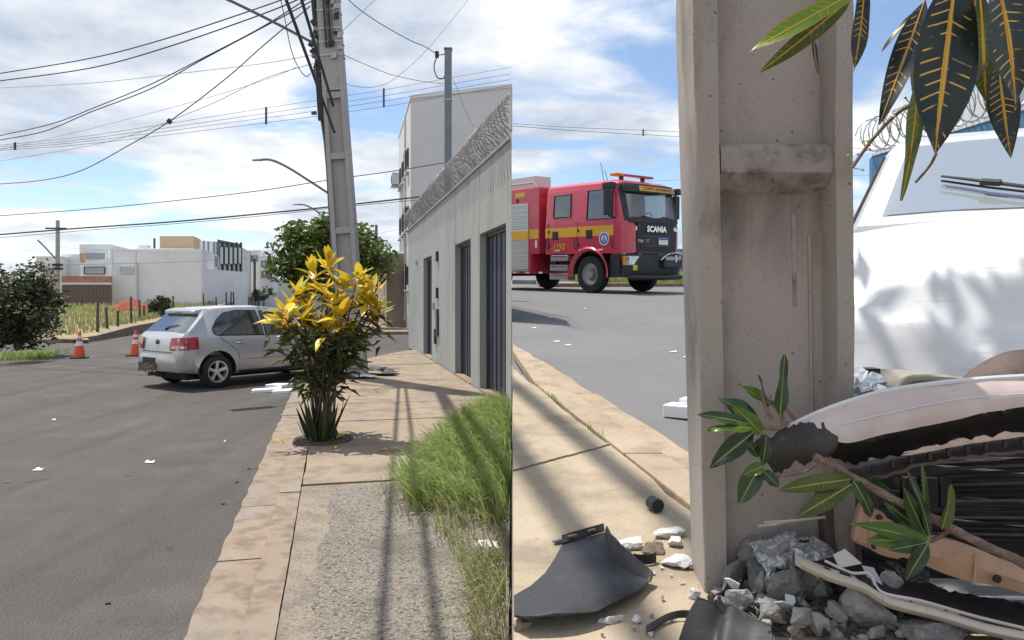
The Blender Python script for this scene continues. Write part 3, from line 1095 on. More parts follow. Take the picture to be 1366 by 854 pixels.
OPEN = [(10.3, 12.15), (12.95, 14.6), (18.1, 19.75)]
DT = 2.64
segs = [9.97, 10.3, 12.15, 12.95, 14.6, 16.6, 18.1, 19.75, 23.7]
for i, (a, b) in enumerate(zip(segs, segs[1:])):
    if (a, b) in OPEN:
        wseg(a, b, 0, 0.2, DT, WT, 'lintel_panel', wall_grey, parent=wall)
        dl = wseg(a + 0.002, b - 0.002, 0.145, 0.185, PZ, DT - 0.004, 'door_leaf', door_blue)
        # ribs of the sheet metal door and a handle
        nr = 6 if b - a > 1.6 else 4
        for k in range(1, nr):
            d = a + (b - a) * k / nr
            wseg(d - 0.018, d + 0.018, 0.128, 0.1455, PZ + 0.03, DT - 0.03, 'rib', door_blue, parent=dl)
        wseg(a + (b - a) * 0.12, a + (b - a) * 0.15, 0.09, 0.125, 1.05, 1.3, 'handle', steel, parent=dl)
        wseg(a - 0.0, b + 0.0, -0.02, 0.14, 0.05, PZ + 0.02, 'threshold', conc_tan)
        for e0, e1, q0, q1 in ((a + 0.003, a + 0.055, PZ + 0.021, DT - 0.004), (b - 0.055, b - 0.003, PZ + 0.021, DT - 0.004), (a + 0.056, b - 0.056, DT - 0.06, DT - 0.004)):
            wseg(e0, e1, 0.105, 0.144, q0, q1, 'door_frame', door_blue, parent=dl)
    else:
        wseg(a + 0.004, b - 0.004, -0.002, 0.2, 0.05, WT, 'wall_panel', wall_grey, end0=(i == 0))
wseg(9.97, 23.72, -0.03, 0.23, WT + 0.002, WT + 0.05, 'coping', wall_grey, end0=True)
# intercom box, meter boxes and mail slot beside the narrow door
for d, z, w, h, m in ((17.0, 2.55, 0.16, 0.22, black_metal), (17.0, 1.72, 0.16, 0.24, black_metal), (16.95, 1.05, 0.22, 0.62, door_blue), (17.6, 1.42, 0.09, 0.16, steel), (21.2, 2.6, 0.1, 0.12, steel), (17.3, 0.72, 0.16, 0.34, black_metal)):
    wseg(d - w / 2, d + w / 2, -0.05, -0.003, z - h / 2, z + h / 2, 'meter_box', m)

# razor wire coiled along the wall top
def coil(name, label, p0, p1, rad, pitch, wire, clipx=None, base_z=0.0, seed=1, mat_=None):
    rr = random.Random(seed)
    p0, p1 = V(p0), V(p1)
    ax = p1 - p0
    L = ax.length
    ax.normalize()
    sd_ = ax.cross(V((0, 0, 1))).normalized()
    up = sd_.cross(ax)
    o = thing(name, label, 'razor wire', p0)
    for strand in range(2):
        n = int(L / pitch)
        mb = MB()
        run = []
        barbs = MB()
        for i in range(n * 18 + 1):
            a = i / 18
            th = a * 2 * math.pi * (1 if strand == 0 else -1) + strand * 1.9
            wob = 1 + 0.10 * noise.noise(V((a * 0.8, strand * 9.0, 1)))
            r_ = rad * wob
            c = p0 + ax * (a * pitch) + sd_ * math.cos(th) * r_ + up * (math.sin(th) * r_)
            c += ax * 0.05 * math.sin(th + strand)
            if clipx is not None and c.x > clipx:
                if len(run) > 2:
                    mb.tube(run, wire, 5, False)
                run = []
                continue
            run.append(c)
            if i % 3 == 0:
                q = V((rr.gauss(0, 1), rr.gauss(0, 1), rr.gauss(0, 1))).normalized()
                w_ = wire * 3.2
                barbs.add([c + q * w_ * 1.6, c - q * w_ * 1.6, c + q.cross(ax).normalized() * w_ * 0.5], [(0, 1, 2)])
        if len(run) > 2:
            mb.tube(run, wire, 5, False)
        s_ = mb.build('wire_strand', mat_ or razor_m, o, smooth=True, world=True, fixn=False)
        b_ = tag(barbs.build('barbs', mat_ or razor_m, s_, world=False, fixn=False), kind='stuff')
        b_.data.transform(wm(s_).inverted())
    return o


c0, c1 = wall_pt(9.6, 0.1, WT + 0.33), wall_pt(23.6, 0.1, WT + 0.33)
coil('razor_wire', 'coils of rusty razor wire on top of the grey garden wall', c0, c1, 0.29, 0.19, 0.0085, clipx=-0.012)

# ------------------------------------------------------------------ houses and walls behind the left street
def win(parent, c, r, uax, w, h, m=win_house, fr=dark_frame, depth=0.12):
    """a window: a frame set into the wall and a pane; c centre, uax unit axis along the wall, r unit normal outwards"""
    c, uax, r = V(c), V(uax), V(r)
    f = MB()
    z = V((0, 0, 1))
    t = 0.055
    for sgn in (-1, 1):
        f.obox(c + uax * sgn * (w / 2 - t / 2), uax * t / 2, r * 0.05, z * h / 2)
        f.obox(c + z * sgn * (h / 2 - t / 2), uax * (w / 2 - t), r * 0.05, z * t / 2)
    fo = f.build('window', fr, parent, world=True)
    g = MB()
    g.obox(c, uax * (w / 2 - t), r * 0.012, z * (h / 2 - t))
    g.build('pane', m, fo, world=True)
    return fo


def bldg(name, label, pts, z0, z1, m, cat='building', cap=0.0, cap_m=None):
    """walled block from a plan polygon; each side is a wall part"""
    c = V((sum(p[0] for p in pts) / len(pts), sum(p[1] for p in pts) / len(pts), z0))
    o = thing(name, label, cat, c)
    blk(o, pts, z0, z1, m)
    if cap:
        n = len(pts)
        q = [V((p[0], p[1], z1)) for p in pts]
        cc = sum(q, V()) / n
        q = [p + (p - cc).normalized() * 0.06 for p in q]
        MB().prism([p + V((0, 0, 0.002)) for p in q], (0, 0, cap)).build('parapet', cap_m or m, o, world=True)
    return o


def blk(o, pts, z0, z1, m, name='wall'):
    return MB().prism([V((p[0], p[1], z0)) for p in pts], (0, 0, z1 - z0)).build(name, m, o, world=True)


# apartment block behind the grey wall
ap = [(-4.73, 35.0), (-0.02, 33.1), (-0.02, 42.0), (-6.6, 43.7)]
apt = bldg('apartment_block', 'tall white apartment block behind the grey garden wall', ap, 0.0, 10.9, apt_wall, cap=0.16, cap_m=white_wall2)
lf = (V((-6.6, 43.7, 0)) - V((-4.73, 35.0, 0))).normalized()
ln = V((-lf.y, lf.x, 0))
ln = ln if ln.x < 0 else -ln
for row, z in enumerate((2.7, 5.6, 8.4)):
    for q in (1.5, 3.4, 5.2, 7.2):
        c = V((-4.73, 35.0, z)) + lf * q + ln * 0.02
        win(apt, c, ln, lf, 0.7 if q != 3.4 else 1.0, 0.9 if q != 3.4 else 1.3)
        MB().obox(c + V((0, 0, -0.72)) + ln * 0.05, lf * 0.6, ln * 0.09, V((0, 0, 0.03))).build('sill', white_wall2, apt, world=True)
ac = V((-6.05, 41.1, 8.1)) + ln * 0.35
aco = thing('air_conditioner', 'outdoor air conditioner box hung on the white apartment block', 'air conditioner', ac)
MB().obox(ac, lf * 0.42, ln * 0.19, V((0, 0, 0.33))).build('casing', white_wall2, aco, world=True, bevel=0.03)
MB().lathe([(0.24, 0), (0.24, 0.03), (0.05, 0.04)], 16, frame(V((0, 0, 1)), ln, ac + ln * 0.19)).build('fan_grille', dark_frame, aco, world=True)
MB().obox(ac - V((0, 0, 0.4)) - ln * 0.05, lf * 0.35, ln * 0.28, V((0, 0, 0.03))).build('bracket', steel, aco, world=True)
dp = V((-5.35, 37.9, 0)) + ln * 0.06
MB().tube([dp + V((0, 0, z)) for z in (0.5, 4, 8, 10.8)], 0.05, 8).build('drain_pipe', white_wall2, apt, world=True)

# brown wall on the far corner
bw = thing('brown_wall', 'plain brown rendered wall on the far street corner', 'wall', (-6.0, 38, PZ))
q = [V((2.69 - 0.238 * 38 + 0.0, 38, 0)), V((-3.0, 38.9, 0)), V((-3.0, 39.1, 0)), V((2.69 - 0.238 * 38 + 0.2, 38.2, 0))]
MB().prism([p + V((0, 0, 0.1)) for p in q], (0, 0, 3.78)).build('front_panel', brown_wall, bw, world=True)
q = [V((2.69 - 0.238 * 38.004, 38.01, 0)), V((2.69 - 0.238 * 38 + 0.2, 38.21, 0)), V((2.69 - 0.238 * 47 + 0.2, 47, 0)), V((2.69 - 0.238 * 47, 47, 0))]
MB().prism([p + V((0, 0, 0.1)) for p in q], (0, 0, 3.79)).build('side_panel', brown_wall, bw, world=True)

# white houses above the vacant lot
def wpx(px, d):
    return (px - 683) / 1000 * d


def zpx(py, d):
    return 1.6 - (py - 398) / 1000 * d


def block_px(o, px0, px1, top, d, m, z0=0.6, depth=6.0, nm='wall', d1=None):
    """cuboid whose front runs from pixel column px0 at depth d to px1 at depth d1"""
    d1 = d1 or d
    a, b = V((wpx(px0, d), d, 0)), V((wpx(px1, d1), d1, 0))
    bk = V((-0.25, 1, 0)).normalized() * depth
    return blk(o, [a, b, b + bk, a + bk], z0, zpx(top, d), m, nm)


H1 = thing('white_house', 'big windowless white house wall above the vacant lot with tan box on its roof', 'house', (wpx(215, 58), 58, 0.9))
block_px(H1, 148, 270, 333, 58, white_wall, depth=9, d1=57)
block_px(H1, 181, 258, 331.5, 60, white_wall2, depth=6, nm='upper_wall')
block_px(H1, 213, 258, 315, 62, tan_wall, z0=4.0, depth=4, nm='roof_box')
block_px(H1, 147.6, 182, 351, 57.4, white_wall, depth=0.4, nm='front_wall')
win(H1, (wpx(168, 57.2), 57.3, zpx(360, 57.2)), (0, -1, 0), (1, 0, 0), 1.0, 0.55, m=win_house, fr=white_wall2)
for a in (150, 181, 269):
    MB().box(wpx(a, 57.0) - 0.04, wpx(a, 57.0) + 0.04, 57.0, 57.1, 1.0, zpx(334, 57)).build('pilaster', white_wall2, H1, world=True)
MB().box(wpx(190, 61.5) - 0.4, wpx(190, 61.5) + 0.4, 61.5, 62.1, 4.5, zpx(327, 61.5)).build('water_tank', white_wall2, H1, world=True)
MB().tube([(wpx(206, 62), 62, 5), (wpx(206, 62), 62, zpx(318, 62))], 0.09, 8).build('vent_pipe', dark_frame, H1, world=True)

H2 = thing('modern_house', 'white house with dark steel frames on its upper floor behind low white wall', 'house', (wpx(300, 60), 60, 0.9))
block_px(H2, 270.5, 330, 358.5, 58, white_wall, depth=0.3, d1=66, nm='garden_wall')
block_px(H2, 240, 291, 320, 64, white_wall, depth=8, d1=66)
block_px(H2, 291.5, 323, 324, 66.2, white_wall2, depth=8, d1=72)
for k, px in enumerate((271.5, 277.5, 285, 291)):
    d = 62.5 + k * 0.5
    MB().box(wpx(px, d) - 0.05, wpx(px, d) + 0.05, d, d + 0.12, 1.0, zpx(321 + k * 0.8, d)).build('frame_post', galv, H2, world=True)
MB().obox((wpx(281, 63.2), 63.2, zpx(349, 63)), (0.55, 0.45, 0), (0.05, -0.06, 0), (0, 0, 0.45)).build('balcony_screen', win_house, H2, world=True)
a, b = V((wpx(291.5, 65.9), 65.9, 0)), V((wpx(322, 71.5), 71.5, 0))
for k in range(6):
    p_ = a + (b - a) * (k / 5)
    MB().box(p_.x - 0.08, p_.x + 0.08, p_.y - 0.2, p_.y, 1.6, zpx(323.5, p_.y)).build('frame_post', dark_frame, H2, world=True)
    if k < 5:
        q = a + (b - a) * ((k + 0.5) / 5)
        dr = (b - a).normalized()
        nn = V((dr.y, -dr.x, 0))
        win(H2, (q.x + nn.x * 0.05, q.y + nn.y * 0.05, zpx(341, q.y)), nn, dr, 0.95, 1.6, m=win_dark)
MB().obox((a + b) / 2 + V((0, -0.15, zpx(325, 68.5))), (b - a) / 2, (0, 0.1, 0), (0, 0, 0.16)).build('frame_beam', dark_frame, H2, world=True)

H3 = thing('stepped_house', 'white house in stepped boxes above the brown gate and brick wall', 'house', (wpx(105, 62), 62, 0.9))
block_px(H3, 106, 147, 326, 64, white_wall2, depth=7)
block_px(H3, 107.5, 147.4, 348, 61, white_wall, depth=3, nm='lower_wall')
block_px(H3, 82, 107, 339, 65, white_wall, depth=6)
block_px(H3, 48, 81.5, 342, 63, white_wall2, depth=6)
block_px(H3, 46, 82, 376, 60.5, white_wall, depth=1, nm='lower_wall')
win(H3, (wpx(126, 60.9), 60.9, zpx(361, 60.9)), (0, -1, 0), (1, 0, 0), 1.7, 0.62, m=win_dark)
win(H3, (wpx(127, 63.9), 63.9, zpx(342, 63.9)), (0, -1, 0), (1, 0, 0), 1.9, 0.7, m=win_house, fr=white_wall)
win(H3, (wpx(68, 62.9), 62.9, zpx(362, 62.9)), (0, -1, 0), (1, 0, 0), 1.2, 0.7, m=win_house, fr=tan_wall)
MB().box(wpx(107, 60.9), wpx(112, 60.9), 60.85, 61.1, zpx(350, 61), zpx(338, 61)).build('pilaster', tan_wall, H3, world=True)

gt = thing('brown_gate', 'brown ribbed metal gate under brick wall at the white houses', 'gate', (wpx(115, 56), 56, 0.9))
block_px(gt, 82, 148, 368.5, 56.6, brick_red, depth=0.25, nm='brick_lintel')
MB().box(wpx(82, 56.4), wpx(148, 56.4), 56.3, 56.59, zpx(380, 56.4), zpx(377, 56.4)).build('sill_beam', white_wall2, gt, world=True)
for k in range(14):
    a = 82.5 + k * 4.65
    MB().box(wpx(a, 56.2), wpx(a + 4.4, 56.2), 56.2, 56.27, 0.7, zpx(380.5, 56.2)).build('gate_board', gate_brown, gt, world=True)

H4 = thing('distant_house', 'small distant grey and white house at the end of the street', 'house', (wpx(345, 85), 85, 1.0))
block_px(H4, 326, 347, 334, 88, white_wall2, z0=0.2, depth=8)
block_px(H4, 346, 366, 342, 84, white_wall, z0=0.2, depth=8)
block_px(H4, 330, 334, 336, 82, dark_frame, z0=0.2, depth=0.4, nm='gate_post')
block_px(H4, 338, 341, 345, 81, dark_frame, z0=0.2, depth=0.4, nm='gate_post')
for px, py in ((352, 352), (360, 352), (352, 366), (333, 345), (340, 345), (360, 368)):
    dd = 83.9 if px > 346 else 87.9
    win(H4, (wpx(px, dd), dd, zpx(py, dd)), (0, -1, 0), (1, 0, 0), 0.55, 0.7, m=win_dark)
H5 = thing('distant_low_wall', 'low distant grey wall closing the street beyond the silver car', 'wall', (wpx(370, 95), 95, 1.0))
block_px(H5, 300, 450, 372, 96, white_wall2, z0=-0.2, depth=0.5)

# ------------------------------------------------------------------ hatchback cars
ZT = [(-0.70, 0.60), (-0.69, 0.78), (-0.665, 0.90), (-0.60, 0.975), (-0.16, 1.40), (0.05, 1.44), (0.5, 1.465), (0.95, 1.465), (1.3, 1.44), (1.62, 1.385), (2.30, 1.015), (2.45, 0.985), (2.9, 0.92), (3.10, 0.84), (3.17, 0.70), (3.2, 0.55)]
ZW = [(-0.70, 0.66), (-0.68, 0.72), (-0.6, 0.775), (-0.4, 0.805), (0, 0.822), (1.2, 0.828), (2.4, 0.815), (2.9, 0.775), (3.1, 0.69), (3.2, 0.56)]
ZB = [(-0.7, 0.90), (0.0, 0.915), (1.2, 0.885), (2.4, 0.885), (3.2, 0.86)]
ZBOT = [(-0.7, 0.36), (-0.5, 0.27), (0, 0.22), (2.5, 0.20), (3.0, 0.24), (3.2, 0.34)]


def csec(x):
    zt, w, zb0, bo = lerp_tab(ZT, x), lerp_tab(ZW, x), lerp_tab(ZB, x), lerp_tab(ZBOT, x)
    zb = min(zb0, zt - 0.035)
    h = zt - zb
    q = min(1.0, h / 0.14)
    yt = 0.955 * w - 0.36 * max(0, h - 0.07 * q)
    zm = min(0.56, zb - 0.12)
    mid = min(max(0.62, zm + 0.03), zb - 0.05)
    return [(0, bo), (0.72 * w, bo), (0.94 * w, bo + 0.03), (0.985 * w, bo + 0.13), (1.0 * w, zm), (1.0 * w, mid), (0.985 * w, zb - 0.04), (0.955 * w, zb),
            (yt, zt - 0.07 * q), (yt - 0.05 * q, zt - 0.022 * q), (yt * 0.55, zt - 0.004), (0, zt)]


def side_pt(x, f, off=0.004, sgn=-1):
    s = csec(x)
    b, a = s[7], s[8]
    y, z = b[0] + (a[0] - b[0]) * f, b[1] + (a[1] - b[1]) * f
    nrm = V((a[1] - b[1], -(a[0] - b[0]))).normalized()
    return V((x, sgn * (y + nrm.x * off), z + nrm.y * off))


def body_pt(x, z, off=0.004, sgn=-1):
    """point on the lower body side at height z"""
    s = csec(x)
    for a, b in zip(s[2:8], s[3:8]):
        if a[1] <= z <= b[1]:
            t = (z - a[1]) / max(1e-6, b[1] - a[1])
            return V((x, sgn * (a[0] + (b[0] - a[0]) * t + off), z))
    return V((x, sgn * (s[4][0] + off), z))


def top_pt(x, g, off=0.004):
    s = csec(x)
    y = g * (s[8][0] - 0.0)
    ay = abs(y)
    a, b = s[11], s[8]
    for p_, q_ in zip(s[8:11], s[9:12]):
        if q_[0] <= ay <= p_[0]:
            t = (ay - q_[0]) / max(1e-6, p_[0] - q_[0])
            return V((x, y, q_[1] + (p_[1] - q_[1]) * t + off))
    return V((x, y, s[8][1] + off))


def fan(mb, pts):
    c = sum(pts, V()) / len(pts)
    b = mb.add(pts + [c], [])
    n = len(pts)
    mb.f += [(b + i, b + (i + 1) % n, b + n) for i in range(n)]


def bool_cut(o, cutters):
    """subtract builders from a mesh and keep the result as plain mesh"""
    for cb in cutters:
        c = cb.build('cutter', None, o.parent)
        md = o.modifiers.new('cut', 'BOOLEAN')
        md.operation = 'DIFFERENCE'
        md.solver = 'EXACT'
        md.object = c
        dg = bpy.context.evaluated_depsgraph_get()
        dg.update()
        me = bpy.data.meshes.new_from_object(o.evaluated_get(dg))
        o.modifiers.clear()
        old = o.data
        o.data = me
        bpy.data.meshes.remove(old)
        cm = c.data
        bpy.data.objects.remove(c)
        bpy.data.meshes.remove(cm)
    for p_ in o.data.polygons:
        p_.use_smooth = True
    o.data.set_sharp_from_angle(angle=R(32))


def make_wheel(parent, x, y, sgn, r=0.295, w=0.19, spokes=5):
    """wheel on the car's side sgn: tyre and rim are its pieces"""
    mt = Matrix.Translation((x, y, r)) @ Matrix.Rotation(R(90) * -sgn, 4, 'X')
    hub = MB().lathe([(0.0, -0.03), (0.06, -0.03), (0.06, 0.05), (0.05, 0.062), (0, 0.064)], 16).build('wheel', rim_m, parent, smooth=True)
    hub.matrix_basis = mt
    MB().lathe([(r * 0.66, -w / 2), (r * 0.86, -w / 2), (r * 0.97, -w * 0.40), (r, -w * 0.25), (r, w * 0.25), (r * 0.97, w * 0.40), (r * 0.86, w / 2), (r * 0.66, w / 2), (r * 0.66, -w / 2)], 32).build('tyre', black_rubber, hub, smooth=True)
    rim = MB()
    rim.lathe([(r * 0.655, -w * 0.45), (r * 0.665, w * 0.48), (r * 0.60, w * 0.46), (r * 0.56, w * 0.2), (r * 0.55, -w * 0.3)], 32)
    for k in range(spokes):
        a = k * 2 * math.pi / spokes + 0.3
        c, s_ = math.cos(a), math.sin(a)
        t = V((-s_, c, 0))
        e = V((c, s_, 0))
        ring = []
        for q, wd, z in ((0.035, 0.030, 0.055), (r * 0.3, 0.030, 0.060), (r * 0.60, 0.042, 0.075)):
            ctr = e * q
            ring.append([ctr + t * wd + V((0, 0, z - 0.03)), ctr - t * wd + V((0, 0, z - 0.03)), ctr - t * wd * 0.75 + V((0, 0, z)), ctr + t * wd * 0.75 + V((0, 0, z))])
        rim.loft(ring, True)
    rim.build('rim', rim_m, hub, smooth=True, sharp=30)
    MB().lathe([(0.0, -0.06), (r * 0.60, -0.06), (r * 0.60, -0.04), (0, -0.04)], 20).build('brake_disc', black_metal, hub)
    return hub


def make_car(root, paint, xmax=3.2, full=True):
    xs = sorted(set([x for x, _ in ZT] + [-0.7 + 0.06 * k for k in range(66)] + [xmax]))
    xs = [x for x in xs if x <= xmax + 1e-6]
    rings = []
    for x in xs:
        s = csec(x)
        rings.append([V((x, y, z)) for y, z in s] + [V((x, -y, z)) for y, z in s[-2:0:-1]])
    mb = MB().loft(rings, True)
    body = mb.build('body', paint, root, smooth=True, sharp=32)
    cut = []
    for x in (0.0, 2.465):
        if x > xmax + 0.3:
            continue
        for sg in (-1, 1):
            cut.append(MB().lathe([(0.355, -0.25), (0.355, 0.25)], 40, Matrix.Translation((x, sg * 0.80, 0.315)) @ Matrix.Rotation(R(90), 4, 'X')))
    bool_cut(body, cut)
    for x in (0.0, 2.465):
        if x > xmax + 0.3:
            continue
        for sg in (-1, 1):
            ar = MB()
            ar.grid(lambda a, b: (x + 0.352 * math.cos(math.pi * (a * 1.1 - 0.05)), sg * (0.815 - 0.262 * b), 0.315 + 0.352 * math.sin(math.pi * (a * 1.1 - 0.05))), 20, 1)
            ar.build('wheel_arch', black_rubber, root, smooth=True, fixn=False)
    # side glass, door lines, handles
    for sg in (-1, 1):
        rw = [(-0.07, 0.34), (-0.05, 0.12), (0.03, 0.05), (0.95, 0.05), (0.91, 0.50), (0.85, 0.95), (0.45, 0.97), (0.18, 0.90), (0.03, 0.66)]
        fw = [(1.01, 0.05), (1.90, 0.05), (1.93, 0.10), (1.70, 0.50), (1.45, 0.92), (0.93, 0.92), (0.97, 0.5)]
        for wn in (rw, fw):
            g = MB()
            fan(g, [side_pt(x, f, 0.006, sg) for x, f in wn])
            w_ = g.build('side_window', car_glass, root)
            t = MB()
            t.tube([side_pt(x, f, 0.007, sg) for x, f in wn + wn[:1]], 0.009, 6, False)
            t.build('seal', black_rubber, w_)
        for pts in ([(0.05, 0.93), (0.10, 0.86), (0.36, 0.66), (0.42, 0.50), (0.44, 0.30)], [(0.985, 0.925), (1.05, 0.80), (1.06, 0.28)], [(2.02, 0.90), (2.10, 0.75), (2.08, 0.28)]):
            MB().tube(smooth_pts([body_pt(x, z, 0.0005, sg) for x, z in pts], 4), 0.0045, 5, False).build('door_seam', black_rubber, root)
        MB().tube([side_pt(0.985, f, 0.003, sg) for f in (0.0, 0.5, 0.97)], 0.0045, 5, False).build('door_seam', black_rubber, root)
        # crease low on the doors
        MB().tube([body_pt(x, 0.50, -0.003, sg) for x in (0.50, 0.9, 1.3, 1.7, 2.02)], 0.016, 6, True).build('door_moulding', paint, root, smooth=True)
        MB().tube([body_pt(x, 0.27, -0.006, sg) for x in (0.42, 1.2, 2.05)], 0.03, 6, True).build('sill_trim', black_plastic, root, smooth=True)
        for x in (0.36, 1.22):
            h = MB()
            h.tube(smooth_pts([body_pt(x - 0.01, 0.80, 0.0, sg), body_pt(x + 0.02, 0.805, 0.028, sg), body_pt(x + 0.12, 0.805, 0.03, sg), body_pt(x + 0.15, 0.80, 0.0, sg)], 4), 0.014, 8)
            h.build('door_handle', chrome, root, smooth=True)
            fan_ = MB()
            fan(fan_, [body_pt(x + 0.07 + 0.06 * math.cos(a), 0.803 + 0.03 * math.sin(a), 0.002, sg) for a in [k * math.pi / 6 for k in range(12)]])
            fan_.build('handle_cup', dark_frame, root)
        if xmax > 1.9:
            mr = MB()
            c = side_pt(1.84, 0.1, 0.12, sg)
            mr.lathe([(0.0, -0.06), (0.055, -0.055), (0.075, -0.01), (0.07, 0.04), (0, 0.045)], 14, Matrix.Translation(c) @ Matrix.Diagonal((0.9, 1.35, 0.95, 1)) @ Matrix.Rotation(R(90), 4, 'Y'))
            mo = mr.build('door_mirror', paint, root, smooth=True)
            MB().tube([side_pt(1.84, 0.06, 0.0, sg), c], 0.022, 8).build('stalk', black_plastic, mo)
    # windscreen
    MB().grid(lambda a, b: top_pt(1.67 + 0.58 * a, (2 * b - 1) * 0.97, 0.006), 8, 12).build('windscreen', wind_glass if not full else car_glass, root, smooth=True)
    if not full:
        return body
    # tailgate glass, spoiler, lamps, bumper, plate recess
    rg = MB().grid(lambda a, b: top_pt(-0.565 + 0.33 * a, (2 * b - 1) * (0.95 - 0.06 * a), 0.006), 6, 10).build('tailgate_glass', rear_glass, root, smooth=True)
    wp = [top_pt(-0.55, 0.0, 0.02), top_pt(-0.50, -0.1, 0.028), top_pt(-0.46, -0.45, 0.022)]
    MB().tube(wp, [0.014, 0.01, 0.007], 6).build('rear_wiper', black_plastic, rg)
    sp = []
    for x, z0, z1 in ((-0.30, 1.335, 1.372), (-0.265, 1.315, 1.405), (-0.12, 1.375, 1.425), (-0.02, 1.405, 1.425)):
        hw = lerp_tab([(-0.3, 0.50), (-0.02, 0.56)], x)
        sp.append([V((x, -hw, z0)), V((x, hw, z0)), V((x, hw, z1 - 0.02)), V((x, hw * 0.8, z1)), V((x, -hw * 0.8, z1)), V((x, -hw, z1 - 0.02))])
    so = MB().loft(sp, True).build('spoiler', paint, root, smooth=True)
    MB().box(-0.305, -0.296, -0.12, 0.12, 1.338, 1.352).build('brake_light', tail_red, so)
    for sg in (-1, 1):
        def lp(a, z):
            # wraps the rear corner: a in 0..1 from the tailgate to the flank
            if a < 0.5:
                x = -0.69 + 0.03 * a * 2
                s = csec(x)
                y = 0.48 + (lerp_tab(ZW, -0.66) * 0.965 - 0.48) * (a * 2)
                xx = -0.705 + 0.045 * (a * 2) ** 2 + max(0, z - 0.80) * 0.25
            else:
                xx = -0.66 + 0.30 * (a - 0.5) * 2 + max(0, z - 0.80) * 0.25 * (1 - (a - .5) * 2)
                y = body_pt(xx, min(z, 0.9), 0.012).y * -1
            return V((xx - 0.006, sg * y, z))
        lo = MB().grid(lambda a, b: lp(a, 0.715 + (0.19 + 0.02 * a) * b - 0.03 * (1 - a) * (1 - b)), 12, 5).build('tail_light', tail_red, root, smooth=True, solid=-0.012)
        MB().grid(lambda a, b: lp(0.12 + 0.55 * a, 0.728 + 0.05 * b) + V((-0.014, sg * 0.010, 0)), 8, 2).build('reversing_lens', lamp_clear, lo, smooth=True)
    bp = []
    for k in range(25):
        a = -1 + 2 * k / 24
        y = a * 0.80
        x = -0.735 + 0.10 * abs(a) ** 4 + (0.17 * max(0, abs(a) - 0.90) / 0.10 if abs(a) > 0.90 else 0)
        bp.append((x, y))
    rb = []
    for (x, y) in bp:
        rb.append([V((x + 0.05, y * 0.985, 0.63)), V((x + 0.012, y, 0.615)), V((x, y, 0.56)), V((x - 0.008, y, 0.47)), V((x + 0.008, y, 0.36)), V((x + 0.05, y * 0.97, 0.31)), V((x + 0.07, y * 0.9, 0.36)), V((x + 0.07, y * 0.9, 0.58))])
    bo = MB().loft(rb, True).build('rear_bumper', paint, root, smooth=True, sharp=50)
    # broken number plate recess and torn edge of the bumper
    MB().box(-0.752, -0.738, -0.02, 0.42, 0.435, 0.55).build('plate_recess', black_plastic, bo, bevel=0.008)
    rr = random.Random(5)
    cr = MB().grid(lambda a, b: V((-0.748 - 0.03 * math.sin(a * 3.1) * b + 0.02 * noise.noise(V((a * 7, b * 6, 2))), -0.05 + 0.62 * a, 0.45 - 0.13 * b + 0.05 * noise.noise(V((a * 9, b * 4, 5))) - 0.04 * a * b)), 14, 6)
    cr.build('torn_plastic', dusty_brown, bo, smooth=False, solid=0.006)
    em = MB().lathe([(0.0, 0), (0.045, 0), (0.045, 0.012), (0.032, 0.016), (0, 0.016)], 16, Matrix.Translation((-0.69, 0, 0.83)) @ Matrix.Rotation(R(-90), 4, 'Y') @ Matrix.Rotation(R(14), 4, 'Y'))
    em.build('tailgate_emblem', dark_frame, root)
    MB().tube([V((-0.708, -0.50, 0.66)), V((-0.715, 0, 0.655)), V((-0.708, 0.50, 0.66))], 0.006, 5).build('tailgate_seam', black_rubber, root)
    # mechanical underside between the wheels
    MB().box(-0.45, 2.9, -0.55, 0.55, 0.16, 0.30).build('underbody', black_rubber, root)
    MB().tube([(0, -0.65, 0.29), (0, 0.65, 0.29)], 0.045, 8).build('rear_axle', black_metal, root)
    MB().tube([(-0.70, 0.35, 0.24), (-0.3, 0.35, 0.22)], 0.035, 10).build('exhaust', steel, root)
    # front lamps and grille
    for sg in (-1, 1):
        MB().obox((3.06, sg * 0.58, 0.70), (0.10, sg * -0.07, 0), (0.03, 0.08, 0), (0, 0, 0.085)).build('headlight', lamp_clear, root, bevel=0.02)
    MB().box(3.15, 3.215, -0.42, 0.42, 0.58, 0.70).build('grille', black_plastic, root, bevel=0.01)
    MB().box(3.12, 3.22, -0.50, 0.50, 0.36, 0.50).build('front_bumper_intake', black_plastic, root, bevel=0.02)
    return body


ca = R(52)
hd, lt = V((math.cos(ca), math.sin(ca), 0)), V((-math.sin(ca), math.cos(ca), 0))
near_rear = V((-5.30, 13.4, 0))
car_o = near_rear + lt * 0.72
car = thing('silver_car', 'silver hatchback with broken rear bumper stopped at the kerb', 'car', car_o, ca)
make_car(car, silver)
for x in (0.0, 2.465):
    for sg in (-1, 1):
        make_wheel(car, x, sg * 0.715, sg)

# white foam sheets on the road by the car
fm = thing('foam_sheet', 'broken white foam sheets lying on the asphalt beside the silver car', 'foam', P(370, 526, 12.6).xy.to_3d())
for k, (px, py, w, h, rz, zz) in enumerate(((356, 523, 0.24, 0.12, 0.2, 0.03), (372, 520, 0.20, 0.13, -0.5, 0.075), (384, 524, 0.24, 0.14, 0.1, 0.028))):
    p_ = P(px, py, 1.6 * 1000 / (py - 398))
    ax = V((math.cos(rz), math.sin(rz), 0.05))
    MB().obox(V((p_.x, p_.y, zz)), ax * w, ax.cross(V((0, 0, 1))) * h, V((0, 0, 0.028))).build('foam_piece', styro, fm, world=True, bevel=0.01)

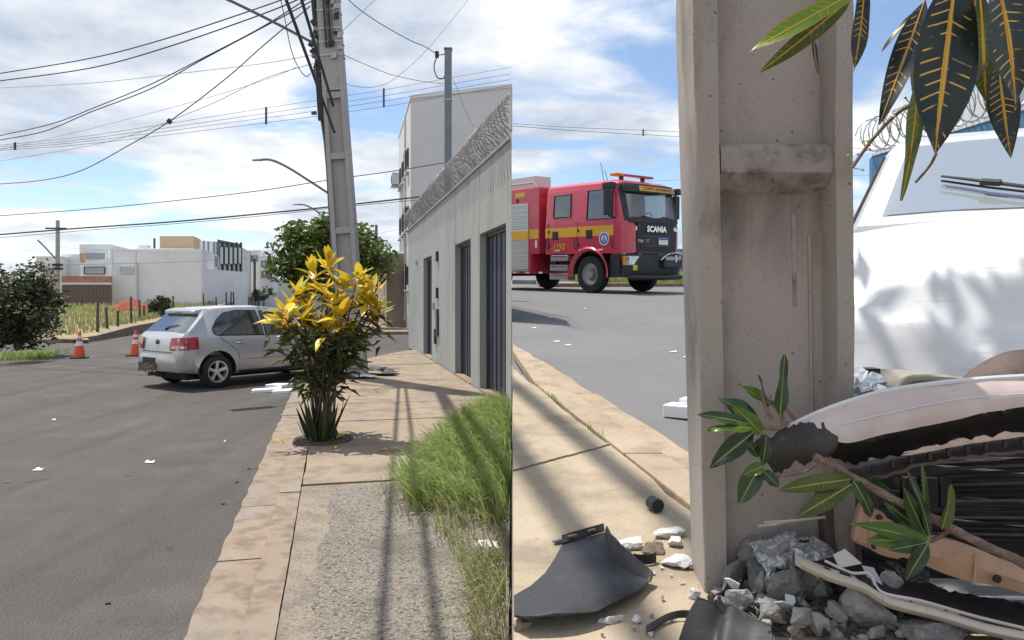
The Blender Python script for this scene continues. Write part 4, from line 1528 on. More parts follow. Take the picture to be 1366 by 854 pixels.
# ------------------------------------------------------------------ traffic cones
def make_cone(loc, label):
    o = thing('traffic_cone', label, 'cone', loc, rnd.uniform(0, 1), 'traffic cones across the street')
    MB().box(-0.2, 0.2, -0.2, 0.2, 0.0, 0.035).build('base', black_rubber, o, bevel=0.012)
    prof = lambda z: 0.155 - 0.125 * z / 0.68
    zs_ = [0.036, 0.22, 0.30, 0.44, 0.54, 0.66, 0.70]
    MB().lathe([(prof(z), z) for z in zs_] + [(prof(0.7) * 0.7, 0.712), (0.0, 0.712)], 20).build('cone_body', orange, o, smooth=True)
    for a, b in ((0.335, 0.45), (0.53, 0.60)):
        MB().lathe([(prof(a) + 0.001, a), (prof(a) + 0.004, a), (prof(b) + 0.004, b), (prof(b) + 0.001, b)], 20).build('reflective_band', refl_white, o, smooth=True)
    return o


cp = P(106, 478, 20.0)
make_cone((cp.x, cp.y, 0), 'orange traffic cone with white bands nearer the flowering shrub')
cp = P(181, 475, 20.8)
make_cone((cp.x, cp.y, 0), 'orange traffic cone with white bands just behind the silver car')

# ------------------------------------------------------------------ utility pole with cable clutter
pole_b = V((-2.97, 14.15, PZ))
pole_t = V((-3.72, 14.25, 10.6))


def h_pole(root, base_, top_, w0, w1, dp0, dp1, m, lower, face_rot=0.0, ribs=(), rec=0.3):
    """double-T concrete pole: two flanges, a web and cross ribs; lower = how far the recess starts"""
    ax = top_ - base_
    L = ax.length
    z = ax.normalized()
    x = V((math.cos(face_rot), math.sin(face_rot), 0))
    x = (x - z * x.dot(z)).normalized()
    y = z.cross(x)

    def at(l, a, b):
        f = l / L
        return base_ + z * l + x * (a * (w0 + (w1 - w0) * f) / 2) + y * (b * (dp0 + (dp1 - dp0) * f) / 2)
    return at, L


def lofted(at, l0, l1, a0, a1, b0, b1):
    return [[at(l, a0, b0), at(l, a1, b0), at(l, a1, b1), at(l, a0, b1)] for l in (l0, (l0 + l1) / 2, l1)]


pole = thing('utility_pole', 'leaning concrete utility pole with tangled cables behind the yellow croton', 'utility pole', pole_b)
at, PL = h_pole(pole, pole_b, pole_t, 0.47, 0.36, 0.34, 0.26, conc_pole, 0)
for a0, a1 in ((-1, -0.62), (0.62, 1)):
    MB().loft(lofted(at, 0, PL, a0, a1, -1, 1)).build('flange', conc_pole, pole, world=True, bevel=0.008)
MB().loft(lofted(at, 0, PL, -0.63, 0.63, -0.30, 0.30)).build('web', conc_pole, pole, world=True)
MB().loft(lofted(at, 5.4, PL, -0.63, 0.63, -0.94, -0.31)).build('solid_head', conc_pole, pole, world=True)
for l in (1.1, 2.7, 4.1, 5.25):
    MB().loft(lofted(at, l, l + 0.12, -0.625, 0.625, -0.93, -0.31)).build('rib', conc_pole, pole, world=True, bevel=0.01)
# bands, clamp boxes, splice closures
for l in (6.05, 6.3, 6.55, 6.9, 7.15):
    MB().loft(lofted(at, l, l + 0.035, -1.06, 1.06, -1.08, 1.08)).build('steel_band', steel, pole, world=True)
rr = random.Random(17)
for k in range(26):
    l = rr.uniform(5.6, 6.75)
    c = at(l, -1.05 - rr.uniform(0, 0.75), rr.uniform(-1.2, 0.2))
    a = V((rr.gauss(0, 1), rr.gauss(0, 1), rr.gauss(0, 1))).normalized()
    b = a.orthogonal().normalized()
    MB().obox(c, a * rr.uniform(0.03, 0.10), b * rr.uniform(0.015, 0.04), a.cross(b) * rr.uniform(0.015, 0.05)).build('clamp', rr.choice([black_plastic, black_plastic, steel, dark_frame]), pole, world=True)
for l, h in ((5.15, 0.5), (4.85, 0.35)):
    MB().loft([[at(l + q, -1.0 - 0.3, -0.9 + e) for e in (0,)] and [at(l + q, -1.55 + 0.5 * u_, -1.0 + 0.6 * v_) for u_, v_ in ((0, 0), (1, 0), (1, 1), (0, 1))] for q in (0, h)]).build('splice_closure', black_plastic, pole, world=True, bevel=0.02)
for k in range(9):
    a = -1.05 - rr.uniform(0, 0.55)
    pts = [at(l, a + rr.uniform(-0.12, 0.12), -0.6 + rr.uniform(-0.3, 0.3)) for l in (10.0, 9, 8, 7.2, 6.4, 5.8, 5.2)]
    if k < 4:
        pts += [at(l, -1.04, -0.5 - 0.12 * k) for l in (4.2, 3.0, 1.6, 0.2)]
    MB().tube(smooth_pts(pts, 4), 0.014 if k > 2 else 0.026, 6).build('riser_cable', cable if k % 3 else cable_grey, pole, world=True, smooth=True)
for k in range(4):
    a = -0.35 + 0.22 * k
    MB().tube([at(l, a + rr.uniform(-0.03, 0.03), -1.12) for l in (10.2, 9, 8, 7, 6.2)], 0.016, 6).build('riser_cable', cable_grey if k % 2 else cable, pole, world=True)
MB().tube([at(6.45 + 0.02 * k, 0.9 * math.cos(k), -1.15) for k in range(2)], 0.03, 6).build('clamp', black_plastic, pole, world=True)
for k in range(10):
    l = rr.uniform(6.0, 7.3)
    c = at(l, rr.uniform(-0.6, 1.15), -1.16)
    MB().obox(c, (rr.uniform(0.02, 0.06), 0, 0.01), (0, 0.03, 0), (0, 0, rr.uniform(0.02, 0.06))).build('clamp', rr.choice([black_plastic, steel]), pole, world=True)

# street lamp arm on the pole
la = thing('street_lamp', 'street lamp on a long grey arm clamped to the leaning concrete pole', 'street lamp', at(6.7, -1.3, -0.5))
arm = [P(419, 58, 14.1), P(360, 27, 13.7), P(298, -3, 13.3), P(240, -26, 12.9)]
MB().tube(smooth_pts(arm, 5), 0.028, 8).build('arm', cable_grey, la, world=True, smooth=True)
e = arm[-1]
dr = (arm[-1] - arm[-2]).normalized()
MB().obox(e + dr * 0.25, dr * 0.32, dr.cross(V((0, 0, 1))).normalized() * 0.11, V((0, 0, 0.05))).build('lamp_head', steel, la, world=True, bevel=0.03)
MB().obox(P(420, 59, 14.12), (0.05, 0, 0), (0, 0.06, 0), (0, 0, 0.09)).build('clamp', steel, la, world=True)

# lamps on poles further down the street
def far_lamp(label, pts, pole_px, d, r, py_base, py_top):
    b = P(pole_px, py_base, d)
    o = thing('street_lamp', label, 'street lamp', b)
    MB().tube(smooth_pts([P(px, py, d) for px, py in pts], 5), r, 7).build('arm', cable_grey, o, world=True, smooth=True)
    h = P(*pts[0], d)
    MB().obox(h + V((-0.08, 0, 0.0)), (0.22, 0, 0.015), (0, 0.1, 0), (0, 0, 0.035)).build('lamp_head', steel, o, world=True, bevel=0.02)
    MB().tube([V((b.x, b.y, PZ)), V((b.x, b.y, 1.6 - (py_top - 398) / 1000 * d))], [0.16, 0.10], 10).build('post', conc_pole, o, world=True, smooth=True)


far_lamp('curved street lamp arm reaching out from behind the leaning concrete pole', [(346, 213.5), (362, 213.5), (385, 224), (412, 241), (440, 259)], 447, 34, 0.055, 440, 245)
far_lamp('small far street lamp low behind the leaning concrete pole', [(396, 273), (406, 273.5), (420, 280), (432, 291)], 441, 56, 0.06, 420, 284)

# grey service post behind the wall
sp = thing('service_post', 'square grey metal service post rising behind the razor wire', 'post', (-1.49, 17.5, 0.9))
MB().prism([V((-1.57, 17.42, 0.5)), V((-1.41, 17.42, 0.5)), V((-1.41, 17.58, 0.5)), V((-1.57, 17.58, 0.5))], (0, 0, 6.9)).build('post', galv, sp, world=True, bevel=0.008)
MB().box(-1.585, -1.395, 17.405, 17.595, 7.402, 7.43).build('cap', galv, sp, world=True)
for z in (4.7, 6.2):
    MB().box(-1.582, -1.398, 17.408, 17.592, z, z + 0.04).build('band', steel, sp, world=True)
ins = P(584, 74, 17.45)
MB().tube([ins + V((-0.02, 0, -0.05)), ins + V((-0.02, 0, 0.09))], 0.045, 10).build('insulator', black_plastic, sp, world=True)
MB().tube([ins, V((-1.57, 17.5, ins.z + 0.05))], 0.016, 6).build('bracket', steel, sp, world=True)
MB().tube(smooth_pts([ins, P(579, 88, 17.45), P(583, 103, 17.45), P(592, 104, 17.45), P(594, 96, 17.42)], 5), 0.014, 6).build('drip_loop', cable, sp, world=True, smooth=True)

# small far pole on the right and pole left of the houses
fp = thing('far_pole', 'thin grey pole standing before the brown wall', 'pole', P(502, 437, 40))
MB().tube([V((wpx(502, 40), 40, PZ)), V((wpx(502, 40), 40, zpx(300, 40)))], [0.10, 0.075], 10).build('shaft', galv, fp, world=True)
MB().box(wpx(519, 46), wpx(521, 46), 46, 46.1, 3, zpx(325, 46)).build('stub', conc_pole, fp, world=True)
fl = thing('far_utility_pole', 'far utility pole with crossarm in front of the stepped white house', 'utility pole', P(77, 412, 50))
fx = wpx(77, 50)
MB().tube([V((fx, 50, 0.5)), V((fx, 50, zpx(294, 50)))], [0.17, 0.12], 10).build('shaft', conc_pole, fl, world=True)
MB().box(fx - 0.75, fx + 0.65, 49.85, 49.93, zpx(306, 50), zpx(304, 50)).build('crossarm', dark_frame, fl, world=True)
MB().tube([V((fx - 0.1, 49.9, zpx(345, 50))), V((fx - 0.45, 49.3, zpx(330, 50))), V((fx - 0.65, 48.9, zpx(322, 50)))], 0.05, 6).build('lamp_arm', galv, fl, world=True)
for z in (352, 357):
    MB().box(fx - 0.24, fx + 0.24, 49.75, 50.2, zpx(z + 3, 50), zpx(z, 50)).build('clamp_box', black_plastic, fl, world=True)

# ------------------------------------------------------------------ overhead wires
def wire(label, pts, r, m=cable, k=8, group=None, name='overhead_wire'):
    pp = smooth_pts([P(*p) for p in pts], k)
    mb = MB().tube(pp, r * 0.58, 6, True)
    o = mb.build(name, m, None, smooth=True, fixn=False)
    c = pp[len(pp) // 2].copy()
    o.data.transform(Matrix.Translation(-c))
    o.location = c
    tag(o, label, 'wire', group)
    return o


wire('upper of two parallel black cables sweeping from the pole top over the street', [(-40, 104, 20), (0, 98, 19), (120, 78, 17.5), (220, 52, 16.3), (350, 9, 14.9), (412, -14, 14.2)], 0.022)
wire('lower of two parallel black cables sweeping from the pole top over the street', [(-40, 113, 20), (0, 108, 19), (120, 91, 17.5), (220, 64, 16.3), (350, 19, 14.9), (414, -8, 14.2)], 0.022)
wire('thin grey wire running nearly level from the pole clamps across the street', [(-40, 119, 24), (0, 117.5, 23), (120, 111, 20), (240, 98, 17), (350, 85, 15), (420, 73, 14.2)], 0.010, cable_grey)
wire('upper strand of the sagging twisted cable pair left of the pole', [(-40, 191, 22), (0, 181, 21), (70, 165, 19.5), (130, 142, 18.3), (200, 113, 17), (262, 82, 16), (350, 36, 14.9), (413, -4, 14.2)], 0.020)
wire('lower strand of the sagging twisted cable pair left of the pole', [(-40, 195, 22.1), (0, 187, 21.1), (60, 175, 19.6), (120, 150, 18.4), (200, 119, 17.1), (262, 84, 16.1), (350, 37, 14.95), (415, 2, 14.2)], 0.020)
wire('black cable with deep sag and a small splice dropping left from the pole', [(-40, 246, 24), (0, 245.5, 22.5), (60, 240, 20.6), (110, 227, 19), (170, 195, 17.6), (226, 162, 16.5), (300, 106, 15.2), (350, 62, 14.6), (414, 8, 14.2)], 0.019)
b_ = P(226, 162, 16.5)
tag(MB().obox(V(), (0.035, 0, 0.03), (0, 0.03, 0), (-0.03, 0, 0.04)).build('cable_splice', black_plastic, None, bevel=0.01), 'small dark splice on the deep sagging cable', 'splice').location = b_
wire('thin grey wire curving from low on the pole clamps to the far left', [(-40, 222, 30), (0, 215, 28), (140, 190, 22), (260, 148, 17), (350, 106, 15), (422, 84, 14.2)], 0.010, cable_grey)
wire('thin pale wire rising from the spaced cables up to the pole', [(0, 200, 27), (100, 177, 24), (250, 138, 18), (350, 108, 15.5), (395, 90, 14.4)], 0.008, cable_grey)
sy = [(0, 0), (7, 4), (13, 8), (19.5, 13)]
for j, (a, b) in enumerate(sy):
    wire('one of four parallel spaced line cables passing behind the concrete pole', [(-60, 203 + a * 0.25, 30), (0, 194 + a * 0.35, 30), (120, 181 + a * 0.55, 30), (350, 145 + a, 30), (512, 120 + a * 1.15, 31.5), (600, 104 + a * 1.2, 32.5), (681, 90 + a * 1.25, 33.0)], 0.014, cable if j else cable_grey, group='spaced line cables')
for px, y0, y1, d in ((355, 143, 166, 29.95), (512, 118, 143, 31.45), (20, 190, 200, 29.95)):
    a, b = P(px, y0, d), P(px, y1, d)
    o = MB().obox(V(), (0.035, 0, 0), (0, 0.03, 0), (a - b) / 2).build('line_spacer', dark_frame, None)
    o.location = (a + b) / 2
    tag(o, {355: 'dark bar spacer on the line cables left of the concrete pole', 512: 'dark bar spacer on the line cables between pole and apartment block', 20: 'short dark bar spacer on the line cables high over the dark shrub'}[px], 'spacer')
cb = P(419, 151, 29.9)
o = MB().obox(V(), (0.10, 0, 0), (0, 0.06, 0), (0, 0, 0.06)).build('cable_box', dark_frame, None, bevel=0.01)
o.location = cb
tag(o, 'small dark box hanging on the line cables beside the pole', 'box')
wire('thick black cable reaching the grey service post from across the street', [(-60, 293, 25), (0, 288, 24.5), (120, 279, 23), (250, 266, 21.5), (350, 254, 20), (440, 240, 19), (520, 229, 18.2), (594, 217, 17.5)], 0.020)
wire('thick low black cable bundle running behind the pole to the grey wall', [(-60, 317, 29), (0, 313, 28.5), (100, 305, 28), (230, 296, 27), (350, 285, 26), (440, 276, 25.5), (566, 262, 25)], 0.048)
wire('thin companion cable slung just below the low cable bundle', [(-60, 319, 29.2), (0, 317, 28.7), (120, 307, 28.1), (240, 298, 27.1), (350, 288, 26.1), (440, 278, 25.6), (566, 266, 25.1)], 0.018)
wire('far thin wire crossing in front of the white house wall', [(77, 354, 49.8), (151, 352, 52), (230, 350, 54), (350, 343, 56), (437, 330, 56)], 0.022, cable_grey)
wire('very thin far wire above the white house roofs', [(77, 330, 49.8), (151, 334, 52), (260, 338, 54), (372, 334, 56), (440, 325, 56)], 0.012, cable_grey)
wire('thin grey wire crossing to the brown wall at far pole height', [(458, 318, 40), (502, 312, 40), (560, 300, 38)], 0.012, cable_grey)
wire('black drop cable from above to the insulator on the grey service post', [(440, -30, 14.2), (466, 1, 14.7), (500, 27, 15.4), (545, 53, 16.5), (566, 62, 17.0), (584, 73, 17.45)], 0.015)
wire('thin wire making a long loop between pole and sky above the apartment', [(457, 106, 14.2), (468, 114, 14.6), (500, 116, 15.5), (528, 104, 16.4), (566, 70, 17.5), (600, 30, 18.6), (640, -20, 20)], 0.0095, cable_grey)
wire('short thin wire rising right from the side of the pole', [(454, 44, 14.2), (475, 24, 14.3), (500, 0, 14.6), (520, -20, 14.8)], 0.009, cable_grey)
wire('thin wire sagging from the pole clamps towards the service post', [(458, 73, 14.2), (480, 83, 14.8), (520, 99, 16), (560, 108, 17), (592, 112, 17.45)], 0.011, cable_grey)
wire('loose cable end dangling left of the pole clamps', [(372, -12, 13.6), (380, 25, 13.7), (388, 65, 13.8), (398, 90, 13.9), (408, 102, 14.0), (414, 98, 14.05)], 0.014)
wire('thin guy wire falling from the service post to the razor wire', [(604, 105, 17.45), (612, 124, 17.3), (622, 150, 17), (632, 170, 16.8)], 0.009, cable_grey)
# cable bundles from the pole along the pavement overhead, the ones that draw lines on the ground
for j, (z0, x1, y1, z1, lb_) in enumerate(((4.7, -2.36, 4.85, 6.0, 'lower cable bundle leaving the concrete pole low over the pavement'), (5.2, -2.16, 4.85, 6.2, 'second cable bundle leaving the concrete pole over the pavement'),
                                           (7.5, -1.98, 4.7, 7.5, 'high cable bundle passing over the grey wall from the pole'), (7.8, -1.76, 4.7, 7.7, 'highest cable bundle passing over the grey wall from the pole'))):
    a = V((-3.33 - 0.045 * (z0 - 5), 14.0, z0))
    b = V((x1, y1, z1))
    b2 = b + (b - a) * 0.75
    pts = [a + (b2 - a) * (k / 14) for k in range(15)]
    o = MB().tube(pts, 0.024 if j < 2 else 0.05, 8, True).build('cable_bundle', cable, None, smooth=True)
    tag(o, lb_, 'cable')

# ------------------------------------------------------------------ plants of the left place
def stems(root, base_, tips, r0, r1, m, name='stem', rr=rnd, spread=0.04):
    for tp in tips:
        b0 = base_ + V((rr.uniform(-1, 1), rr.uniform(-1, 1), 0)) * spread
        mid = V((b0.x + (tp.x - b0.x) * 0.33, b0.y + (tp.y - b0.y) * 0.33, (b0.z + tp.z) / 2)) + V((rr.uniform(-1, 1), rr.uniform(-1, 1), 0)) * (tp - base_).length * 0.05
        MB().tube(smooth_pts([b0, mid, tp], 4), [r0 + (r1 - r0) * k / 8 for k in range(9)], 6).build(name, m, root, world=True, smooth=True)


# yellow croton
rr = random.Random(23)
cb_ = V((-1.98, 7.92, PZ))
crot = thing('croton_shrub', 'yellow leaved croton shrub growing at the pavement edge', 'shrub', cb_)
LM = {}
for nm, m in (('y', croton_y), ('o', croton_o), ('g', croton_g), ('d', croton_d)):
    LM[nm] = [leaf_mesh('leaf', 0.235 if nm != 'd' else 0.20, 0.082, m, droop=dd, fold=0.35, n=5, seed=q, cols=1) for q, dd in enumerate((0.15, 0.45, -0.1))]
tips = []


def pxz(px, py, d):
    return P(px, py, d)


heads = [(470 - 32, 352), (418, 365), (398, 392), (381, 418), (372, 430), (405, 425), (432, 385), (452, 380), (475, 372), (497, 385), (500, 405), (478, 410), (455, 418), (440, 430), (412, 405), (425, 440), (465, 440), (395, 440), (448, 400), (487, 395), (385, 405), (505, 420)]
centres = []
for k, (px, py) in enumerate(heads):
    centres.append(pxz(px, py, 7.92 + rr.uniform(-0.35, 0.35)))
low = []
for k in range(46):
    a = rr.uniform(-1, 1)
    py = rr.uniform(438, 528)
    wd = lerp_tab([(438, 52), (470, 42), (528, 26)], py)
    low.append(pxz(432 + a * wd, py, 7.92 + rr.uniform(-0.45, 0.45)))
stems(crot, cb_, [c - V((0, 0, 0.05)) for c in centres[:14]] + low[:6], 0.017, 0.008, bark, rr=rr, spread=0.12)


def whorl(root, c, kinds, n, rr, up=0.6, sc=1.0, name='leaf'):
    for q in range(n):
        a = rr.uniform(0, 2 * math.pi)
        d = V((math.cos(a), math.sin(a), up + rr.uniform(-0.45, 0.6))).normalized()
        me = rr.choice(LM[rr.choice(kinds)])
        o = link(name, me, None, root)
        s = sc * rr.uniform(0.7, 1.15)
        m = frame(d, V((rr.uniform(-.3, .3), rr.uniform(-.3, .3), 1)), c + V((rr.uniform(-.03, .03), rr.uniform(-.03, .03), rr.uniform(-.05, .05)))) @ Matrix.Scale(s, 4)
        o.matrix_basis = wm(root).inverted() @ m


for c in centres:
    top = c.z > 1.45
    whorl(crot, c - V((0, 0, 0.03)), ('y', 'y', 'y', 'g') if top else ('y', 'y', 'y', 'o', 'g'), 10, rr, 0.85)
    whorl(crot, c - V((0, 0, 0.10)), ('y', 'y', 'g', 'o') if top else ('y', 'g', 'd', 'd', 'o'), 4, rr, 0.25)
# dark old leaves further down, past the first ones joined
mbd = MB()
for c in low:
    for q in range(10):
        a = rr.uniform(0, 2 * math.pi)
        d = V((math.cos(a), math.sin(a), rr.uniform(-0.5, 0.5))).normalized()
        n_ = V((rr.uniform(-.4, .4), rr.uniform(-.4, .4), 1))
        fr_ = frame(d, n_, c + V((rr.uniform(-.08, .08), rr.uniform(-.08, .08), rr.uniform(-.08, .08))))
        L_ = rr.uniform(0.13, 0.22)
        mbd.add([fr_ @ V(p) for p in ((0, 0, 0), (L_ * 0.4, 0.028, 0.01), (L_, 0, -0.04), (L_ * 0.4, -0.028, 0.01))], [(0, 1, 2, 3)])
for c in centres:
    for q in range(8):
        a = rr.uniform(0, 2 * math.pi)
        d = V((math.cos(a), math.sin(a), rr.uniform(-0.6, 0.3))).normalized()
        fr_ = frame(d, V((rr.uniform(-.4, .4), rr.uniform(-.4, .4), 1)), c + V((rr.uniform(-.12, .12), rr.uniform(-.12, .12), rr.uniform(-.34, -.16))))
        L_ = rr.uniform(0.13, 0.20)
        mbd.add([fr_ @ V(p) for p in ((0, 0, 0), (L_ * 0.4, 0.026, 0.01), (L_, 0, -0.04), (L_ * 0.4, -0.026, 0.01))], [(0, 1, 2, 3)])
tag(mbd.build('old_leaves', croton_old, crot, world=True, fixn=False), kind='stuff')

# snake plant round its foot
sb = cb_ + V((-0.02, -0.12, 0))
snk = thing('snake_plant', 'clump of stiff upright snake plant leaves at the foot of the croton', 'plant', sb)
for k in range(38):
    a = rr.uniform(0, 2 * math.pi)
    q = rr.uniform(0, 0.14)
    c = sb + V((math.cos(a) * q, math.sin(a) * q, -0.01))
    me = leaf_mesh('leaf', rr.uniform(0.26, 0.56), 0.062, snake_m, droop=rr.uniform(-0.05, 0.08), fold=0.3, n=5, shape=0.6, seed=k, cols=1)
    o = link('leaf', me, None, snk)
    o.matrix_basis = wm(snk).inverted() @ frame(V((math.cos(a) * (0.10 + q * 2.6), math.sin(a) * (0.10 + q * 2.6), 1)), V((rr.uniform(-1, 1), rr.uniform(-1, 0.2), 0.2)), c)

sm = MB()
n_ = 28
pit = [(cb_.x + (0.30 + 0.05 * noise.noise(V((math.cos(2 * math.pi * k / n_) * 2, math.sin(2 * math.pi * k / n_) * 2, 7)))) * math.cos(2 * math.pi * k / n_), cb_.y - 0.05 + (0.34 + 0.06 * noise.noise(V((math.cos(2 * math.pi * k / n_) * 2, math.sin(2 * math.pi * k / n_) * 2, 3)))) * math.sin(2 * math.pi * k / n_)) for k in range(n_)]
sm.slab(pit, lambda x, y: PZ + 0.006 + 0.004 * noise.noise(V((x * 20, y * 20, 0))), 0.03)
struct('soil', sm, dirt_dark)
for k in range(9):
    me = LM[('y', 'o', 'o', 'd')[k % 4]][k % 3]
    a = rr.uniform(0, 6.28)
    o = link('fallen_leaf', me)
    o.matrix_basis = frame(V((math.cos(a), math.sin(a), 0.12)), V((0, 0, 1)), V((cb_.x + rr.gauss(0.1, 0.35), cb_.y + rr.gauss(-0.15, 0.35), PZ + 0.02))) @ Matrix.Scale(0.6, 4)
    tag(o, 'dropped croton leaf lying on the pavement', 'leaf', 'dropped croton leaves')

# dark flowering shrub on the corner
def shrub(name, label, b, rad, zc, n, size, mats, weights, trunks, seed, cat='shrub', crown='crown', clumps=22, shell=0.35):
    rr = random.Random(seed)
    o = thing(name, label, cat, b)
    mbs = [MB() for _ in mats]
    foliage(mbs, rr, b + V((0, 0, zc)), rad, n, size, clumps, shell, weights=weights)
    for mb, m, nm in zip(mbs, mats, (crown, 'blossom', 'blossom')):
        if mb.f:
            mb.build(nm, m, o, world=True, fixn=False)
    for k in range(trunks):
        tp = b + V((rr.uniform(-.6, .6) * rad[0], rr.uniform(-.6, .6) * rad[1], zc + rr.uniform(-0.1, 0.35) * rad[2]))
        stems(o, b, [tp], 0.045, 0.015, bark, 'trunk' if k == 0 else 'limb', rr)
    return o


shrub('flowering_shrub', 'dense dark shrub with pinkish flower heads on the street corner', V((-13.55, 20.6, PZ)), (1.02, 0.95, 1.15), 1.24, 6300, 0.085, [leaf_dark, leaf_pink], (10, 1.0), 7, 31, clumps=44)
shrub('low_shrub', 'small low dark shrub tucked against the flowering shrub', V((-14.35, 20.2, PZ)), (0.45, 0.45, 0.55), 0.5, 900, 0.07, [leaf_dark], None, 4, 32)
shrub('bush', 'round grey-green bush on the vacant lot beside the fence', V((wpx(217, 42), 42, lot_z(wpx(217, 42), 42))), (0.72, 0.6, 0.6), 0.62, 1700, 0.09, [leaf_mid], None, 4, 33, cat='bush')
shrub('street_tree', 'green leafy street tree behind the leaning concrete pole', V((wpx(440, 36.5), 36.5, PZ)), (2.5, 1.9, 1.75), 3.55, 9500, 0.17, [leaf_green], None, 6, 34, cat='tree', clumps=46)
shrub('street_tree', 'small dim tree at the far end of the street beside the distant house', V((wpx(352, 78), 78, 0.4)), (1.1, 1.0, 0.8), 1.6, 700, 0.14, [leaf_mid], None, 3, 35, cat='tree')

# grass patch on the corner, lot grass, red earth heap, fence posts
def blades(mb, pts, rr, h0, h1, w, lean=(0, 0), sprd=0.5):
    for p in pts:
        h = rr.uniform(h0, h1)
        a = rr.uniform(0, 2 * math.pi)
        d = V((math.cos(a) * sprd * rr.random() + lean[0] * rr.uniform(0.4, 1.4), math.sin(a) * sprd * rr.random() + lean[1] * rr.uniform(0.4, 1.4), 0))
        s = V((-math.sin(a), math.cos(a), 0)) * w * rr.uniform(0.6, 1.2)
        m1 = p + d * h * 0.25 + V((0, 0, h * 0.5))
        m2 = p + d * h * 0.75 + V((0, 0, h * 0.85))
        tp = p + d * h * 1.35 + V((0, 0, h * rr.uniform(0.75, 1.0)))
        mb.add([p - s, p + s, m1 + s * 0.9, m1 - s * 0.9, m2 + s * 0.6, m2 - s * 0.6, tp], [(0, 1, 2, 3), (3, 2, 4, 5), (5, 4, 6)])


rr = random.Random(51)
gp = MB()
blades(gp, [V((wpx(rr.uniform(14, 56), 18.6), 18.6 + rr.gauss(0, 0.4), PZ)) for _ in range(1300)], rr, 0.08, 0.22, 0.012)
tag(gp.build('grass_patch', grass_m, None, fixn=False), 'small bright green grass patch on the corner kerb', 'grass', kind='stuff')
gl = MB()
pts = []
for _ in range(5200):
    y = rr.uniform(31, 56)
    x = lot_edge(y) - 0.8 - rr.random() ** 1.3 * 22
    if noise.noise(V((x * 0.15, y * 0.2, 3))) > -0.05 and not (y < 37 and rr.random() < 0.6):
        pts.append(V((x, y, lot_z(x, y))))
blades(gl, pts, rr, 0.12, 0.38, 0.03)
tag(gl.build('lot_grass', grass_m, None, fixn=False), 'green grass growing across the vacant lot', 'grass', kind='stuff')
gl = MB()
pts = []
for _ in range(6500):
    y = rr.uniform(28.5, 62)
    x = lot_edge(y) - 0.6 - rr.random() ** 1.4 * 20
    pts.append(V((x, y, lot_z(x, y))))
blades(gl, pts, rr, 0.12, 0.4, 0.028)
tag(gl.build('dry_grass', grass_dry, None, fixn=False), 'dry straw coloured weeds on the vacant lot', 'grass', kind='stuff')

mc = V((wpx(174, 49), 49, lot_z(wpx(174, 49), 49) - 0.05))
mo = MB().grid(lambda a, b: (lambda r_, t: mc + V((1.55 * r_ * math.cos(t), 1.2 * r_ * math.sin(t), max(-0.05, 0.78 * (1 - r_ ** 1.5) + 0.16 * noise.noise(V((r_ * 2 * math.cos(t) * 2, r_ * 2 * math.sin(t) * 2, 0)))))))(b, a * 2 * math.pi), 36, 10)
tag(mo.build('earth_heap', red_earth, None, smooth=True), 'heap of red earth on the vacant lot', 'earth heap')

posts = [(130, 402, 30.5), (143, 410, 32), (157, 414.5, 33), (175, 396, 36), (187, 400, 38), (192, 408, 39.5), (204, 402, 42), (231, 395, 44), (272, 391, 52), (289, 396, 55), (302, 390, 56), (308, 389, 59), (312, 389, 62), (317, 387, 65), (321, 387, 68), (325, 386, 71)]
for px, top, d in posts:
    x = wpx(px, d)
    z0 = lot_z(x, d) - 0.1
    z1 = zpx(top, d)
    o = MB()
    ln_ = rnd.uniform(-0.06, 0.06)
    o.tube([V((0, 0, 0)), V((ln_ * 0.4, 0, (z1 - z0) * 0.5)), V((ln_, 0, z1 - z0))], [0.062, 0.058, 0.05], 7)
    q = o.build('fence_post', wood_post, None)
    q.location = (x, d, z0)
    tag(q, 'weathered dark fence post round the vacant lot', 'fence post', 'fence posts round the lot')

# tall grass in front of the wall
rr = random.Random(61)
GB = [(3.0, -0.10), (4.0, -0.20), (4.6, -0.36), (5.1, -0.66), (5.65, -0.80), (6.2, -0.76), (7.0, -0.70), (8.0, -0.56), (8.8, -0.45), (9.9, -0.12)]
gm, gd = MB(), MB()
pts, ptd = [], []
while len(pts) < 7000:
    y = rr.uniform(3.2, 9.7)
    e = lerp_tab(GB, y)
    x = e * rr.random() - 0.015
    s_, t_ = st(x, y)
    if t_ > 2.9:
        continue
    if y < 5.0 and rr.random() < 0.86:
        continue
    if noise.noise(V((x * 3, y * 2, 0))) < -0.05 and y < 5.2:
        continue
    pts.append(V((x, y, PZ - 0.02)))
while len(ptd) < 1500:
    y = rr.uniform(3.0, 9.8)
    e = lerp_tab(GB, y) * 1.22
    x = e * rr.random() - 0.015
    s_, t_ = st(x, y)
    if t_ > 2.9:
        continue
    ptd.append(V((x, y, PZ - 0.02)))
blades(gm, [p for p in pts if p.y > 4.9], rr, 0.12, 0.36, 0.006, lean=(-0.42, -0.1), sprd=0.55)
blades(gm, [p for p in pts if p.y <= 4.9], rr, 0.06, 0.22, 0.0045, lean=(-0.3, -0.1), sprd=0.7)
blades(gd, ptd, rr, 0.06, 0.30, 0.003, lean=(-0.4, -0.1), sprd=0.8)
for mb in (gm, gd):
    for v_ in mb.v:
        if v_.x > -0.004:
            v_.x = -0.004
tag(gm.build('tall_grass', grass_m, None, fixn=False), 'tall green grass growing on the pavement in front of the grey wall', 'grass', kind='stuff')
tag(gd.build('dry_grass', grass_dry, None, fixn=False), 'dry pale grass stalks mixed into the tall green grass', 'grass', kind='stuff')


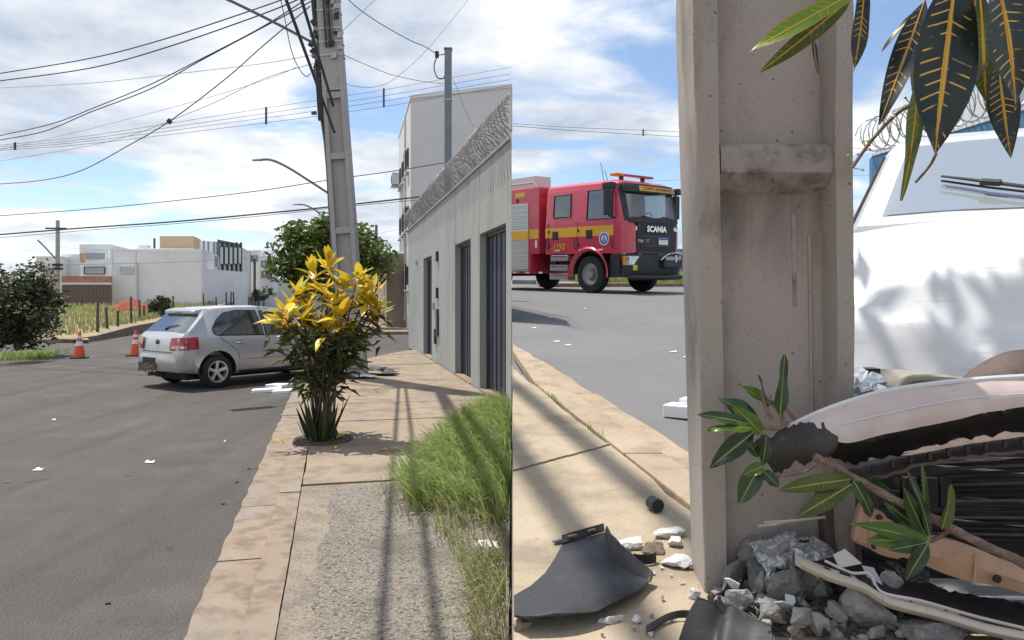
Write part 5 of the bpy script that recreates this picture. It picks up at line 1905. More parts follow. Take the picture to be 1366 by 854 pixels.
def crumple(name, label, loc, size, m, seed, cat, flat=0.5, group=None, parent=None, n=9, z=None):
    """a crumpled sheet: ridged, folded surface with thickness"""
    def fn(a, b):
        x, y = (a - 0.5) * 2, (b - 0.5) * 2
        h = 0
        for q, (f, am) in enumerate(((1.3, 0.6), (2.7, 0.4), (5.2, 0.22))):
            h += am * (1 - 2 * abs(noise.noise(V((x * f + seed * 3.7, y * f, q * 5 + seed)))))
        k = V((x, y, 0))
        wob = noise.noise_vector(V((x * 2 + seed, y * 2, seed))) * 0.35
        return V(((x + wob.x) * size[0], (y + wob.y) * size[1], max(0.0, (h * 0.5 + 0.35)) * size[2] * (1 - 0.35 * k.length)))
    o = MB().grid(fn, n, n).build(name, m, parent, solid=0.002)
    o.location = loc
    if label:
        tag(o, label, cat, group)
    return o


pc = P(650, 738, 1.46 * 1000 / (738 - 398))
crumple('crumpled_paper', 'crumpled white paper caught in the tall grass', V((-0.145, 4.30, PZ + 0.04)), (0.062, 0.05, 0.07), paper, 3, 'paper')
# debris at the foot of the pole, litter on the asphalt
crumple('dark_debris', 'crumpled dark car part lying at the foot of the leaning pole', V((wpx(500, 14.6), 14.6, PZ)), (0.42, 0.3, 0.2), black_plastic, 8, 'debris')
crumple('pale_debris', 'flat pale torn sheet on the pavement by the leaning pole', V((wpx(480, 14.0), 13.95, PZ)), (0.32, 0.18, 0.09), paper, 9, 'debris')
crumple('brown_debris', 'low pile of brown debris at the foot of the leaning pole', V((wpx(462, 14.2), 13.9, PZ)), (0.25, 0.18, 0.22), steel, 12, 'debris')
MBm = MB().obox(V(), (0.02, 0, 0), (0, 0.02, 0), (0.01, 0, 0.14))
for k, (px, py, w, h) in enumerate(((51, 628, 0.042, 0.022), (200, 618, 0.045, 0.016), (72, 561, 0.02, 0.012), (300, 590, 0.012, 0.01))):
    p_ = P(px, py, 1600 / (py - 398))
    a = rnd.uniform(-0.4, 0.4)
    m = MB()
    m.grid(lambda u_, v_: V(((u_ - .5) * 2 * w, (v_ - .5) * 2 * h, 0.006 + 0.02 * abs(math.sin(u_ * 4 + k)) * v_)), 4, 3)
    o = m.build('litter', paper, None, solid=0.002)
    o.location = (p_.x, p_.y, 0.002)
    o.rotation_euler = (0, 0, a)
    tag(o, 'small scrap of white litter on the dark asphalt', 'litter', 'litter scraps on the asphalt')
for k, (px, py) in enumerate(((10, 644), (316, 644), (332, 626), (298, 673), (144, 806))):
    p_ = P(px, py, 1600 / (py - 398))
    o = MB().obox(V((0, 0, 0.004)), (0.012, 0.005, 0), (-0.004, 0.007, 0), (0, 0, 0.004)).build('fragment', black_plastic if k else orange, None)
    o.location = (p_.x, p_.y, 0.001)
    tag(o, 'tiny dark fragment lying on the asphalt' if k else 'tiny orange fragment lying on the asphalt', 'fragment', 'dark fragments on the asphalt' if k else None)

# ------------------------------------------------------------------ fire engine on the terrace street
TA = R(50)
th = V((math.cos(TA), -math.sin(TA), 0))
TC = V((2.9, 20.0, 0)) + V((math.sin(TA), math.cos(TA), 0)) * 1.25
SL = V((0, -0.042, 1)).normalized()


def slope_frame(o, f, extra=0.0, roll=0.0):
    f = V((f.x, f.y, 0))
    f = (f - SL * f.dot(SL)).normalized()
    l = SL.cross(f)
    m = Matrix(((f.x, l.x, SL.x, o[0]), (f.y, l.y, SL.y, o[1]), (f.z, l.z, SL.z, o[2]), (0, 0, 0, 1)))
    return m @ Matrix.Rotation(extra, 4, 'Y') @ Matrix.Rotation(roll, 4, 'X')


trk = thing('fire_engine', 'red fire engine with yellow stripe and roller shutters on the street', 'fire engine', mtx=slope_frame((TC.x, TC.y, RZ(TC.y) - 0.072), th))
XF = [(1.10, 0.0), (1.9, 0.03), (2.02, 0.02), (2.92, -0.17), (3.03, -0.24), (3.10, -0.36), (3.13, -0.55)]
WF = [(1.10, 1.23), (1.95, 1.24), (2.9, 1.17), (3.03, 1.13), (3.10, 1.04), (3.13, 0.88)]


def cab_ring(z, rear=-3.0, rc=0.24):
    xf, w = lerp_tab(XF, z), lerp_tab(WF, z)
    pts = []
    for cy, cx, a0 in ((w - rc, xf - rc, 0), (w - 0.05, rear + 0.05, 1), (-w + 0.05, rear + 0.05, 2), (-w + rc, xf - rc, 3)):
        r_ = rc if a0 in (0, 3) else 0.05
        for k in range(6):
            a = (math.pi / 2) * (a0 + k / 5)
            pts.append(V((cx + r_ * math.cos(a), cy + r_ * math.sin(a), z)))
    # bow of the front panel
    for p_ in pts:
        if p_.x > -0.3:
            p_.x += 0.07 * (1 - (p_.y / 1.24) ** 2)
    return pts


cab = MB().loft([cab_ring(z) for z in (1.10, 1.5, 1.9, 2.02, 2.4, 2.7, 2.92, 3.03, 3.10, 3.13)], True).build('cab', fire_red, trk, smooth=True, sharp=40)


def wedge(x0, x1, y0, y1, z0, z1, dx=0.0):
    """box whose top is shifted by dx along x"""
    p_ = [(x0, y0, z0), (x1, y0, z0), (x1, y1, z0), (x0, y1, z0), (x0 + dx, y0, z1), (x1 + dx, y0, z1), (x1 + dx, y1, z1), (x0 + dx, y1, z1)]
    m = MB()
    m.add(p_, [(3, 2, 1, 0), (4, 5, 6, 7), (0, 1, 5, 4), (1, 2, 6, 5), (2, 3, 7, 6), (3, 0, 4, 7)])
    return m


bool_cut(cab, [
    wedge(-2.9, -0.16, -1.06, 1.06, 1.45, 2.92, -0.10),
    wedge(-0.7, 0.4, -1.0, 1.0, 2.06, 2.80, -0.15),
    wedge(-1.26, -0.36, -1.6, 1.6, 2.06, 2.84, -0.02),
    wedge(-2.62, -1.95, -1.6, 1.6, 2.18, 2.78, 0.0),
    MB().lathe([(0.66, -0.3), (0.66, 0.3)], 40, Matrix.Translation((-1.2, -1.2, 0.52)) @ Matrix.Rotation(R(90), 4, 'X')),
    MB().lathe([(0.66, -0.3), (0.66, 0.3)], 40, Matrix.Translation((-1.2, 1.2, 0.52)) @ Matrix.Rotation(R(90), 4, 'X'))])


def front_x(z, y):
    xf, w = lerp_tab(XF, z), lerp_tab(WF, z)
    rc = 0.24
    x = xf
    ay = abs(y)
    if ay > w - rc:
        q = min(1.0, (ay - (w - rc)) / rc)
        x = xf - rc + rc * math.sqrt(max(0, 1 - q * q))
    return x + 0.07 * (1 - (y / 1.24) ** 2)


def front_patch(name, m, y0, y1, z0, z1, off, nu=14, nv=6, parent=trk, solid=0.0, smooth=True):
    return MB().grid(lambda a, b: V((front_x(z0 + (z1 - z0) * b, y0 + (y1 - y0) * a) + off, y0 + (y1 - y0) * a, z0 + (z1 - z0) * b)), nu, nv).build(name, m, parent, smooth=smooth, solid=solid)


ws = front_patch('windscreen', truck_glass, -1.0, 1.0, 2.04, 2.82, 0.006)
# black surround of the windscreen
for a in ((-1.13, -0.985, 1.98, 2.98, 0.012), (0.985, 1.13, 1.98, 2.98, 0.012), (-1.0, 1.0, 1.93, 2.07, 0.065), (-1.0, 1.0, 2.79, 2.98, 0.012)):
    front_patch('screen_surround', black_plastic, a[0], a[1], a[2], a[3], a[4], parent=ws, solid=-0.01)
vis = front_patch('sun_visor', black_plastic, -1.1, 1.1, 2.76, 2.98, 0.10, solid=-0.04)
front_patch('name_band', fire_yellow, -0.55, 1.02, 2.80, 2.935, 0.126, parent=vis)
text_mesh('CORPO BOMBEIROS', 0.125, dark_frame, parent=vis, mtx=Matrix(((0, 0, 1, front_x(2.87, 0.2) + 0.135), (1, 0, 0, 0.24), (0, 1, 0, 2.868), (0, 0, 0, 1))), sx=1.15)
# side windows, both flanks
for sg in (-1, 1):
    y = lambda z: sg * (lerp_tab(WF, z) + 0.004)
    for (x0, x1, z0, z1) in ((-1.28, -0.34, 2.05, 2.85), (-2.64, -1.93, 2.16, 2.80)):
        w_ = MB()
        w_.poly((x0, y(z0), z0), (x1, y(z0), z0), (x1 - 0.03, y(z1), z1), (x0, y(z1), z1))
        wo = w_.build('side_window', truck_side_glass, trk)
        MB().tube([(x0, y(z0), z0), (x1, y(z0), z0), (x1 - 0.03, y(z1), z1), (x0, y(z1), z1), (x0, y(z0), z0)], 0.028, 6).build('frame', black_plastic, wo)
    yy = sg * 1.243
    # yellow stripe, door seams, handles
    for (x0, x1) in ((-2.98, -1.66), (-1.64, -0.28)):
        MB().box(x0, x1, yy, yy + sg * 0.003, 1.58, 1.86).build('yellow_stripe', fire_yellow, trk)
    for x in (-1.65, -2.86, -0.24):
        MB().box(x - 0.006, x + 0.006, yy - sg * 0.004, yy + sg * 0.0035, 1.18, 2.0).build('door_seam', black_rubber, trk)
    for x in (-2.55, -1.18):
        MB().obox((x, yy + sg * 0.008, 1.64), (0.12, 0, 0), (0, 0.012, 0), (0, 0, 0.12)).build('door_handle', black_plastic, trk, bevel=0.02)
    # wheel arch flare: red band over the front wheel
    fl_ = MB()
    fl_.grid(lambda a, b: V((-1.2 + (0.66 + 0.10 * (1 - abs(2 * b - 1))) * math.cos(math.pi * (1.03 - 1.06 * a)), sg * (1.20 + 0.08 * math.sin(math.pi * b)), 0.52 + (0.66 + 0.12 * b) * math.sin(math.pi * (1.03 - 1.06 * a)))), 28, 4)
    fl_.build('arch_flare', fire_red, trk, smooth=True, solid=0.03)
    MB().grid(lambda a, b: V((-1.2 + 0.655 * math.cos(math.pi * a), sg * (1.2 - 0.55 * b), 0.52 + 0.655 * math.sin(math.pi * a))), 20, 1).build('wheel_arch', black_rubber, trk, fixn=False, smooth=True)
    # mirror cluster
    mm = MB()
    mm.obox((-0.30, sg * 1.46, 2.45), (0.06, 0, 0), (0, 0.11, 0), (0, 0, 0.34))
    mr = mm.build('mirror', black_plastic, trk, bevel=0.035)
    MB().obox((-0.28, sg * 1.42, 2.90), (0.16, 0, 0), (0, 0.12, 0), (0, 0, 0.09)).build('wide_mirror', black_plastic, mr, bevel=0.04)
    MB().tube([(-0.25, sg * 1.2, 2.95), (-0.27, sg * 1.42, 2.97), (-0.30, sg * 1.47, 2.75)], 0.03, 6).build('mirror_arm', steel, mr)
    MB().tube([(-0.22, sg * 1.22, 2.05), (-0.28, sg * 1.44, 2.10)], 0.03, 6).build('mirror_arm', black_plastic, mr)
    # corner panels beside the grille, lamp, indicator
    c0_ = 0.75 if sg < 0 else 0.965
    cp_ = MB().grid(lambda a, b: V((front_x(1.3, sg * (c0_ + (1.245 - c0_) * a)) + 0.045 * math.sin(math.pi * min(1, a + 0.25)), sg * (c0_ + (1.25 - c0_) * a), 1.12 + 0.84 * b * (1 - 0.12 * (1 - a)) - 0.05 * a)), 12, 5)
    cp_.build('corner_panel', fire_red, trk, smooth=True, solid=0.02)
    MB().obox((0.10, 0.11 + sg * 0.73, 1.80), (0.02, sg * -0.01, 0), (0.0, 0.16, sg * -0.035), (0, 0, 0.062)).build('upper_lamp', lamp_clear, trk, bevel=0.015)
    hl = MB().obox((0.13, sg * 0.92, 0.90), (0.045, sg * -0.02, 0), (0.02 * -sg * sg, 0.22, 0), (0, 0, 0.125)).build('headlight', lamp_clear, trk, bevel=0.02)
    MB().obox((0.075, sg * 1.16, 0.90), (0.03, 0, 0), (-0.03, sg * 0.05, 0), (0, 0, 0.12)).build('indicator', amber, hl)
    MB().box(-0.34, 0.0, sg * 1.215, sg * 1.235, 0.98, 1.09).build('trim_bar', black_plastic, trk)
for x in (-1.72, -0.30, -2.90):
    MB().tube(smooth_pts([(x, -1.235, 1.25), (x, -1.285, 1.32), (x, -1.285, 1.50), (x, -1.235, 1.56)], 4), 0.014, 6).build('grab_rail', black_metal, trk, smooth=True)
for x in (-2.45, -1.5, -0.75):
    MB().box(x - 0.09, x + 0.09, -1.247, -1.2425, 1.185, 1.225).build('reflective_strip', refl_white, trk)
for x in (-2.82, -1.60):
    for z in (1.35, 1.75):
        MB().box(x - 0.03, x + 0.03, -1.258, -1.2465, z - 0.04, z + 0.04).build('hinge', black_metal, trk)
# emblem on the door
em = MB().lathe([(0, 0), (0.185, 0), (0.185, 0.004), (0, 0.004)], 28, Matrix.Translation((-0.62, -1.247, 1.50)) @ Matrix.Rotation(R(90), 4, 'X')).build('door_emblem', refl_white, trk)
MB().lathe([(0.105, 0), (0.155, 0), (0.155, 0.006), (0.105, 0.006), (0.105, 0)], 28, Matrix.Translation((-0.62, -1.2475, 1.50)) @ Matrix.Rotation(R(90), 4, 'X')).build('ring', blue_plate, em)
MB().prism([V((-0.70, -1.2545, 1.42)), V((-0.54, -1.2545, 1.42)), V((-0.62, -1.2545, 1.60))], (0, 0.004, 0)).build('triangle', blue_plate, em)
MB().prism([V((-0.645, -1.259, 1.44)), V((-0.595, -1.259, 1.44)), V((-0.62, -1.259, 1.57))], (0, 0.004, 0)).build('flame', fire_yellow, em)
text_mesh('(193', 0.26, fire_yellow, parent=trk, mtx=Matrix(((1, 0, 0, -2.38), (0, 0, -1, -1.246), (0, 1, 0, 1.30), (0, 0, 0, 1))), bold=0.006)
# black grille, badge lettering, plate
gr = front_patch('grille', black_plastic, -0.74, 0.96, 1.08, 1.96, 0.03, solid=-0.05)
for z, w_ in ((1.56, 0.62), (1.30, 0.60), (1.12, 0.72)):
    front_patch('grille_slat', dark_frame, -w_, w_, z - 0.02, z + 0.025, 0.065, nv=1, parent=gr, solid=-0.04)
front_patch('grille_field', black_metal, -0.66, 0.66, 1.34, 1.53, 0.058, nv=1, parent=gr)
fx_ = lambda z, y: front_x(z, y) + 0.085
text_mesh('SCANIA', 0.215, chrome, extrude=0.012, parent=gr, mtx=Matrix(((0, 0, 1, fx_(1.75, 0) + 0.0), (1, 0, 0, 0.0), (0, 1, 0, 1.755), (0, 0, 0, 1))), sx=1.08, bold=0.008)
text_mesh('P360', 0.11, refl_white, parent=gr, mtx=Matrix(((0, 0, 1, fx_(1.43, -0.6)), (1, 0, 0, -0.62), (0, 1, 0, 1.43), (0, 0, 0, 1))))
text_mesh('XT', 0.13, tail_red, parent=gr, mtx=Matrix(((0, 0, 1, fx_(1.43, -0.3)), (1, 0, 0, -0.36), (0, 1, 0, 1.43), (0, 0, 0, 1))), bold=0.006)
pl = MB().box(0.15, 0.165, 0.12, 0.52, 1.34, 1.53).build('number_plate', refl_white, trk, bevel=0.004)
MB().box(0.166, 0.169, 0.13, 0.51, 1.475, 1.522).build('plate_band', blue_plate, pl)
# bumper, bull bar, winch
bm_ = MB().grid(lambda a, b: V((front_x(1.2, -1.2 + 2.4 * a) + 0.10 - 0.06 * abs(2 * b - 1) ** 2, -1.2 + 2.4 * a, 0.46 + 0.60 * b)), 20, 5)
bmp = bm_.build('front_bumper', black_plastic, trk, smooth=True, solid=-0.08)
for sg in (-1, 1):
    MB().box(-0.42, -0.06, sg * 1.19 - 0.03, sg * 1.19 + 0.03, 0.46, 1.06).build('bumper_side', black_plastic, bmp, bevel=0.02)
MB().tube([(0.10, -1.05, 0.44), (0.26, -0.95, 0.44), (0.30, 0, 0.44), (0.26, 0.95, 0.44), (0.10, 1.05, 0.44)], 0.075, 10).build('bull_bar', black_metal, trk, smooth=True)
MB().box(0.16, 0.34, 0.15, 0.95, 0.70, 0.98).build('winch', black_metal, trk, bevel=0.04)
MB().tube([(0.26, 0.22, 0.94), (0.26, 0.86, 0.94)], 0.085, 14).build('winch_drum', steel, trk, smooth=True)
MB().tube(smooth_pts([(0.30, 0.05, 0.92), (0.36, 0.3, 1.08), (0.36, 0.8, 1.12), (0.30, 1.02, 1.0)], 5), 0.018, 6).build('winch_guard', chrome, trk, smooth=True)
MB().box(0.345, 0.355, 0.62, 0.68, 0.86, 1.06).build('winch_hook', refl_white, trk)
MB().tube([(0.36, 0.98, 0.95), (0.38, 1.0, 0.55)], 0.018, 6).build('tow_strap', tail_red, trk)
MB().box(0.185, 0.19, -0.98, -0.80, 0.64, 0.78).build('lime_sticker', lime, trk)
MB().box(0.05, 0.12, -0.35, -0.1, 0.62, 0.72).build('tow_hook', steel, trk, bevel=0.02)
# wipers, light bar, antennas
for y0, y1 in ((-0.75, -0.15), (0.05, 0.75)):
    MB().tube([V((front_x(2.05, y0) + 0.05, y0, 2.03)), V((front_x(2.1, (y0 + y1) / 2) + 0.03, (y0 + y1) / 2, 2.11)), V((front_x(2.08, y1) + 0.03, y1, 2.06))], 0.018, 6).build('wiper', black_rubber, trk)
lb = MB().box(-0.75, -0.52, -0.88, 0.72, 3.24, 3.31).build('light_bar', tail_red, trk, bevel=0.03)
MB().box(-0.76, -0.51, -0.885, -0.55, 3.235, 3.315).build('amber_lens', amber, lb, bevel=0.03)
for y in (-0.55, 0.35):
    MB().box(-0.68, -0.58, y - 0.04, y + 0.04, 3.10, 3.24).build('bar_foot', black_metal, lb)
for x, h in ((-1.0, 0.55), (-0.85, 0.32)):
    MB().tube([(x, -0.85, 3.1), (x - 0.12, -0.86, 3.1 + h)], 0.008, 5).build('antenna', black_metal, trk)
# inside of the cab: seats, dash, steering wheel
MB().box(-0.5, -0.14, -1.0, 1.0, 1.46, 2.0).build('dashboard', black_plastic, trk, bevel=0.04)
for y in (-0.55, 0.55):
    st_ = MB().box(-1.45, -1.3, y - 0.25, y + 0.25, 1.5, 2.45).build('seat', seat_dark, trk, bevel=0.05)
    MB().box(-1.44, -1.33, y - 0.14, y + 0.14, 2.47, 2.68).build('headrest', seat_dark, st_, bevel=0.04)
MB().tube([V((-0.62 + 0.09 * math.sin(a), 0.52 + 0.22 * math.cos(a), 2.08 + 0.19 * math.sin(a))) for a in [k * math.pi / 10 for k in range(21)]], 0.016, 6).build('steering_wheel', black_rubber, trk, smooth=True)
MB().box(-2.9, -2.86, -1.05, 1.05, 1.46, 2.1).build('rear_bench', seat_dark, trk)
# chassis, steps, tank side
MB().box(-7.0, -0.35, -0.5, 0.5, 0.62, 1.05).build('chassis', black_metal, trk)
for k, z in enumerate((0.36, 0.62, 0.90)):
    s_ = MB().box(-2.78 + 0.02 * k, -2.02, -1.26, -0.95, z, z + 0.17).build('step', steel, trk, bevel=0.015)
    MB().box(-2.72, -2.08, -1.266, -1.261, z + 0.12, z + 0.15).build('reflective_strip', tail_red, s_)
MB().tube([(-2.92, -1.0, 0.85), (-2.92, -0.2, 0.85)], 0.14, 12).build('air_tank', black_metal, trk, smooth=True)
MB().box(-3.05, -1.9, -0.93, 0.93, 0.72, 1.09).build('battery_box', black_metal, trk)


def truck_wheel(x, sg, dual=False):
    r_ = 0.52
    hub = MB().lathe([(0, 0.02), (0.11, 0.02), (0.12, 0.08), (0.09, 0.15), (0, 0.16)], 18).build('wheel', steel, trk, smooth=True)
    hub.matrix_basis = Matrix.Translation((x, sg * 1.06, r_)) @ Matrix.Rotation(R(90) * -sg, 4, 'X')
    MB().lathe([(0.30, -0.15), (0.40, -0.15), (0.50, -0.13), (0.52, -0.09), (0.52, 0.09), (0.50, 0.13), (0.42, 0.155), (0.31, 0.145), (0.30, 0.1), (0.30, -0.15)], 36).build('tyre', black_rubber, hub, smooth=True)
    MB().lathe([(0.30, -0.12), (0.305, 0.13), (0.285, 0.135), (0.26, 0.07), (0.20, 0.03), (0.12, 0.03), (0.10, -0.1)], 30).build('rim', steel, hub, smooth=True)
    nuts = MB()
    for k in range(10):
        a = k * math.pi / 5
        nuts.lathe([(0, 0.03), (0.022, 0.03), (0.022, 0.06), (0, 0.06)], 6, Matrix.Translation((0.165 * math.cos(a), 0.165 * math.sin(a), 0)))
    nuts.build('wheel_nuts', steel, hub)


for x in (-1.2, -5.35):
    for sg in (-1, 1):
        truck_wheel(x, sg)
for x in (-1.2, -5.35):
    MB().tube([(x, -0.95, 0.52), (x, 0.95, 0.52)], 0.09, 8).build('axle', black_metal, trk)
# equipment body with roller shutters
bx = MB().box(-7.0, -3.25, -1.25, 1.25, 1.12, 3.12).build('equipment_body', fire_red, trk, bevel=0.03)
MB().box(-7.0, -3.62, -1.25, 1.25, 0.52, 1.118).build('lower_body', fire_red, trk, bevel=0.02)
for k, (x0, x1) in enumerate(((-4.75, -3.72), (-6.2, -4.85))):
    sh = MB()
    n = 26
    z0, z1 = 0.66, 2.66
    for q in range(n):
        a, b = z0 + (z1 - z0) * q / n, z0 + (z1 - z0) * (q + 1) / n
        sh.box(x0, x1, -1.274 - 0.003 * (q % 2), -1.252, a + 0.004, b - 0.004)
    so = sh.build('roller_shutter', steel_shutter, trk)
    MB().box(x0, x1, -1.284, -1.2785, 1.55, 1.83).build('yellow_stripe', fire_yellow, so)
    MB().box(x0, x1, -1.29, -1.252, 0.60, 0.655).build('shutter_bar', steel, so)
MB().box(-3.70, -3.27, -1.256, -1.2505, 1.58, 1.86).build('yellow_stripe', fire_yellow, trk)
MB().box(-4.35, -3.9, -1.256, -1.2505, 2.86, 3.0).build('warning_label', fire_yellow, trk)
MB().box(-3.42, -3.34, -1.258, -1.2505, 1.30, 1.52).build('marker_light', refl_white, trk)
for k in range(6):
    MB().box(-4.75 + 0.3 * k, -4.60 + 0.3 * k, -1.258, -1.2505, 0.535, 0.585).build('reflective_strip', refl_white if k % 2 else tail_red, trk)
MB().lathe([(0, 0), (0.06, 0), (0.06, 0.02), (0, 0.02)], 14, Matrix.Translation((-4.25, -1.25, 2.76)) @ Matrix.Rotation(R(90), 4, 'X')).build('side_lamp', dark_frame, trk)
MB().tube([(-7.0, -1.15, 3.28), (-3.6, -1.15, 3.28), (-3.45, -1.15, 3.13)], 0.025, 8).build('roof_rail', steel, trk)
MB().box(-6.8, -3.75, -1.0, -0.3, 3.12, 3.52).build('roof_locker', steel_shutter, trk, bevel=0.03)
MB().box(-7.0, -3.3, 0.2, 1.1, 3.12, 3.2).build('ladder', steel, trk)

# grass and wall behind the fire engine
rr = random.Random(71)
vg = MB()
blades(vg, [V((rr.uniform(2.5, 11), 0, 0)) + V((0, rr.uniform(27.9, 33.5), 0)) for _ in range(4200)], rr, 0.15, 0.5, 0.03)
for i in range(0, len(vg.v), 7):
    dz = RZ(vg.v[i].y) + 0.05
    for k in range(7):
        vg.v[i + k].z += dz
tag(vg.build('verge_grass', grass_m, None, fixn=False), 'bright green grass on the verge behind the fire engine', 'grass', kind='stuff')
gw = thing('distant_grey_wall', 'dark grey wall beyond the verge behind the fire engine', 'wall', (9, 37, RZ(37)))
MB().box(7.4, 16, 37, 37.3, RZ(37) - 0.2, 1.6 + 0.066 * 37).build('panel', galv, gw, world=True)
wire('upper thin cable above the fire engine', [(684.5, 165, 33.0), (760, 170, 36), (858, 174, 40), (905, 176, 42), (1250, 192, 55)], 0.018, cable_grey)
wire('middle thin cable above the fire engine', [(684.5, 168, 33.0), (760, 174, 36), (858, 180, 40), (905, 182.5, 42), (1250, 205, 55)], 0.02)
wire('faint low cable passing right behind the fire engine cab', [(684.5, 252, 33.5), (800, 252, 38), (905, 240, 42), (1250, 232, 55)], 0.014, cable_grey)
a, b = P(858, 172.5, 39.9), P(858, 181.5, 39.9)
o = MB().obox(V(), (0.035, 0, 0), (0, 0.03, 0), (a - b) / 2).build('line_spacer', dark_frame, None)
o.location = (a + b) / 2
tag(o, 'small dark spacer joining the cables above the fire engine', 'spacer')

# ------------------------------------------------------------------ concrete pole of the crash
pb = V((0.55, 1.60, RZ(1.6)))
cpole = thing('concrete_pole', 'massive recessed concrete pole struck by the white car', 'utility pole', pb)
fl0, fr0 = P(940, 800, 1.53), P(1142, 800, 1.53)
fl1, fr1 = P(924, -10, 1.42), P(1139, -10, 1.42)
upk = (6.0 - fl0.z) / (fl1.z - fl0.z)


def cpt(k, a, b):
    """k: 0 at the foot, 1 at the top of the view; a across 0..1; b metres behind the front face"""
    l_, r_ = fl0 + (fl1 - fl0) * k, fr0 + (fr1 - fr0) * k
    if k > 1:
        # the pole goes on upwards, straightening
        l_ = fl1 + V(((0.02) * (k - 1), -0.02 * (k - 1), (fl1.z - fl0.z) * (k - 1)))
        r_ = fr1 + V(((-0.02) * (k - 1), -0.02 * (k - 1), (fl1.z - fl0.z) * (k - 1)))
    p_ = l_ + (r_ - l_) * a
    dp = 1.0 - 0.25 * (1 - min(k, 1))
    return V((p_.x + b * 0.03, p_.y + b * dp, p_.z + 0.03 * b))


KS = [-0.08, 0.0, 0.12, 0.25, 0.4, 0.55, 0.7, 0.85, 1.0, 1.4, 2.0, 3.0, 4.2]


def chip(k, sd_):
    return 0.010 * noise.noise(V((k * 7, sd_, 3))) + 0.008 * max(0, noise.noise(V((k * 23, sd_, 8))) - 0.15)


for nm, a0, a1 in (('flange', 0.0, 0.15), ('flange', 0.885, 1.0)):
    rings = []
    for k in [x_ * 0.02 for x_ in range(-4, 54)] + [1.4, 2.0, 3.0, 4.2]:
        c_ = chip(k, a0 * 7)
        inner = 0.022 if a0 == 0 else -0.022
        if a0 == 0:
            rings.append([cpt(k, a0 + c_, 0.004), cpt(k, a0 + 0.01, 0.0), cpt(k, a1, 0.0 + abs(c_) * 0.5), cpt(k, a1 + 0.03, 0.062), cpt(k, a1 + 0.03, 0.12), cpt(k, a0, 0.17)])
        else:
            rings.append([cpt(k, a0 + c_, 0.0), cpt(k, a1 - 0.01, 0.0), cpt(k, a1 + c_, 0.006), cpt(k, a1, 0.17), cpt(k, a0 - 0.03, 0.12), cpt(k, a0 - 0.03, 0.062)])
    MB().loft(rings).build(nm, conc_close, cpole, world=True, smooth=True, sharp=25)
MB().loft([[cpt(k, 0.165, 0.060), cpt(k, 0.87, 0.060), cpt(k, 0.87, 0.125), cpt(k, 0.165, 0.125)] for k in KS]).build('web', conc_web, cpole, world=True)
for kc in (0.70, 1.75, 2.8):
    rings = []
    for q in range(13):
        a = 0.165 + 0.71 * q / 12
        w_ = 0.002 * noise.noise(V((q * 1.3, kc, 0)))
        rings.append([cpt(kc - 0.012, a, 0.061), cpt(kc + 0.008, a, 0.025 + w_), cpt(kc + 0.02, a, 0.010 + w_), cpt(kc + 0.055, a, 0.010 + w_), cpt(kc + 0.066, a, 0.018 + w_), cpt(kc + 0.072, a, 0.061)])
    MB().loft(rings).build('cross_rib', conc_dirty, cpole, world=True, smooth=True, sharp=25)
rr = random.Random(81)
# slot cut into the web
MB().loft([[cpt(k, 0.66, 0.0585), cpt(k, 0.685, 0.0585), cpt(k, 0.685, 0.0625), cpt(k, 0.66, 0.0625)] for k in (0.50, 0.66)]).build('slot', conc_dirty, cpole, world=True)
# moulding ridge low on the web
MB().tube([cpt(k, 0.775, 0.058) for k in (0.3, 0.45, 0.62)], 0.004, 6).build('mould_seam', conc_close, cpole, world=True)

# ------------------------------------------------------------------ wrecked white car
wh = V((-0.45, -0.893, 0)).normalized()
WO = V((3.03, 4.70, 0))
wcar = thing('white_car', 'wrecked white car crushed against the concrete pole', 'car', mtx=slope_frame((WO.x, WO.y, RZ(WO.y) - 0.09), wh, extra=R(2.0)))
make_car(wcar, white_paint, xmax=2.34, full=False)
for sg in (-1, 1):
    make_wheel(wcar, 0.0, sg * 0.715, sg)
WM = wm(wcar)
HX = [(0, 2.27), (0.36, 2.60), (0.52, 2.73), (0.70, 2.83), (0.86, 2.88), (1.0, 2.91)]
HZ = [(0, 1.025), (0.18, 0.985), (0.36, 0.905), (0.52, 0.80), (0.70, 0.65), (0.86, 0.50), (1.0, 0.40)]


def hood_pt(a, b, off=0.0):
    y = -0.80 + 1.60 * b
    x = lerp_tab(HX, a) - 0.09 * (1 - a) * (y / 0.8) ** 2 - 0.06 * a * (y / 0.8) ** 4 + 0.03 * a * math.sin(b * 7)
    z = lerp_tab(HZ, a) - 0.05 * (y / 0.8) ** 4
    # folds of the crushed sheet
    f = max(0.0, min(1.0, (a - 0.12) / 0.6))
    z += 0.022 * f * (0.45 - abs(noise.noise(V((b * 5.0 + a * 3.0, a * 1.2, 21))))) + 0.010 * f * (0.4 - abs(noise.noise(V((b * 11.0 - a * 5.0, a * 3.0, 25)))))
    z += 0.045 * f * noise.noise(V((b * 6.0, a * 3.2, 4))) + 0.075 * f * (0.5 - abs(noise.noise(V((b * 3.1 + 2, a * 2.4, 9)))))
    x += 0.06 * f * noise.noise(V((b * 4, a * 2, 14)))
    z -= 0.035 * math.exp(-((b - 0.05) / 0.06) ** 2 - ((a - 0.48) / 0.10) ** 2)
    return V((x, y, z + off))


hood = MB().grid(lambda a, b: hood_pt(a, b), 40, 60).build('bonnet', white_paint, wcar, smooth=True, solid=0.006, sharp=60)
MB().tube([hood_pt(1.0, k / 30) + V((0.002, 0, -0.008)) for k in range(31)], 0.011, 6).build('bonnet_lip', white_wall2, hood, smooth=True)
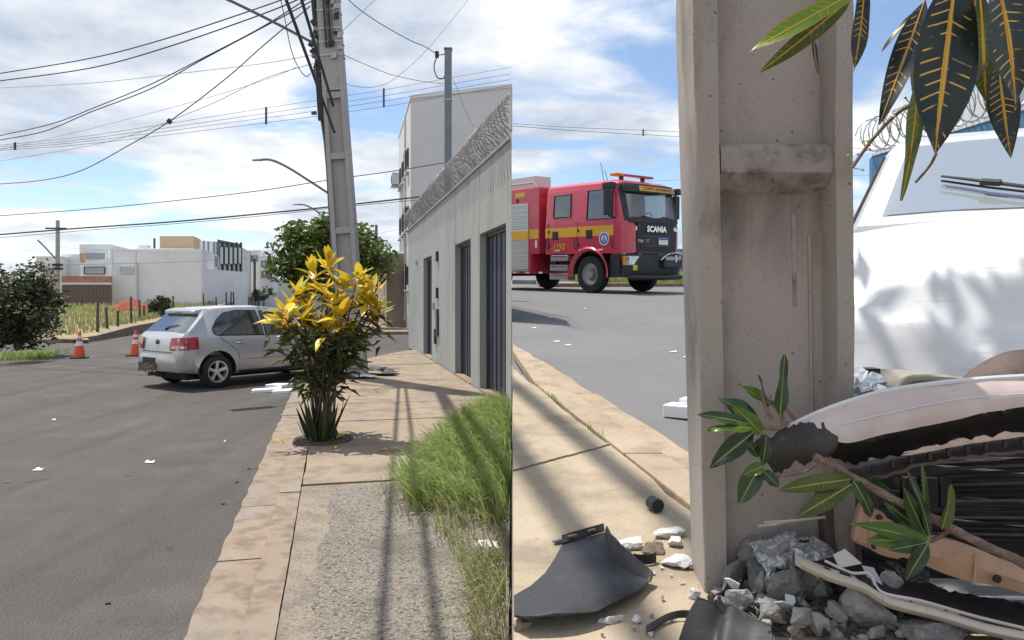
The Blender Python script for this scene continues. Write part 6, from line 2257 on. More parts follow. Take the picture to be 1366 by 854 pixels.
# front wings below the bonnet edge
for sg in (-1, 1):
    MB().grid(lambda a, b: (lambda h_: V((h_.x, h_.y + sg * 0.012 * math.sin(b * 3), h_.z - 0.015 - (0.30 + 0.05 * noise.noise(V((a * 5, b * 3, 2)))) * b)))(hood_pt(a * 0.92, 0.0 if sg < 0 else 1.0)), 20, 6).build('front_wing', white_paint, wcar, smooth=True, solid=0.006)
MB().box(2.30, 2.95, -0.62, 0.62, 0.16, 0.42).build('engine_bay', dusty_black, wcar)
MB().box(2.345, 2.42, -0.70, 0.70, 0.3, 0.86).build('bulkhead', dusty_black, wcar)
# wiper and screen trim
wl = lambda x, g, o_=0.02: top_pt(x, g, o_)
wi = MB().tube([wl(2.06, -0.60, 0.045), wl(2.14, -0.38, 0.05), wl(2.23, -0.08, 0.045), wl(2.25, 0.15, 0.03)], [0.005, 0.008, 0.008, 0.006], 6).build('wiper', black_plastic, wcar)
MB().tube([wl(2.05, -0.60, 0.022), wl(2.13, -0.38, 0.024), wl(2.22, -0.06, 0.022)], 0.005, 6).build('blade', black_rubber, wi)
MB().obox(wl(2.145, -0.37, 0.05), (0.013, 0.034, -0.005), (-0.010, 0.004, 0.006), (0.005, 0, 0.010)).build('blade_mount', black_plastic, wi, bevel=0.008)
MB().tube([wl(1.64 + 0.62 * k / 8, -1.0, 0.006) for k in range(9)], 0.007, 6).build('screen_seal', black_rubber, wcar)

# ---- torn front end, hanging in front of the car
D0 = 1.36


def strip(name, up, lo, m, d_up, d_lo, parent=wcar, solid=0.006, nv=5, bulge=0.02, k=6, wob=0.0, seed=0, jag=0.0):
    """sheet between an upper and a lower edge given as columns/rows of the photograph with depths"""
    a = smooth_pts([P(px, py, d_up + dd) for px, py, dd in up], k)
    b = smooth_pts([P(px, py, d_lo + dd) for px, py, dd in lo], k)
    n = min(len(a), len(b)) - 1
    mb = MB()

    def fn(u_, v_):
        i = min(n, int(round(u_ * n)))
        p_ = a[i].lerp(b[i], v_)
        p_ = p_ + V((0, -bulge * math.sin(math.pi * v_), 0))
        if wob:
            p_ = p_ + noise.noise_vector(p_ * 14 + V((seed, 0, 0))) * wob
        if jag and (v_ > 0.99 or v_ < 0.01):
            p_ = p_ + V((0, 0, jag * (noise.noise(p_ * 55) + 0.6 * noise.noise(p_ * 140))))
        return p_
    mb.grid(fn, n, nv)
    return mb.build(name, m, parent, smooth=True, world=True, solid=solid, sharp=50)


bc = strip('bumper_cover', [(1045, 574, 0.02), (1090, 553, 0.0), (1140, 535, 0), (1190, 522, 0.01), (1270, 511, 0.02), (1366, 504, 0.03), (1480, 502, 0.05)],
           [(1050, 582, 0.02), (1094, 577, 0.0), (1128, 590, 0), (1186, 577, 0.01), (1270, 557, 0.02), (1366, 545, 0.03), (1480, 541, 0.05)], primer_pink, D0 + 0.03, D0, bulge=0.012, wob=0.007, k=14)
MB().tube(smooth_pts([P(px, py - 1, D0 + 0.028 + dd) for px, py, dd in [(1047, 573, 0.02), (1090, 552, 0.0), (1140, 534, 0), (1190, 521, 0.01), (1270, 510, 0.02), (1366, 503, 0.03), (1480, 501, 0.05)]], 6), 0.005, 6).build('edge_bead', white_paint, bc, world=True, smooth=True)
MB().tube(smooth_pts([P(px, py, D0 - 0.008 + dd) for px, py, dd in [(1122, 566, 0), (1186, 551, 0.01), (1270, 534, 0.02), (1366, 525, 0.03), (1480, 522, 0.05)]], 6), 0.0014, 5).build('crease', white_paint, bc, world=True, smooth=True)
strip('torn_end', [(1000, 592, 0.0), (1030, 578, -0.01), (1060, 571, -0.01), (1090, 566, 0.0), (1112, 561, 0.02)], [(1032, 630, 0.02), (1045, 626, 0.0), (1066, 619, -0.01), (1088, 612, 0), (1108, 604, 0.02)], dusty_black, D0, D0 - 0.01, bulge=0.02, wob=0.008, k=12, jag=0.012)
strip('bumper_inner', [(1104, 570, 0.0), (1140, 588, 0), (1190, 576, 0.01), (1270, 556, 0.02), (1366, 546, 0.03), (1480, 542, 0.05)], [(1105, 608, 0.05), (1140, 618, 0.07), (1190, 606, 0.08), (1270, 588, 0.09), (1366, 574, 0.10), (1480, 568, 0.12)], shade_black, D0 + 0.006, D0 + 0.06, bulge=-0.02, wob=0.005, k=12, jag=0.010)
led = strip('bumper_ledge', [(1128, 622, 0.05), (1180, 610, 0.07), (1270, 590, 0.08), (1366, 576, 0.09), (1480, 570, 0.12)], [(1134, 652, 0.02), (1180, 634, 0.03), (1270, 614, 0.04), (1366, 602, 0.05), (1480, 596, 0.08)], dusty_brown, D0 + 0.12, D0 + 0.02, bulge=0.01, wob=0.004, k=12, jag=0.006)
for k in range(9):
    px = 1165 + k * 25
    py = lerp_tab([(1128, 638), (1180, 622), (1270, 602), (1366, 589), (1480, 583)], px)
    MB().obox(P(px, py, D0 + 0.066), (0.0035, 0, 0), (0, 0.003, 0), (0, 0, 0.007)).build('slot', black_metal, led, world=True)
# radiator grille behind: frame and bars
gr2 = thing_grille = MB()
gr2.obox(P(1300, 690, 1.66), (0.34, -0.02, 0), (0, 0.02, 0), (0, 0, 0.13))
gfo = gr2.build('radiator', shade_black, wcar, world=True)
for k in range(15):
    py = 612 + k * 7.0
    a, b = P(1226, py + 8, 1.60), P(1440, py - 3 + k * 1.2, 1.52)
    MB().tube([a, b], 0.0032, 6).build('grille_bar', (shade_black, dusty_brown, shade_black)[k % 3], gfo, world=True)
for py, h, dd in ((634, 9, 0), (676, 11, 0.0), (704, 8, 0.01)):
    MB().obox(P(1300, py, 1.585 + dd), (0.25, -0.05, -0.012), (0, 0.012, 0), (0, 0, h / 1000 * 1.6)).build('cross_member', dusty_black, wcar, world=True, bevel=0.004)
for px in (1212, 1240, 1258):
    MB().obox(P(px, 655, 1.59), (0.012, 0, 0), (0, 0.012, 0), (0, 0, 0.03)).build('grille_post', shade_black, wcar, world=True)
strip('inner_panel', [(1120, 640, 0.0), (1160, 625, 0.02), (1220, 612, 0.05)], [(1110, 735, 0.0), (1150, 740, 0.02), (1215, 720, 0.05)], dusty_black, 1.62, 1.60, wob=0.014, seed=3, k=12, jag=0.02)
# tan crash beam with bracket
bp_ = smooth_pts([P(1150, 702, 1.46), P(1180, 715, 1.44), P(1230, 733, 1.42), P(1300, 752, 1.41), P(1366, 772, 1.41), P(1480, 800, 1.42)], 6)
rings = []
for i, p_ in enumerate(bp_):
    h = 0.026 + 0.004 * math.sin(i * 0.5) + (0.006 if i < 8 else 0)
    rings.append([p_ + V((0, -0.028, h * 0.75)), p_ + V((0, -0.034, 0)), p_ + V((0, -0.028, -h)), p_ + V((0, 0.02, -h * 1.1)), p_ + V((0, 0.02, h * 1.05)), p_ + V((0, -0.012, h * 1.15))])
bmo = MB().loft(rings).build('crash_beam', beam_tan, wcar, world=True, smooth=True, sharp=28)
MB().lathe([(0, 0), (0.0075, 0), (0.0075, 0.004), (0, 0.004)], 14, frame(V((0, 0, 1)), V((0, -1, 0)), P(1314, 763, 1.41) + V((0, -0.033, 0)))).build('bolt_hole', black_metal, bmo, world=True)
MB().tube([P(1303, 738, 1.375), P(1300, 776, 1.372)], 0.003, 5).build('weld_seam', beam_tan, bmo, world=True)
br = MB()
br.obox(P(1158, 703, 1.45), (0.024, -0.006, -0.01), (0.004, 0.016, 0), (0.008, 0, 0.036))
bro = br.build('beam_bracket', beam_tan, wcar, world=True, bevel=0.008)
for px, py in ((1166, 728), (1172, 690)):
    MB().lathe([(0, 0), (0.006, 0), (0.006, 0.004), (0, 0.004)], 12, frame(V((0, 0, 1)), V((0, -1, 0)), P(px, py, 1.428))).build('bolt_hole', black_metal, bro, world=True)
# lower trim: cream lip and dark valance
lt_pts = [(1066, 750, 0.0), (1100, 766, -0.01), (1150, 783, -0.02), (1185, 803, -0.03), (1250, 820, -0.03), (1310, 838, -0.03), (1366, 850, -0.03), (1480, 874, -0.02)]
lp_ = smooth_pts([P(px, py, 1.36 + dd) for px, py, dd in lt_pts], 5)
rings = [[p_ + V((0, -0.004, 0.0085)), p_ + V((0, -0.010, 0.0)), p_ + V((0, -0.004, -0.0095)), p_ + V((0, 0.02, -0.010)), p_ + V((0, 0.02, 0.010))] for p_ in lp_]
MB().loft(rings).build('lower_lip', cream, wcar, world=True, smooth=True, sharp=60)
strip('valance', [(1108, 744, 0.0), (1150, 752, 0.02), (1200, 770, 0.04), (1270, 790, 0.05), (1366, 806, 0.06), (1480, 828, 0.06)], [(1072, 749, 0.0), (1150, 779, -0.02), (1190, 799, -0.03), (1260, 818, -0.03), (1366, 845, -0.03), (1480, 870, -0.02)], shade_black, 1.42, 1.365, bulge=0.0, wob=0.006, k=12, jag=0.008)
MB().tube(smooth_pts([P(1100, 748, 1.38), P(1135, 764, 1.36), P(1160, 766, 1.355), P(1176, 790, 1.335), P(1230, 802, 1.33), P(1300, 822, 1.33), P(1366, 838, 1.33)], 5), [0.003] * 31, 5).build('torn_edge', primer_pink, wcar, world=True, smooth=True)
for k, pts in enumerate(([(1112, 741), (1128, 733), (1150, 752), (1120, 758)], [(1150, 755), (1166, 758), (1180, 784), (1160, 776)])):
    MB().prism([P(px, py, 1.37 + 0.01 * k) for px, py in pts], (0, 0.004, 0)).build('torn_flap', white_wall2, wcar, world=True)
# headlight shell, beige slam panel, dark sheet edge
hs = crumple('headlight', None, (0, 0, 0), (0.055, 0.035, 0.05), lamp_clear, 6, None, parent=wcar, n=8)
hs.matrix_basis = WM.inverted() @ frame(V((0.9, -0.1, 0.55)), V((-0.3, -0.8, 0.6)), P(1134, 527, 1.60))
hs2 = crumple('headlight_shell', None, (0, 0, 0), (0.04, 0.035, 0.03), chrome, 14, None, parent=wcar, n=6)
hs2.matrix_basis = WM.inverted() @ frame(V((0.8, -0.1, -0.2)), V((0.2, -0.9, 0.4)), P(1150, 518, 1.62))
strip('slam_panel', [(1168, 492, 0), (1200, 494, 0), (1240, 500, 0), (1300, 506, 0), (1400, 510, 0)], [(1170, 528, 0.0), (1200, 530, 0), (1240, 526, 0), (1300, 524, 0), (1400, 524, 0)], under_beige, 1.86, 1.80, wob=0.006)
MB().tube(smooth_pts([P(1196, 524, 1.72), P(1212, 508, 1.72), P(1250, 506, 1.71), P(1290, 510, 1.70)], 5), 0.011, 8).build('hose', under_beige, wcar, world=True, smooth=True)
MB().obox(P(1158, 502, 1.8), (0.02, 0, 0), (0, 0.02, 0), (0, 0, 0.02)).build('dark_bracket', black_plastic, wcar, world=True)
strip('sheet_edge', [(1284, 506, 0), (1305, 488, 0), (1335, 474, 0), (1366, 468, 0), (1460, 456, 0.02)], [(1286, 511, 0), (1310, 510, 0), (1335, 509, 0), (1366, 507, 0), (1460, 504, 0.02)], dusty_brown, 1.50, 1.44, bulge=0.01, wob=0.003)
for px0, py0, px1, py1 in ((1020, 697, 1100, 690), (1012, 702, 1060, 694)):
    MB().tube(smooth_pts([P(px0, py0, 1.50), P((px0 + px1) / 2, (py0 + py1) / 2 + 1, 1.47), P(px1, py1, 1.5)], 4), 0.0028, 5).build('loose_wire', cream, wcar, world=True)
for px, py, w_, h, m, dd in ((1118, 705, 22, 60, dusty_brown, 1.55), (1060, 660, 45, 42, dusty_black, 1.60), (1150, 680, 18, 40, dusty_brown, 1.62)):
    c = P(px, py, dd)
    MB().obox(c, (w_ / 1000 * dd, 0, 0.01), (0, 0.02, 0), (-0.012, 0, h / 1000 * dd)).build('broken_support', m, wcar, world=True, bevel=0.006)

# ------------------------------------------------------------------ blue wall with razor wire behind the wreck
bl = thing('blue_wall', 'blue painted wall topped with razor wire behind the white car', 'wall', (4.3, 9, RZ(9)))
a, b = V((0.480 * 9, 9.0, 0)), V((0.76 * 6.2, 6.2, 0))
nr = V((0.3, 1.0, 0)).normalized() * 0.18
MB().prism([V((p_.x, p_.y, RZ(9) - 0.4)) for p_ in (a, b, b + nr, a + nr)], (0, 0, 3.30 - RZ(9) + 0.4)).build('wall_panel', blue_wall, bl, world=True)
MB().prism([V((p_.x, p_.y, 3.302)) for p_ in (a - nr * 0.1, b - nr * 0.1, b + nr * 1.1, a + nr * 1.1)], (0, 0, 0.03)).build('coping', white_wall2, bl, world=True)
tb_ = thing('blue_tower', 'tall blue panel with white frame beside the razor wire', 'building', (4.9, 7.2, RZ(7)))
MB().box(4.80, 6.6, 7.25, 8.0, RZ(7) - 0.3, 3.75).build('wall', white_wall2, tb_, world=True)
MB().box(4.86, 6.5, 7.235, 7.248, 2.2, 3.42).build('panel', blue_wall, tb_, world=True)
coil('razor_wire', 'open loops of razor wire on the blue wall behind the white car', (a + nr * 0.5) + V((0, 0, 3.56)), (b + nr * 0.5) + V((0, 0, 3.56)), 0.20, 0.17, 0.006, seed=5, mat_=steel)

# ------------------------------------------------------------------ leaves of the tree beside the wreck
tb0 = V((1.75, 0.75, RZ(0.75)))
tree = thing('rubber_tree', 'tree with long dark yellow-ribbed leaves hanging over the white car', 'tree', tb0)
MB().tube(smooth_pts([tb0, tb0 + V((-0.05, 0.05, 0.8)), tb0 + V((-0.12, 0.12, 1.5)), V((1.35, 1.0, 2.75))], 5), [0.07, 0.066, 0.062, 0.06, 0.058, 0.055, 0.052, 0.05, 0.047, 0.045, 0.042, 0.04, 0.036, 0.033, 0.03, 0.028], 8).build('trunk', bark_close, tree, world=True, smooth=True)
hub_ = P(1290, -60, 1.0)
for tgt in (P(1150, -30, 1.0), P(1225, -15, 0.98), P(1315, -30, 0.96), P(1380, -40, 0.95)):
    MB().tube(smooth_pts([V((1.35, 1.0, 2.75)), hub_ + V((0.15, 0, 0.12)), tgt], 6), [0.02, 0.019, 0.018, 0.016, 0.015, 0.014, 0.012, 0.011, 0.010, 0.009, 0.008, 0.007, 0.006], 7).build('branch', bark_close, tree, world=True, smooth=True)


def place_leaf(root, b, t, wpx_, d, m, tilt=(0, -1, 0.35), droop=0.06, fold=0.22, dd=0.0, seed=0, n=10, shape=0.8, wave=0.06, rib=None):
    p0, p1 = P(b[0], b[1], d), P(t[0], t[1], d + dd)
    L = (p1 - p0).length
    me = leaf_mesh('leaf', L, wpx_ / 1000 * d * 1.05, m, droop=droop + 0.10 * math.sin(seed * 2.3), fold=fold * (1 + 0.8 * math.sin(seed * 1.7)), n=n, seed=seed, shape=shape, wave=wave + 0.06 * abs(math.sin(seed * 3.1)), cols=3)
    droop = droop + 0.10 * math.sin(seed * 2.3)
    o = link('leaf', me, None, root)
    o.matrix_basis = wm(root).inverted() @ frame(p1 - p0, V(tilt), p0)
    if rib:
        mb = MB()
        pts = [V((L * u_ * (1 - 0.12 * droop * u_), 0, -droop * L * u_ * u_ + 0.0006)) for u_ in [k / 10 for k in range(11)]]
        w_ = wpx_ / 1000 * d * 0.032
        mb.tube(pts, [w_ * (1 - 0.75 * k / 10) for k in range(11)], 6)
        mb.build('midrib', rib, o, smooth=True)
    return o


rib_m = mat('rib_m', (0.70, 0.40, 0.06), 0.5)
rib_g = mat('rib_g', (0.30, 0.34, 0.08), 0.5)
HL = [((1150, -14), (998, 64), 34, 0.92, hang_bright, (-0.35, -0.9, 0.55), 0.05), ((1135, -2), (1019, 98), 24, 0.96, hang_olive, (0.2, -1, -0.2), 0.05),
      ((1085, 52), (1089, 101), 9, 1.0, hang_dark, (0.4, -1, 0), 0.02), ((1153, -20), (1147, 93), 29, 1.02, hang_dark, (0.4, -1, 0.1), 0.03),
      ((1234, 0), (1174, 172), 32, 0.95, hang_dark, (-0.5, -1, 0.2), -0.14), ((1226, 14), (1214, 182), 32, 1.02, hang_olive, (0.5, -1, 0.1), 0.04),
      ((1224, 100), (1221, 268), 25, 1.0, hang_olive, (0.3, -1, 0.1), 0.05), ((1274, -28), (1246, 208), 78, 0.88, hang_dark, (-0.1, -1, 0.05), 0.03),
      ((1308, 0), (1316, 138), 42, 1.0, hang_olive, (-0.3, -1, 0.2), 0.05), ((1325, -40), (1378, 142), 74, 0.86, hang_dark, (0.15, -1, 0.1), 0.05),
      ((1331, 84), (1347, 211), 36, 0.98, hang_dark, (-0.35, -1, 0.1), 0.05), ((1228, 12), (1172, 59), 10, 1.05, hang_olive, (0.3, -0.4, 1), 0.16),
      ((1300, -20), (1304, 52), 34, 1.03, hang_dark, (0.3, -1, 0.2), 0.06), ((1262, -25), (1230, 60), 30, 1.05, hang_dark, (0.5, -1, 0.1), 0.06), ((1345, 60), (1326, 150), 26, 1.04, hang_olive, (0.5, -1, 0.1), 0.06)]
for k, (b, t, w_, d, m, tl, dr) in enumerate(HL):
    place_leaf(tree, b, t, w_, d, m, tl, dr, 0.18, 0.0, k, rib=rib_m)
stk = smooth_pts([P(1318, 80, 1.0), P(1300, 108, 1.0), P(1255, 128, 1.01), P(1206, 145, 1.02), P(1165, 185, 1.03), P(1137, 224, 1.04)], 5)
fs = MB().tube(stk, [0.0026] * len(stk), 5).build('flower_stalk', bark_close, tree, world=True)
rr = random.Random(91)
for p_ in stk[6:]:
    for q in range(1):
        e = p_ + V((rr.uniform(-.018, .018), rr.uniform(-.01, .01), rr.uniform(-.02, .02)))
        mb = MB().tube([p_, e], 0.0007, 4)
        mb.lathe([(0, -0.0025), (0.0025, 0), (0, 0.0025)], 6, Matrix.Translation(e))
        mb.build('bud', rib_g, fs, world=True)
MB().tube(smooth_pts([P(1249, 205, 0.9), P(1240, 222, 0.93), P(1222, 243, 1.0)], 4), 0.0018, 5).build('flower_stalk', bark_close, tree, world=True)
# unseen crown leaves, placed overhead to shade the lower bonnet
crm = MB()
rr = random.Random(95)
for k in range(190):
    c = V((rr.gauss(0.26, 0.24), rr.gauss(2.98, 0.15), rr.gauss(4.8, 0.12)))
    if c.y > 0.2 and c.z < 1.6 + 0.44 * c.y + 0.12:
        continue
    a = rr.uniform(0, 2 * math.pi)
    d = V((math.cos(a), math.sin(a), rr.uniform(-0.8, 0.1))).normalized()
    fr_ = frame(d, V((rr.uniform(-.4, .4), rr.uniform(-.4, .4), 1)), c)
    L_ = rr.uniform(0.14, 0.22)
    crm.add([fr_ @ V(p_) for p_ in ((0, 0, 0), (L_ * 0.45, 0.028, 0.01), (L_, 0, -0.03), (L_ * 0.45, -0.028, 0.01))], [(0, 1, 2, 3)])
tag(crm.build('crown', leaf_green, tree, world=True, fixn=False), kind='stuff')
for k in range(7):
    e = V((rr.gauss(0.26, 0.2), rr.gauss(2.98, 0.15), 4.75))
    MB().tube(smooth_pts([V((1.35, 1.0, 2.75)), V((1.25, 1.2, 3.6)).lerp(e, 0.15), e], 4), 0.012, 6).build('branch', bark_close, tree, world=True, smooth=True)

# broken branch lying over the wreck
bb = thing('broken_branch', 'broken leafy branch lying across the torn bumper of the white car', 'branch', P(1240, 690, 1.30))
main = smooth_pts([P(1086, 608, 1.31), P(1130, 632, 1.305), P(1180, 660, 1.30), P(1240, 690, 1.29), P(1290, 716, 1.28), P(1366, 752, 1.27), P(1460, 800, 1.26)], 5)
MB().tube([p_ + noise.noise_vector(p_ * 30) * 0.002 for p_ in main], [0.006 + 0.003 * k / len(main) + 0.0008 * math.sin(k * 2.1) for k in range(len(main))], 9).build('stick', bark_close, bb, world=True, smooth=True)
for pts in ([(1096, 610), (1075, 628), (1045, 634), (1018, 638)], [(1110, 620), (1118, 634), (1125, 644)], [(1268, 706), (1254, 716), (1240, 722)], [(1060, 560), (1048, 545), (1026, 535)], [(1052, 565), (1036, 572), (1015, 570)], [(1045, 570), (1043, 552), (1040, 540)], [(1030, 560), (1020, 540), (1015, 520)]):
    MB().tube(smooth_pts([P(x_, y_, 1.31 if y_ > 600 else 1.34) for x_, y_ in pts], 4), 0.0038, 6).build('twig', bark_close, bb, world=True, smooth=True)
TL = [((1040, 556), (1048, 473), 22, 1.33, twig_dark, (0.5, -1, 0.2)), ((1022, 556), (1018, 500), 12, 1.36, twig_dark, (0.9, -0.6, 0)), ((1000, 566), (932, 548), 17, 1.32, twig_dark, (0, -0.9, 0.6)),
      ((1012, 556), (957, 532), 22, 1.35, twig_dark, (-0.2, -1, 0.6)), ((1004, 572), (944, 566), 18, 1.31, twig_bright, (0, -0.6, 1)), ((1006, 576), (946, 624), 27, 1.31, twig_dark, (-0.4, -1, 0.3)),
      ((1040, 548), (985, 512), 20, 1.36, twig_bright, (0.2, -0.7, 1)), ((1018, 580), (978, 540), 22, 1.33, twig_bright, (-0.4, -0.9, 0.4)), ((1022, 582), (1018, 628), 18, 1.30, twig_dark, (0.5, -1, 0.2)),
      ((1016, 618), (984, 676), 27, 1.30, twig_dark, (-0.4, -1, 0.4)), ((1020, 622), (990, 632), 18, 1.29, twig_bright, (0, -0.8, 0.7)), ((1018, 628), (1040, 650), 16, 1.30, twig_dark, (0, -1, 0.4)), ((1012, 610), (995, 585), 14, 1.31, twig_dark, (0, -1, 0.4)),
      ((1134, 640), (1040, 650), 24, 1.29, hang_olive, (0, -0.9, 0.6)), ((1136, 646), (1060, 692), 25, 1.28, hang_olive, (-0.3, -1, 0.5)), ((1138, 642), (1172, 692), 24, 1.28, twig_dark, (0.4, -1, 0.3)), ((1150, 640), (1200, 668), 22, 1.34, twig_dark, (0.4, -1, 0.3)),
      ((1242, 721), (1133, 697), 22, 1.25, twig_bright, (0.1, -0.8, 0.8)), ((1240, 723), (1160, 716), 28, 1.24, twig_bright, (-0.1, -0.8, 0.6)), ((1238, 724), (1186, 734), 18, 1.23, twig_dark, (-0.2, -1, 0.4)), ((1238, 725), (1208, 775), 20, 1.22, twig_dark, (-0.6, -1, 0.2)),
      ((1240, 718), (1226, 628), 17, 1.27, twig_dark, (0.6, -1, 0.2)), ((1236, 718), (1205, 650), 20, 1.28, twig_dark, (-0.4, -1, 0.2)), ((1232, 716), (1240, 620), 14, 1.30, hang_olive, (0.3, -1, 0.2)), ((1256, 706), (1276, 648), 20, 1.27, hang_olive, (0.4, -1, 0.2)), ((1236, 712), (1180, 670), 24, 1.30, twig_dark, (-0.2, -1, 0.5))]
for k, (b, t, w_, d, m, tl) in enumerate(TL):
    place_leaf(bb, b, t, w_, d, m, tl, 0.10, 0.25, 0.0, k + 40, n=8, rib=rib_g)

# ------------------------------------------------------------------ rubble and loose pieces
def chunk(name, label, loc, size, m, seed, cat='rubble', group=None, rot=None, npt=16, flat=1.0):
    rr = random.Random(seed)
    bm = bmesh.new()
    for k in range(npt):
        d = V((rr.gauss(0, 1), rr.gauss(0, 1), rr.gauss(0, 1))).normalized()
        q = rr.uniform(0.78, 1.05)
        bm.verts.new((d.x * size[0] * q, d.y * size[1] * q, d.z * size[2] * q))
    bmesh.ops.convex_hull(bm, input=bm.verts)
    geo = [v_ for v_ in bm.verts if not v_.link_faces]
    bmesh.ops.delete(bm, geom=geo, context='VERTS')
    bmesh.ops.subdivide_edges(bm, edges=bm.edges[:], cuts=2, use_grid_fill=True)
    bmesh.ops.triangulate(bm, faces=bm.faces[:])
    sc = max(size)
    for v_ in bm.verts:
        n_ = noise.noise_vector(v_.co * (3.5 / sc) + V((seed, 0, 0))) * sc * 0.09 + noise.noise_vector(v_.co * (9 / sc) + V((seed, 5, 0))) * sc * 0.045
        v_.co += n_
    me = bpy.data.meshes.new(name)
    bm.to_mesh(me)
    bm.free()
    o = link(name, me, m)
    o.location = loc
    o.rotation_euler = rot or (rr.uniform(-.5, .5), rr.uniform(-.5, .5), rr.uniform(0, 6))
    tag(o, label, cat, group)
    return o


def gz(px, py, lift):
    p_ = G(px, py, 0.0)
    return V((p_.x, p_.y, p_.z + lift))


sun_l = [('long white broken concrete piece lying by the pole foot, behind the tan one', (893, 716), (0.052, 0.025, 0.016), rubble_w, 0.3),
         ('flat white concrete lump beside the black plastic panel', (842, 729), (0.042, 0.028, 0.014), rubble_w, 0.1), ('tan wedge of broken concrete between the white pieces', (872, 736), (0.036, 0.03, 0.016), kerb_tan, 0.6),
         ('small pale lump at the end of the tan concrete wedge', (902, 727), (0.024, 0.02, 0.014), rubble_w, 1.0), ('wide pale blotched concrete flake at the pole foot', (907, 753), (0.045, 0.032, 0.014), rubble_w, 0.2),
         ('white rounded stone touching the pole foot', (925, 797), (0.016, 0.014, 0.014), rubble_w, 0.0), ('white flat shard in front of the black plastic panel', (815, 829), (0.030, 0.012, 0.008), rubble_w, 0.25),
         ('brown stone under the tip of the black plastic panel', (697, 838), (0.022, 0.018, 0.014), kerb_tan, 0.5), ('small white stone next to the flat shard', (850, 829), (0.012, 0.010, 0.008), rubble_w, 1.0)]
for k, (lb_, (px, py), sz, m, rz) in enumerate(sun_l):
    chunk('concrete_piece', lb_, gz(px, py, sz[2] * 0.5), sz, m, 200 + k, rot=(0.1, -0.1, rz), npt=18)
rr = random.Random(99)
for k in range(34):
    px, py = rr.uniform(770, 935), rr.uniform(742, 850)
    if px < 868 and py < 826:
        continue
    s_ = rr.uniform(0.003, 0.009)
    chunk('pebble', 'pebble sized concrete crumb on the sunlit pavement by the pole', gz(px, py, s_ * 0.4), (s_, s_ * 0.8, s_ * 0.6), rubble_w if k % 3 else kerb_tan, 300 + k, 'pebble', 'crumbs on the sunlit pavement', npt=9)
dm = MB()
def dust(a, b):
    px, py = 940 + 300 * a, 735 + 135 * b
    e = math.sin(math.pi * a) ** 0.6 * math.sin(math.pi * min(1, 0.15 + b)) ** 0.5
    return G(px, py, 0.0) + V((0, 0, -0.006 + e * (0.030 + 0.022 * noise.noise(V((px * 0.03, py * 0.03, 0))) + 0.010 * noise.noise(V((px * 0.12, py * 0.12, 2))))))
dm.grid(dust, 46, 26)
tag(dm.build('rubble_dust', rubble_dust, None, smooth=True), 'grey concrete dust and grit bedding the rubble heap at the pole', 'rubble', kind='stuff')
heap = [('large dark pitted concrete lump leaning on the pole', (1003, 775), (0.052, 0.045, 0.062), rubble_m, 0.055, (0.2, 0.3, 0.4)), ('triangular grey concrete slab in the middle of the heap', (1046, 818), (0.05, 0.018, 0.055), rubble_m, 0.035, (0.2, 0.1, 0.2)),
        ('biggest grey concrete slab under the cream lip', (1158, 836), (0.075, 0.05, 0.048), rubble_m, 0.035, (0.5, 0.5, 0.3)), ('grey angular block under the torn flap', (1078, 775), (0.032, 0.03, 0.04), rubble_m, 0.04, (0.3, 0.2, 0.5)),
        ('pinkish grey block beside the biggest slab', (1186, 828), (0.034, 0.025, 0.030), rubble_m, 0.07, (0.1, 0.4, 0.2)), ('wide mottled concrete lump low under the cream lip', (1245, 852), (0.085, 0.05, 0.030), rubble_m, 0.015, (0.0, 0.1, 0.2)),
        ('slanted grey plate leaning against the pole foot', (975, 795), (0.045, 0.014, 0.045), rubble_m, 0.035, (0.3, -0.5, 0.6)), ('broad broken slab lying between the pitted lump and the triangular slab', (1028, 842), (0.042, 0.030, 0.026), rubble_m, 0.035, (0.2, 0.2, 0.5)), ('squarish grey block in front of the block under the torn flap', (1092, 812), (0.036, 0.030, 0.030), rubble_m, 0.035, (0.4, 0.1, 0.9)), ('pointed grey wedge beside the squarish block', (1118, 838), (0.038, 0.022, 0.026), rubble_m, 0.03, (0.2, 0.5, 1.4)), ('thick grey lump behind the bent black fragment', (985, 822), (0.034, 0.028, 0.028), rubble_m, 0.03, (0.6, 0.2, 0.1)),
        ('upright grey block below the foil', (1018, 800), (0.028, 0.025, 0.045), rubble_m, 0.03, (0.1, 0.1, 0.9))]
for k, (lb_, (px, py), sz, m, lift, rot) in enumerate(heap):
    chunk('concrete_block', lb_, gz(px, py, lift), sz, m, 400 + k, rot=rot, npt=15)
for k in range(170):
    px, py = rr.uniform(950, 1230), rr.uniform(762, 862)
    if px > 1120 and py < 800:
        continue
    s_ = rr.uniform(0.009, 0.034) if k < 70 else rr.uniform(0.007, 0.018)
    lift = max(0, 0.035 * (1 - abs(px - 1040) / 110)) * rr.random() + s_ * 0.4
    chunk('rubble_piece', 'angular grey concrete fragment in the shaded heap at the pole foot', gz(px, py, lift), (s_, s_ * rr.uniform(0.6, 1), s_ * rr.uniform(0.45, 0.9)), rubble_m if k % 9 else black_plastic, 500 + k, 'rubble', 'shaded heap of rubble', npt=11)
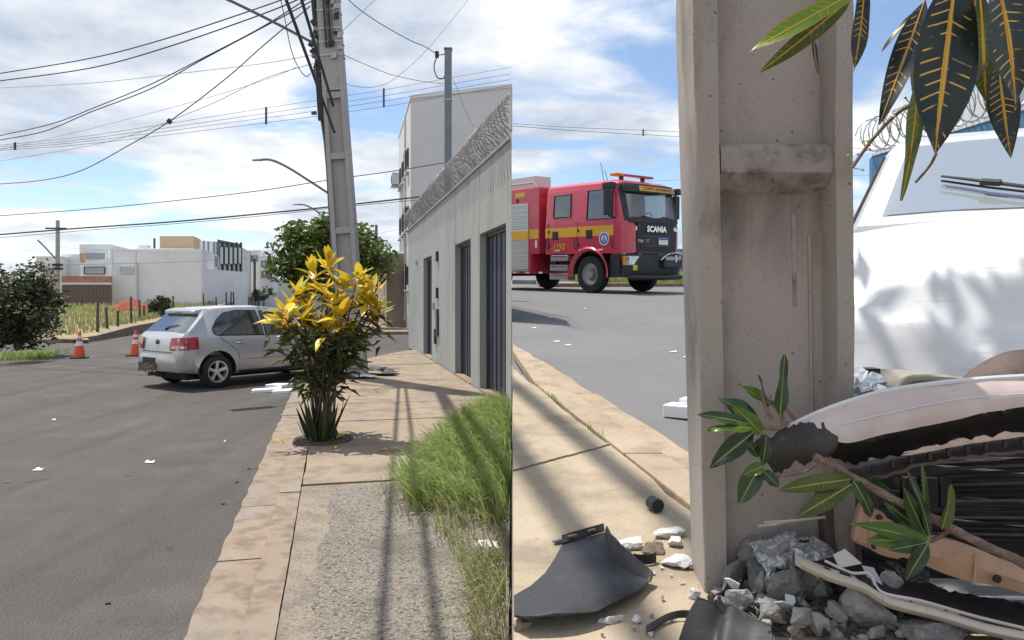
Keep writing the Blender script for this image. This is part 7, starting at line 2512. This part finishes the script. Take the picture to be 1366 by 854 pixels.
for k, (px, py, d, sz) in enumerate(((1040, 728, 1.50, (0.045, 0.04, 0.04)), (1084, 735, 1.46, (0.05, 0.035, 0.045)), (1016, 735, 1.52, (0.03, 0.025, 0.035)), (1062, 718, 1.52, (0.035, 0.03, 0.03)))):
    o = crumple('crumpled_foil', ('crumpled grey sheet metal beside the pitted concrete lump', 'large folded grey sheet metal above the concrete block', 'small bright crumpled metal against the pole', 'crumpled metal scrap wedged behind the folded sheet')[k], P(px, py, d) - V((0, 0, 0.025)), sz, foil, 20 + k, 'scrap metal', n=18)
    o.rotation_euler = (0.5, 0.2 * k - 0.3, 0.8 * k)
    p_ = P(px, py, d)
    # stones that carry the sheets
    chunk('concrete_block', ('block of concrete carrying the crumpled sheet by the pitted lump', 'block of concrete under the large folded sheet', 'block of concrete under the small bright metal', 'block of concrete behind the folded sheet')[k], V((p_.x, p_.y + 0.02, (p_.z - 0.03 + RZ(p_.y)) / 2)), (0.045, 0.035, (p_.z - RZ(p_.y)) * 0.5), rubble_m, 620 + k, rot=(0, 0, k))
rr = random.Random(131)
for k in range(26):
    px, py = rr.uniform(960, 1210), rr.uniform(770, 850)
    a_, w_ = rr.uniform(0, 6), rr.uniform(0.008, 0.022)
    pts = [V((math.cos(a_ + t) * w_ * rr.uniform(0.5, 1.3), math.sin(a_ + t) * w_ * rr.uniform(0.3, 0.9), 0)) for t in (0, 1.4, 2.3, 3.9, 5.2)]
    o = MB().prism(pts, (0, 0, 0.002)).build('plastic_shard', (dusty_black, black_plastic, white_wall2, dusty_black)[k % 4], None)
    o.location = gz(px, py, 0.035 + rr.uniform(0, 0.02))
    o.rotation_euler = (rr.uniform(-.9, .9), rr.uniform(-.9, .9), 0)
    w2 = k % 4 == 2
    tag(o, 'jagged white plastic splinter lying on the shaded rubble' if w2 else 'jagged black plastic splinter lying on the shaded rubble', 'shard', 'white splinters on the rubble' if w2 else 'black splinters on the rubble')
sprg = [gz(956 + 30 * k / 40, 776 + 18 * k / 40, 0.03) + V((0.006 * math.cos(k * 1.9), 0, 0.006 * math.sin(k * 1.9))) for k in range(41)]
o = MB().tube(sprg, 0.0016, 5).build('metal_spring', steel, None, smooth=True)
tag(o, 'thin coiled metal spring among the rubble at the pole foot', 'spring')

# black plastic panel (wing liner) on the pavement
rowsL = [(750, 728), (741, 745), (728, 765), (708, 783), (684.5, 796), (684.5, 810), (684.8, 822), (700, 824)]
rowsR = [(806, 711), (812, 735), (826, 755), (846, 768), (869, 774), (848, 790), (796, 816), (752, 821)]


def pan(a, b):
    n = len(rowsL) - 1
    q = b * n
    i = min(n - 1, int(q))
    f = q - i
    l_ = V((*rowsL[i], 0)).lerp(V((*rowsL[i + 1], 0)), f)
    r_ = V((*rowsR[i], 0)).lerp(V((*rowsR[i + 1], 0)), f)
    c = l_.lerp(r_, a)
    h = 0.012 + 0.024 * math.sin(math.pi * min(1, max(0, a))) * math.sin(math.pi * min(1, b * 0.9 + 0.1)) + 0.022 * max(0, b - 0.55) * 2
    p_ = G(c.x, c.y, h)
    return V((max(0.004, p_.x), p_.y, p_.z))


bpn = thing('wing_liner', 'black plastic wing liner panel lying on the sunlit pavement', 'car part', G(770, 775))
MB().grid(pan, 18, 28).build('sheet', black_plastic, bpn, world=True, smooth=True, solid=0.004)
lip = MB()
lip.grid(lambda a, b: pan(1.0, 0.02 + 0.58 * a) + V((0.006 * b, 0.010 * b, 0.002 + 0.040 * math.sin(math.pi * min(1, 0.15 + 0.8 * a)) * b)), 20, 3)
lip.build('arch_lip', black_plastic, bpn, world=True, smooth=True, solid=0.003)
fl_ = MB().grid(lambda a, b: pan(a, 0.0) + V((0, 0.022 * b, 0.004 + 0.012 * b)), 12, 2).build('top_flange', black_rubber, bpn, world=True, solid=0.005)
for a in (0.25, 0.7):
    MB().obox(pan(a, 0.0) + V((0, 0.008, 0.013)), (0.010, 0.006, 0), (-0.002, 0.003, 0), (0, 0, 0.002)).build('fixing_slot', conc_tan, fl_, world=True)

# bent black bumper fragment in front of the pole
bf = thing('bumper_fragment', 'bent scuffed black plastic fragment in front of the rubble heap', 'car part', G(965, 850))
top = [(930, 799, 1.36), (950, 806, 1.36), (964, 820, 1.355), (975, 808, 1.34), (990, 818, 1.32), (1008, 828, 1.30), (1028, 836, 1.27)]
bot = [(903, 862, 1.27), (925, 872, 1.26), (950, 882, 1.25), (962, 880, 1.24), (985, 888, 1.23), (1008, 894, 1.22), (1034, 890, 1.20)]
ta, tb2 = smooth_pts([P(*p_) for p_ in top], 4), smooth_pts([P(*p_) for p_ in bot], 4)


def bfp(a, b):
    i = min(len(ta) - 1, int(round(a * (len(ta) - 1))))
    p_ = ta[i].lerp(tb2[i], b)
    return p_ + V((0, 0, 0.012 * math.sin(math.pi * b)))


MB().grid(bfp, len(ta) - 1, 6).build('sheet', black_plastic, bf, world=True, smooth=True, solid=0.004)
MB().tube([bfp(k / 20, 0.0) for k in range(21)], 0.004, 6).build('edge_bead', black_plastic, bf, world=True, smooth=True)
# curved dark strip lying beside it
cs = thing('plastic_strip', 'thin curved black plastic strip on the pavement before the pole', 'car part', G(880, 835))
MB().grid(lambda a, b: (lambda p_: V((p_.x, p_.y, p_.z)))(G(862 + 70 * a, 836 - 22 * math.sin(a * 2.2) + 10 * b, 0.004 + 0.02 * a * (1 - b))), 14, 3).build('sheet', black_plastic, cs, world=True, smooth=True, solid=0.003)

# black cap, blue clip, half ring, foam block, little white flag
cpx = G(878, 684)
cap = thing('bottle_cap', 'small black cylindrical cap lying on the pavement', 'cap', cpx)
ax = V((-0.25, 0.9, 0.1)).normalized()
MB().lathe([(0.012, 0.0), (0.018, 0.0), (0.018, 0.04), (0.015, 0.044), (0, 0.044)], 18, frame(V((0, 0, 1)), ax, cpx + V((0, 0, 0.018)))).build('shell', black_plastic, cap, world=True, smooth=True)
MB().lathe([(0, 0.003), (0.012, 0.003), (0.012, 0.006), (0, 0.006)], 14, frame(V((0, 0, 1)), ax, cpx + V((0, 0, 0.018)))).build('hollow', black_rubber, cap, world=True)
o = MB().obox(V(), (0.016, 0.010, 0), (-0.003, 0.005, 0), (0, 0, 0.004)).build('blue_clip', galv, None, bevel=0.002)
o.location = G(747, 721, 0.005)
tag(o, 'little bluish plastic clip behind the black panel', 'clip')
o = MB().grid(lambda a, b: V((0.026 * math.cos(math.pi * a), 0.014 * math.sin(math.pi * a), 0.022 * b)), 12, 1).build('half_ring', black_rubber, None, solid=0.003)
o.location = G(860, 750, 0.0)
o.rotation_euler = (0, 0, 3.4)
tag(o, 'black rubber half ring beside the tan concrete wedge', 'ring')
fo_ = G(904, 556, -0.07)
fb = thing('foam_block', 'white foam packing block lying on the kerb', 'foam', fo_)
u1, v1 = V((0.80, -0.55, 0)).normalized(), V((0.55, 0.80, 0)).normalized()
MB().obox(fo_ + V((0.03, 0, 0.03)), u1 * 0.085, v1 * 0.06, V((0, 0, 0.030))).build('slab', styro, fb, world=True, bevel=0.006)
MB().obox(fo_ + V((0.075, 0.02, 0.075)), u1 * 0.045, v1 * 0.055, V((0, 0, 0.0148))).build('raised_end', styro, fb, world=True, bevel=0.005)
for k, (px, py) in enumerate(((733, 424), (780, 412), (898, 470), (916, 477), (757, 461), (742, 456), (712, 438))):
    d = (0.663 + 0.072) * 1000 / (py - 356)
    o = MB().grid(lambda u_, v_: V(((u_ - .5) * 0.06, (v_ - .5) * 0.03, 0.004 + 0.008 * u_ * v_)), 3, 2).build('litter', paper, None, solid=0.002)
    o.location = ((px - 683) / 1000 * d, d, RZ(d) - 0.072)
    tag(o, 'scrap of pale litter on the grey terrace street', 'litter', 'litter scraps on the terrace street')
# weeds in the kerb joint
wd = MB()
rr = random.Random(111)
blades(wd, [V((xi(d) - 0.01 + rr.gauss(0, 0.012), d, RZ(d) - 0.01)) for d in [rr.gauss(3.78, 0.10) for _ in range(60)] + [rr.gauss(3.05, 0.05) for _ in range(25)]], rr, 0.01, 0.035, 0.002)
tag(wd.build('kerb_weeds', grass_m, None, fixn=False), 'tiny green weeds in the kerb joint', 'weeds', kind='stuff')
# twig on the slab
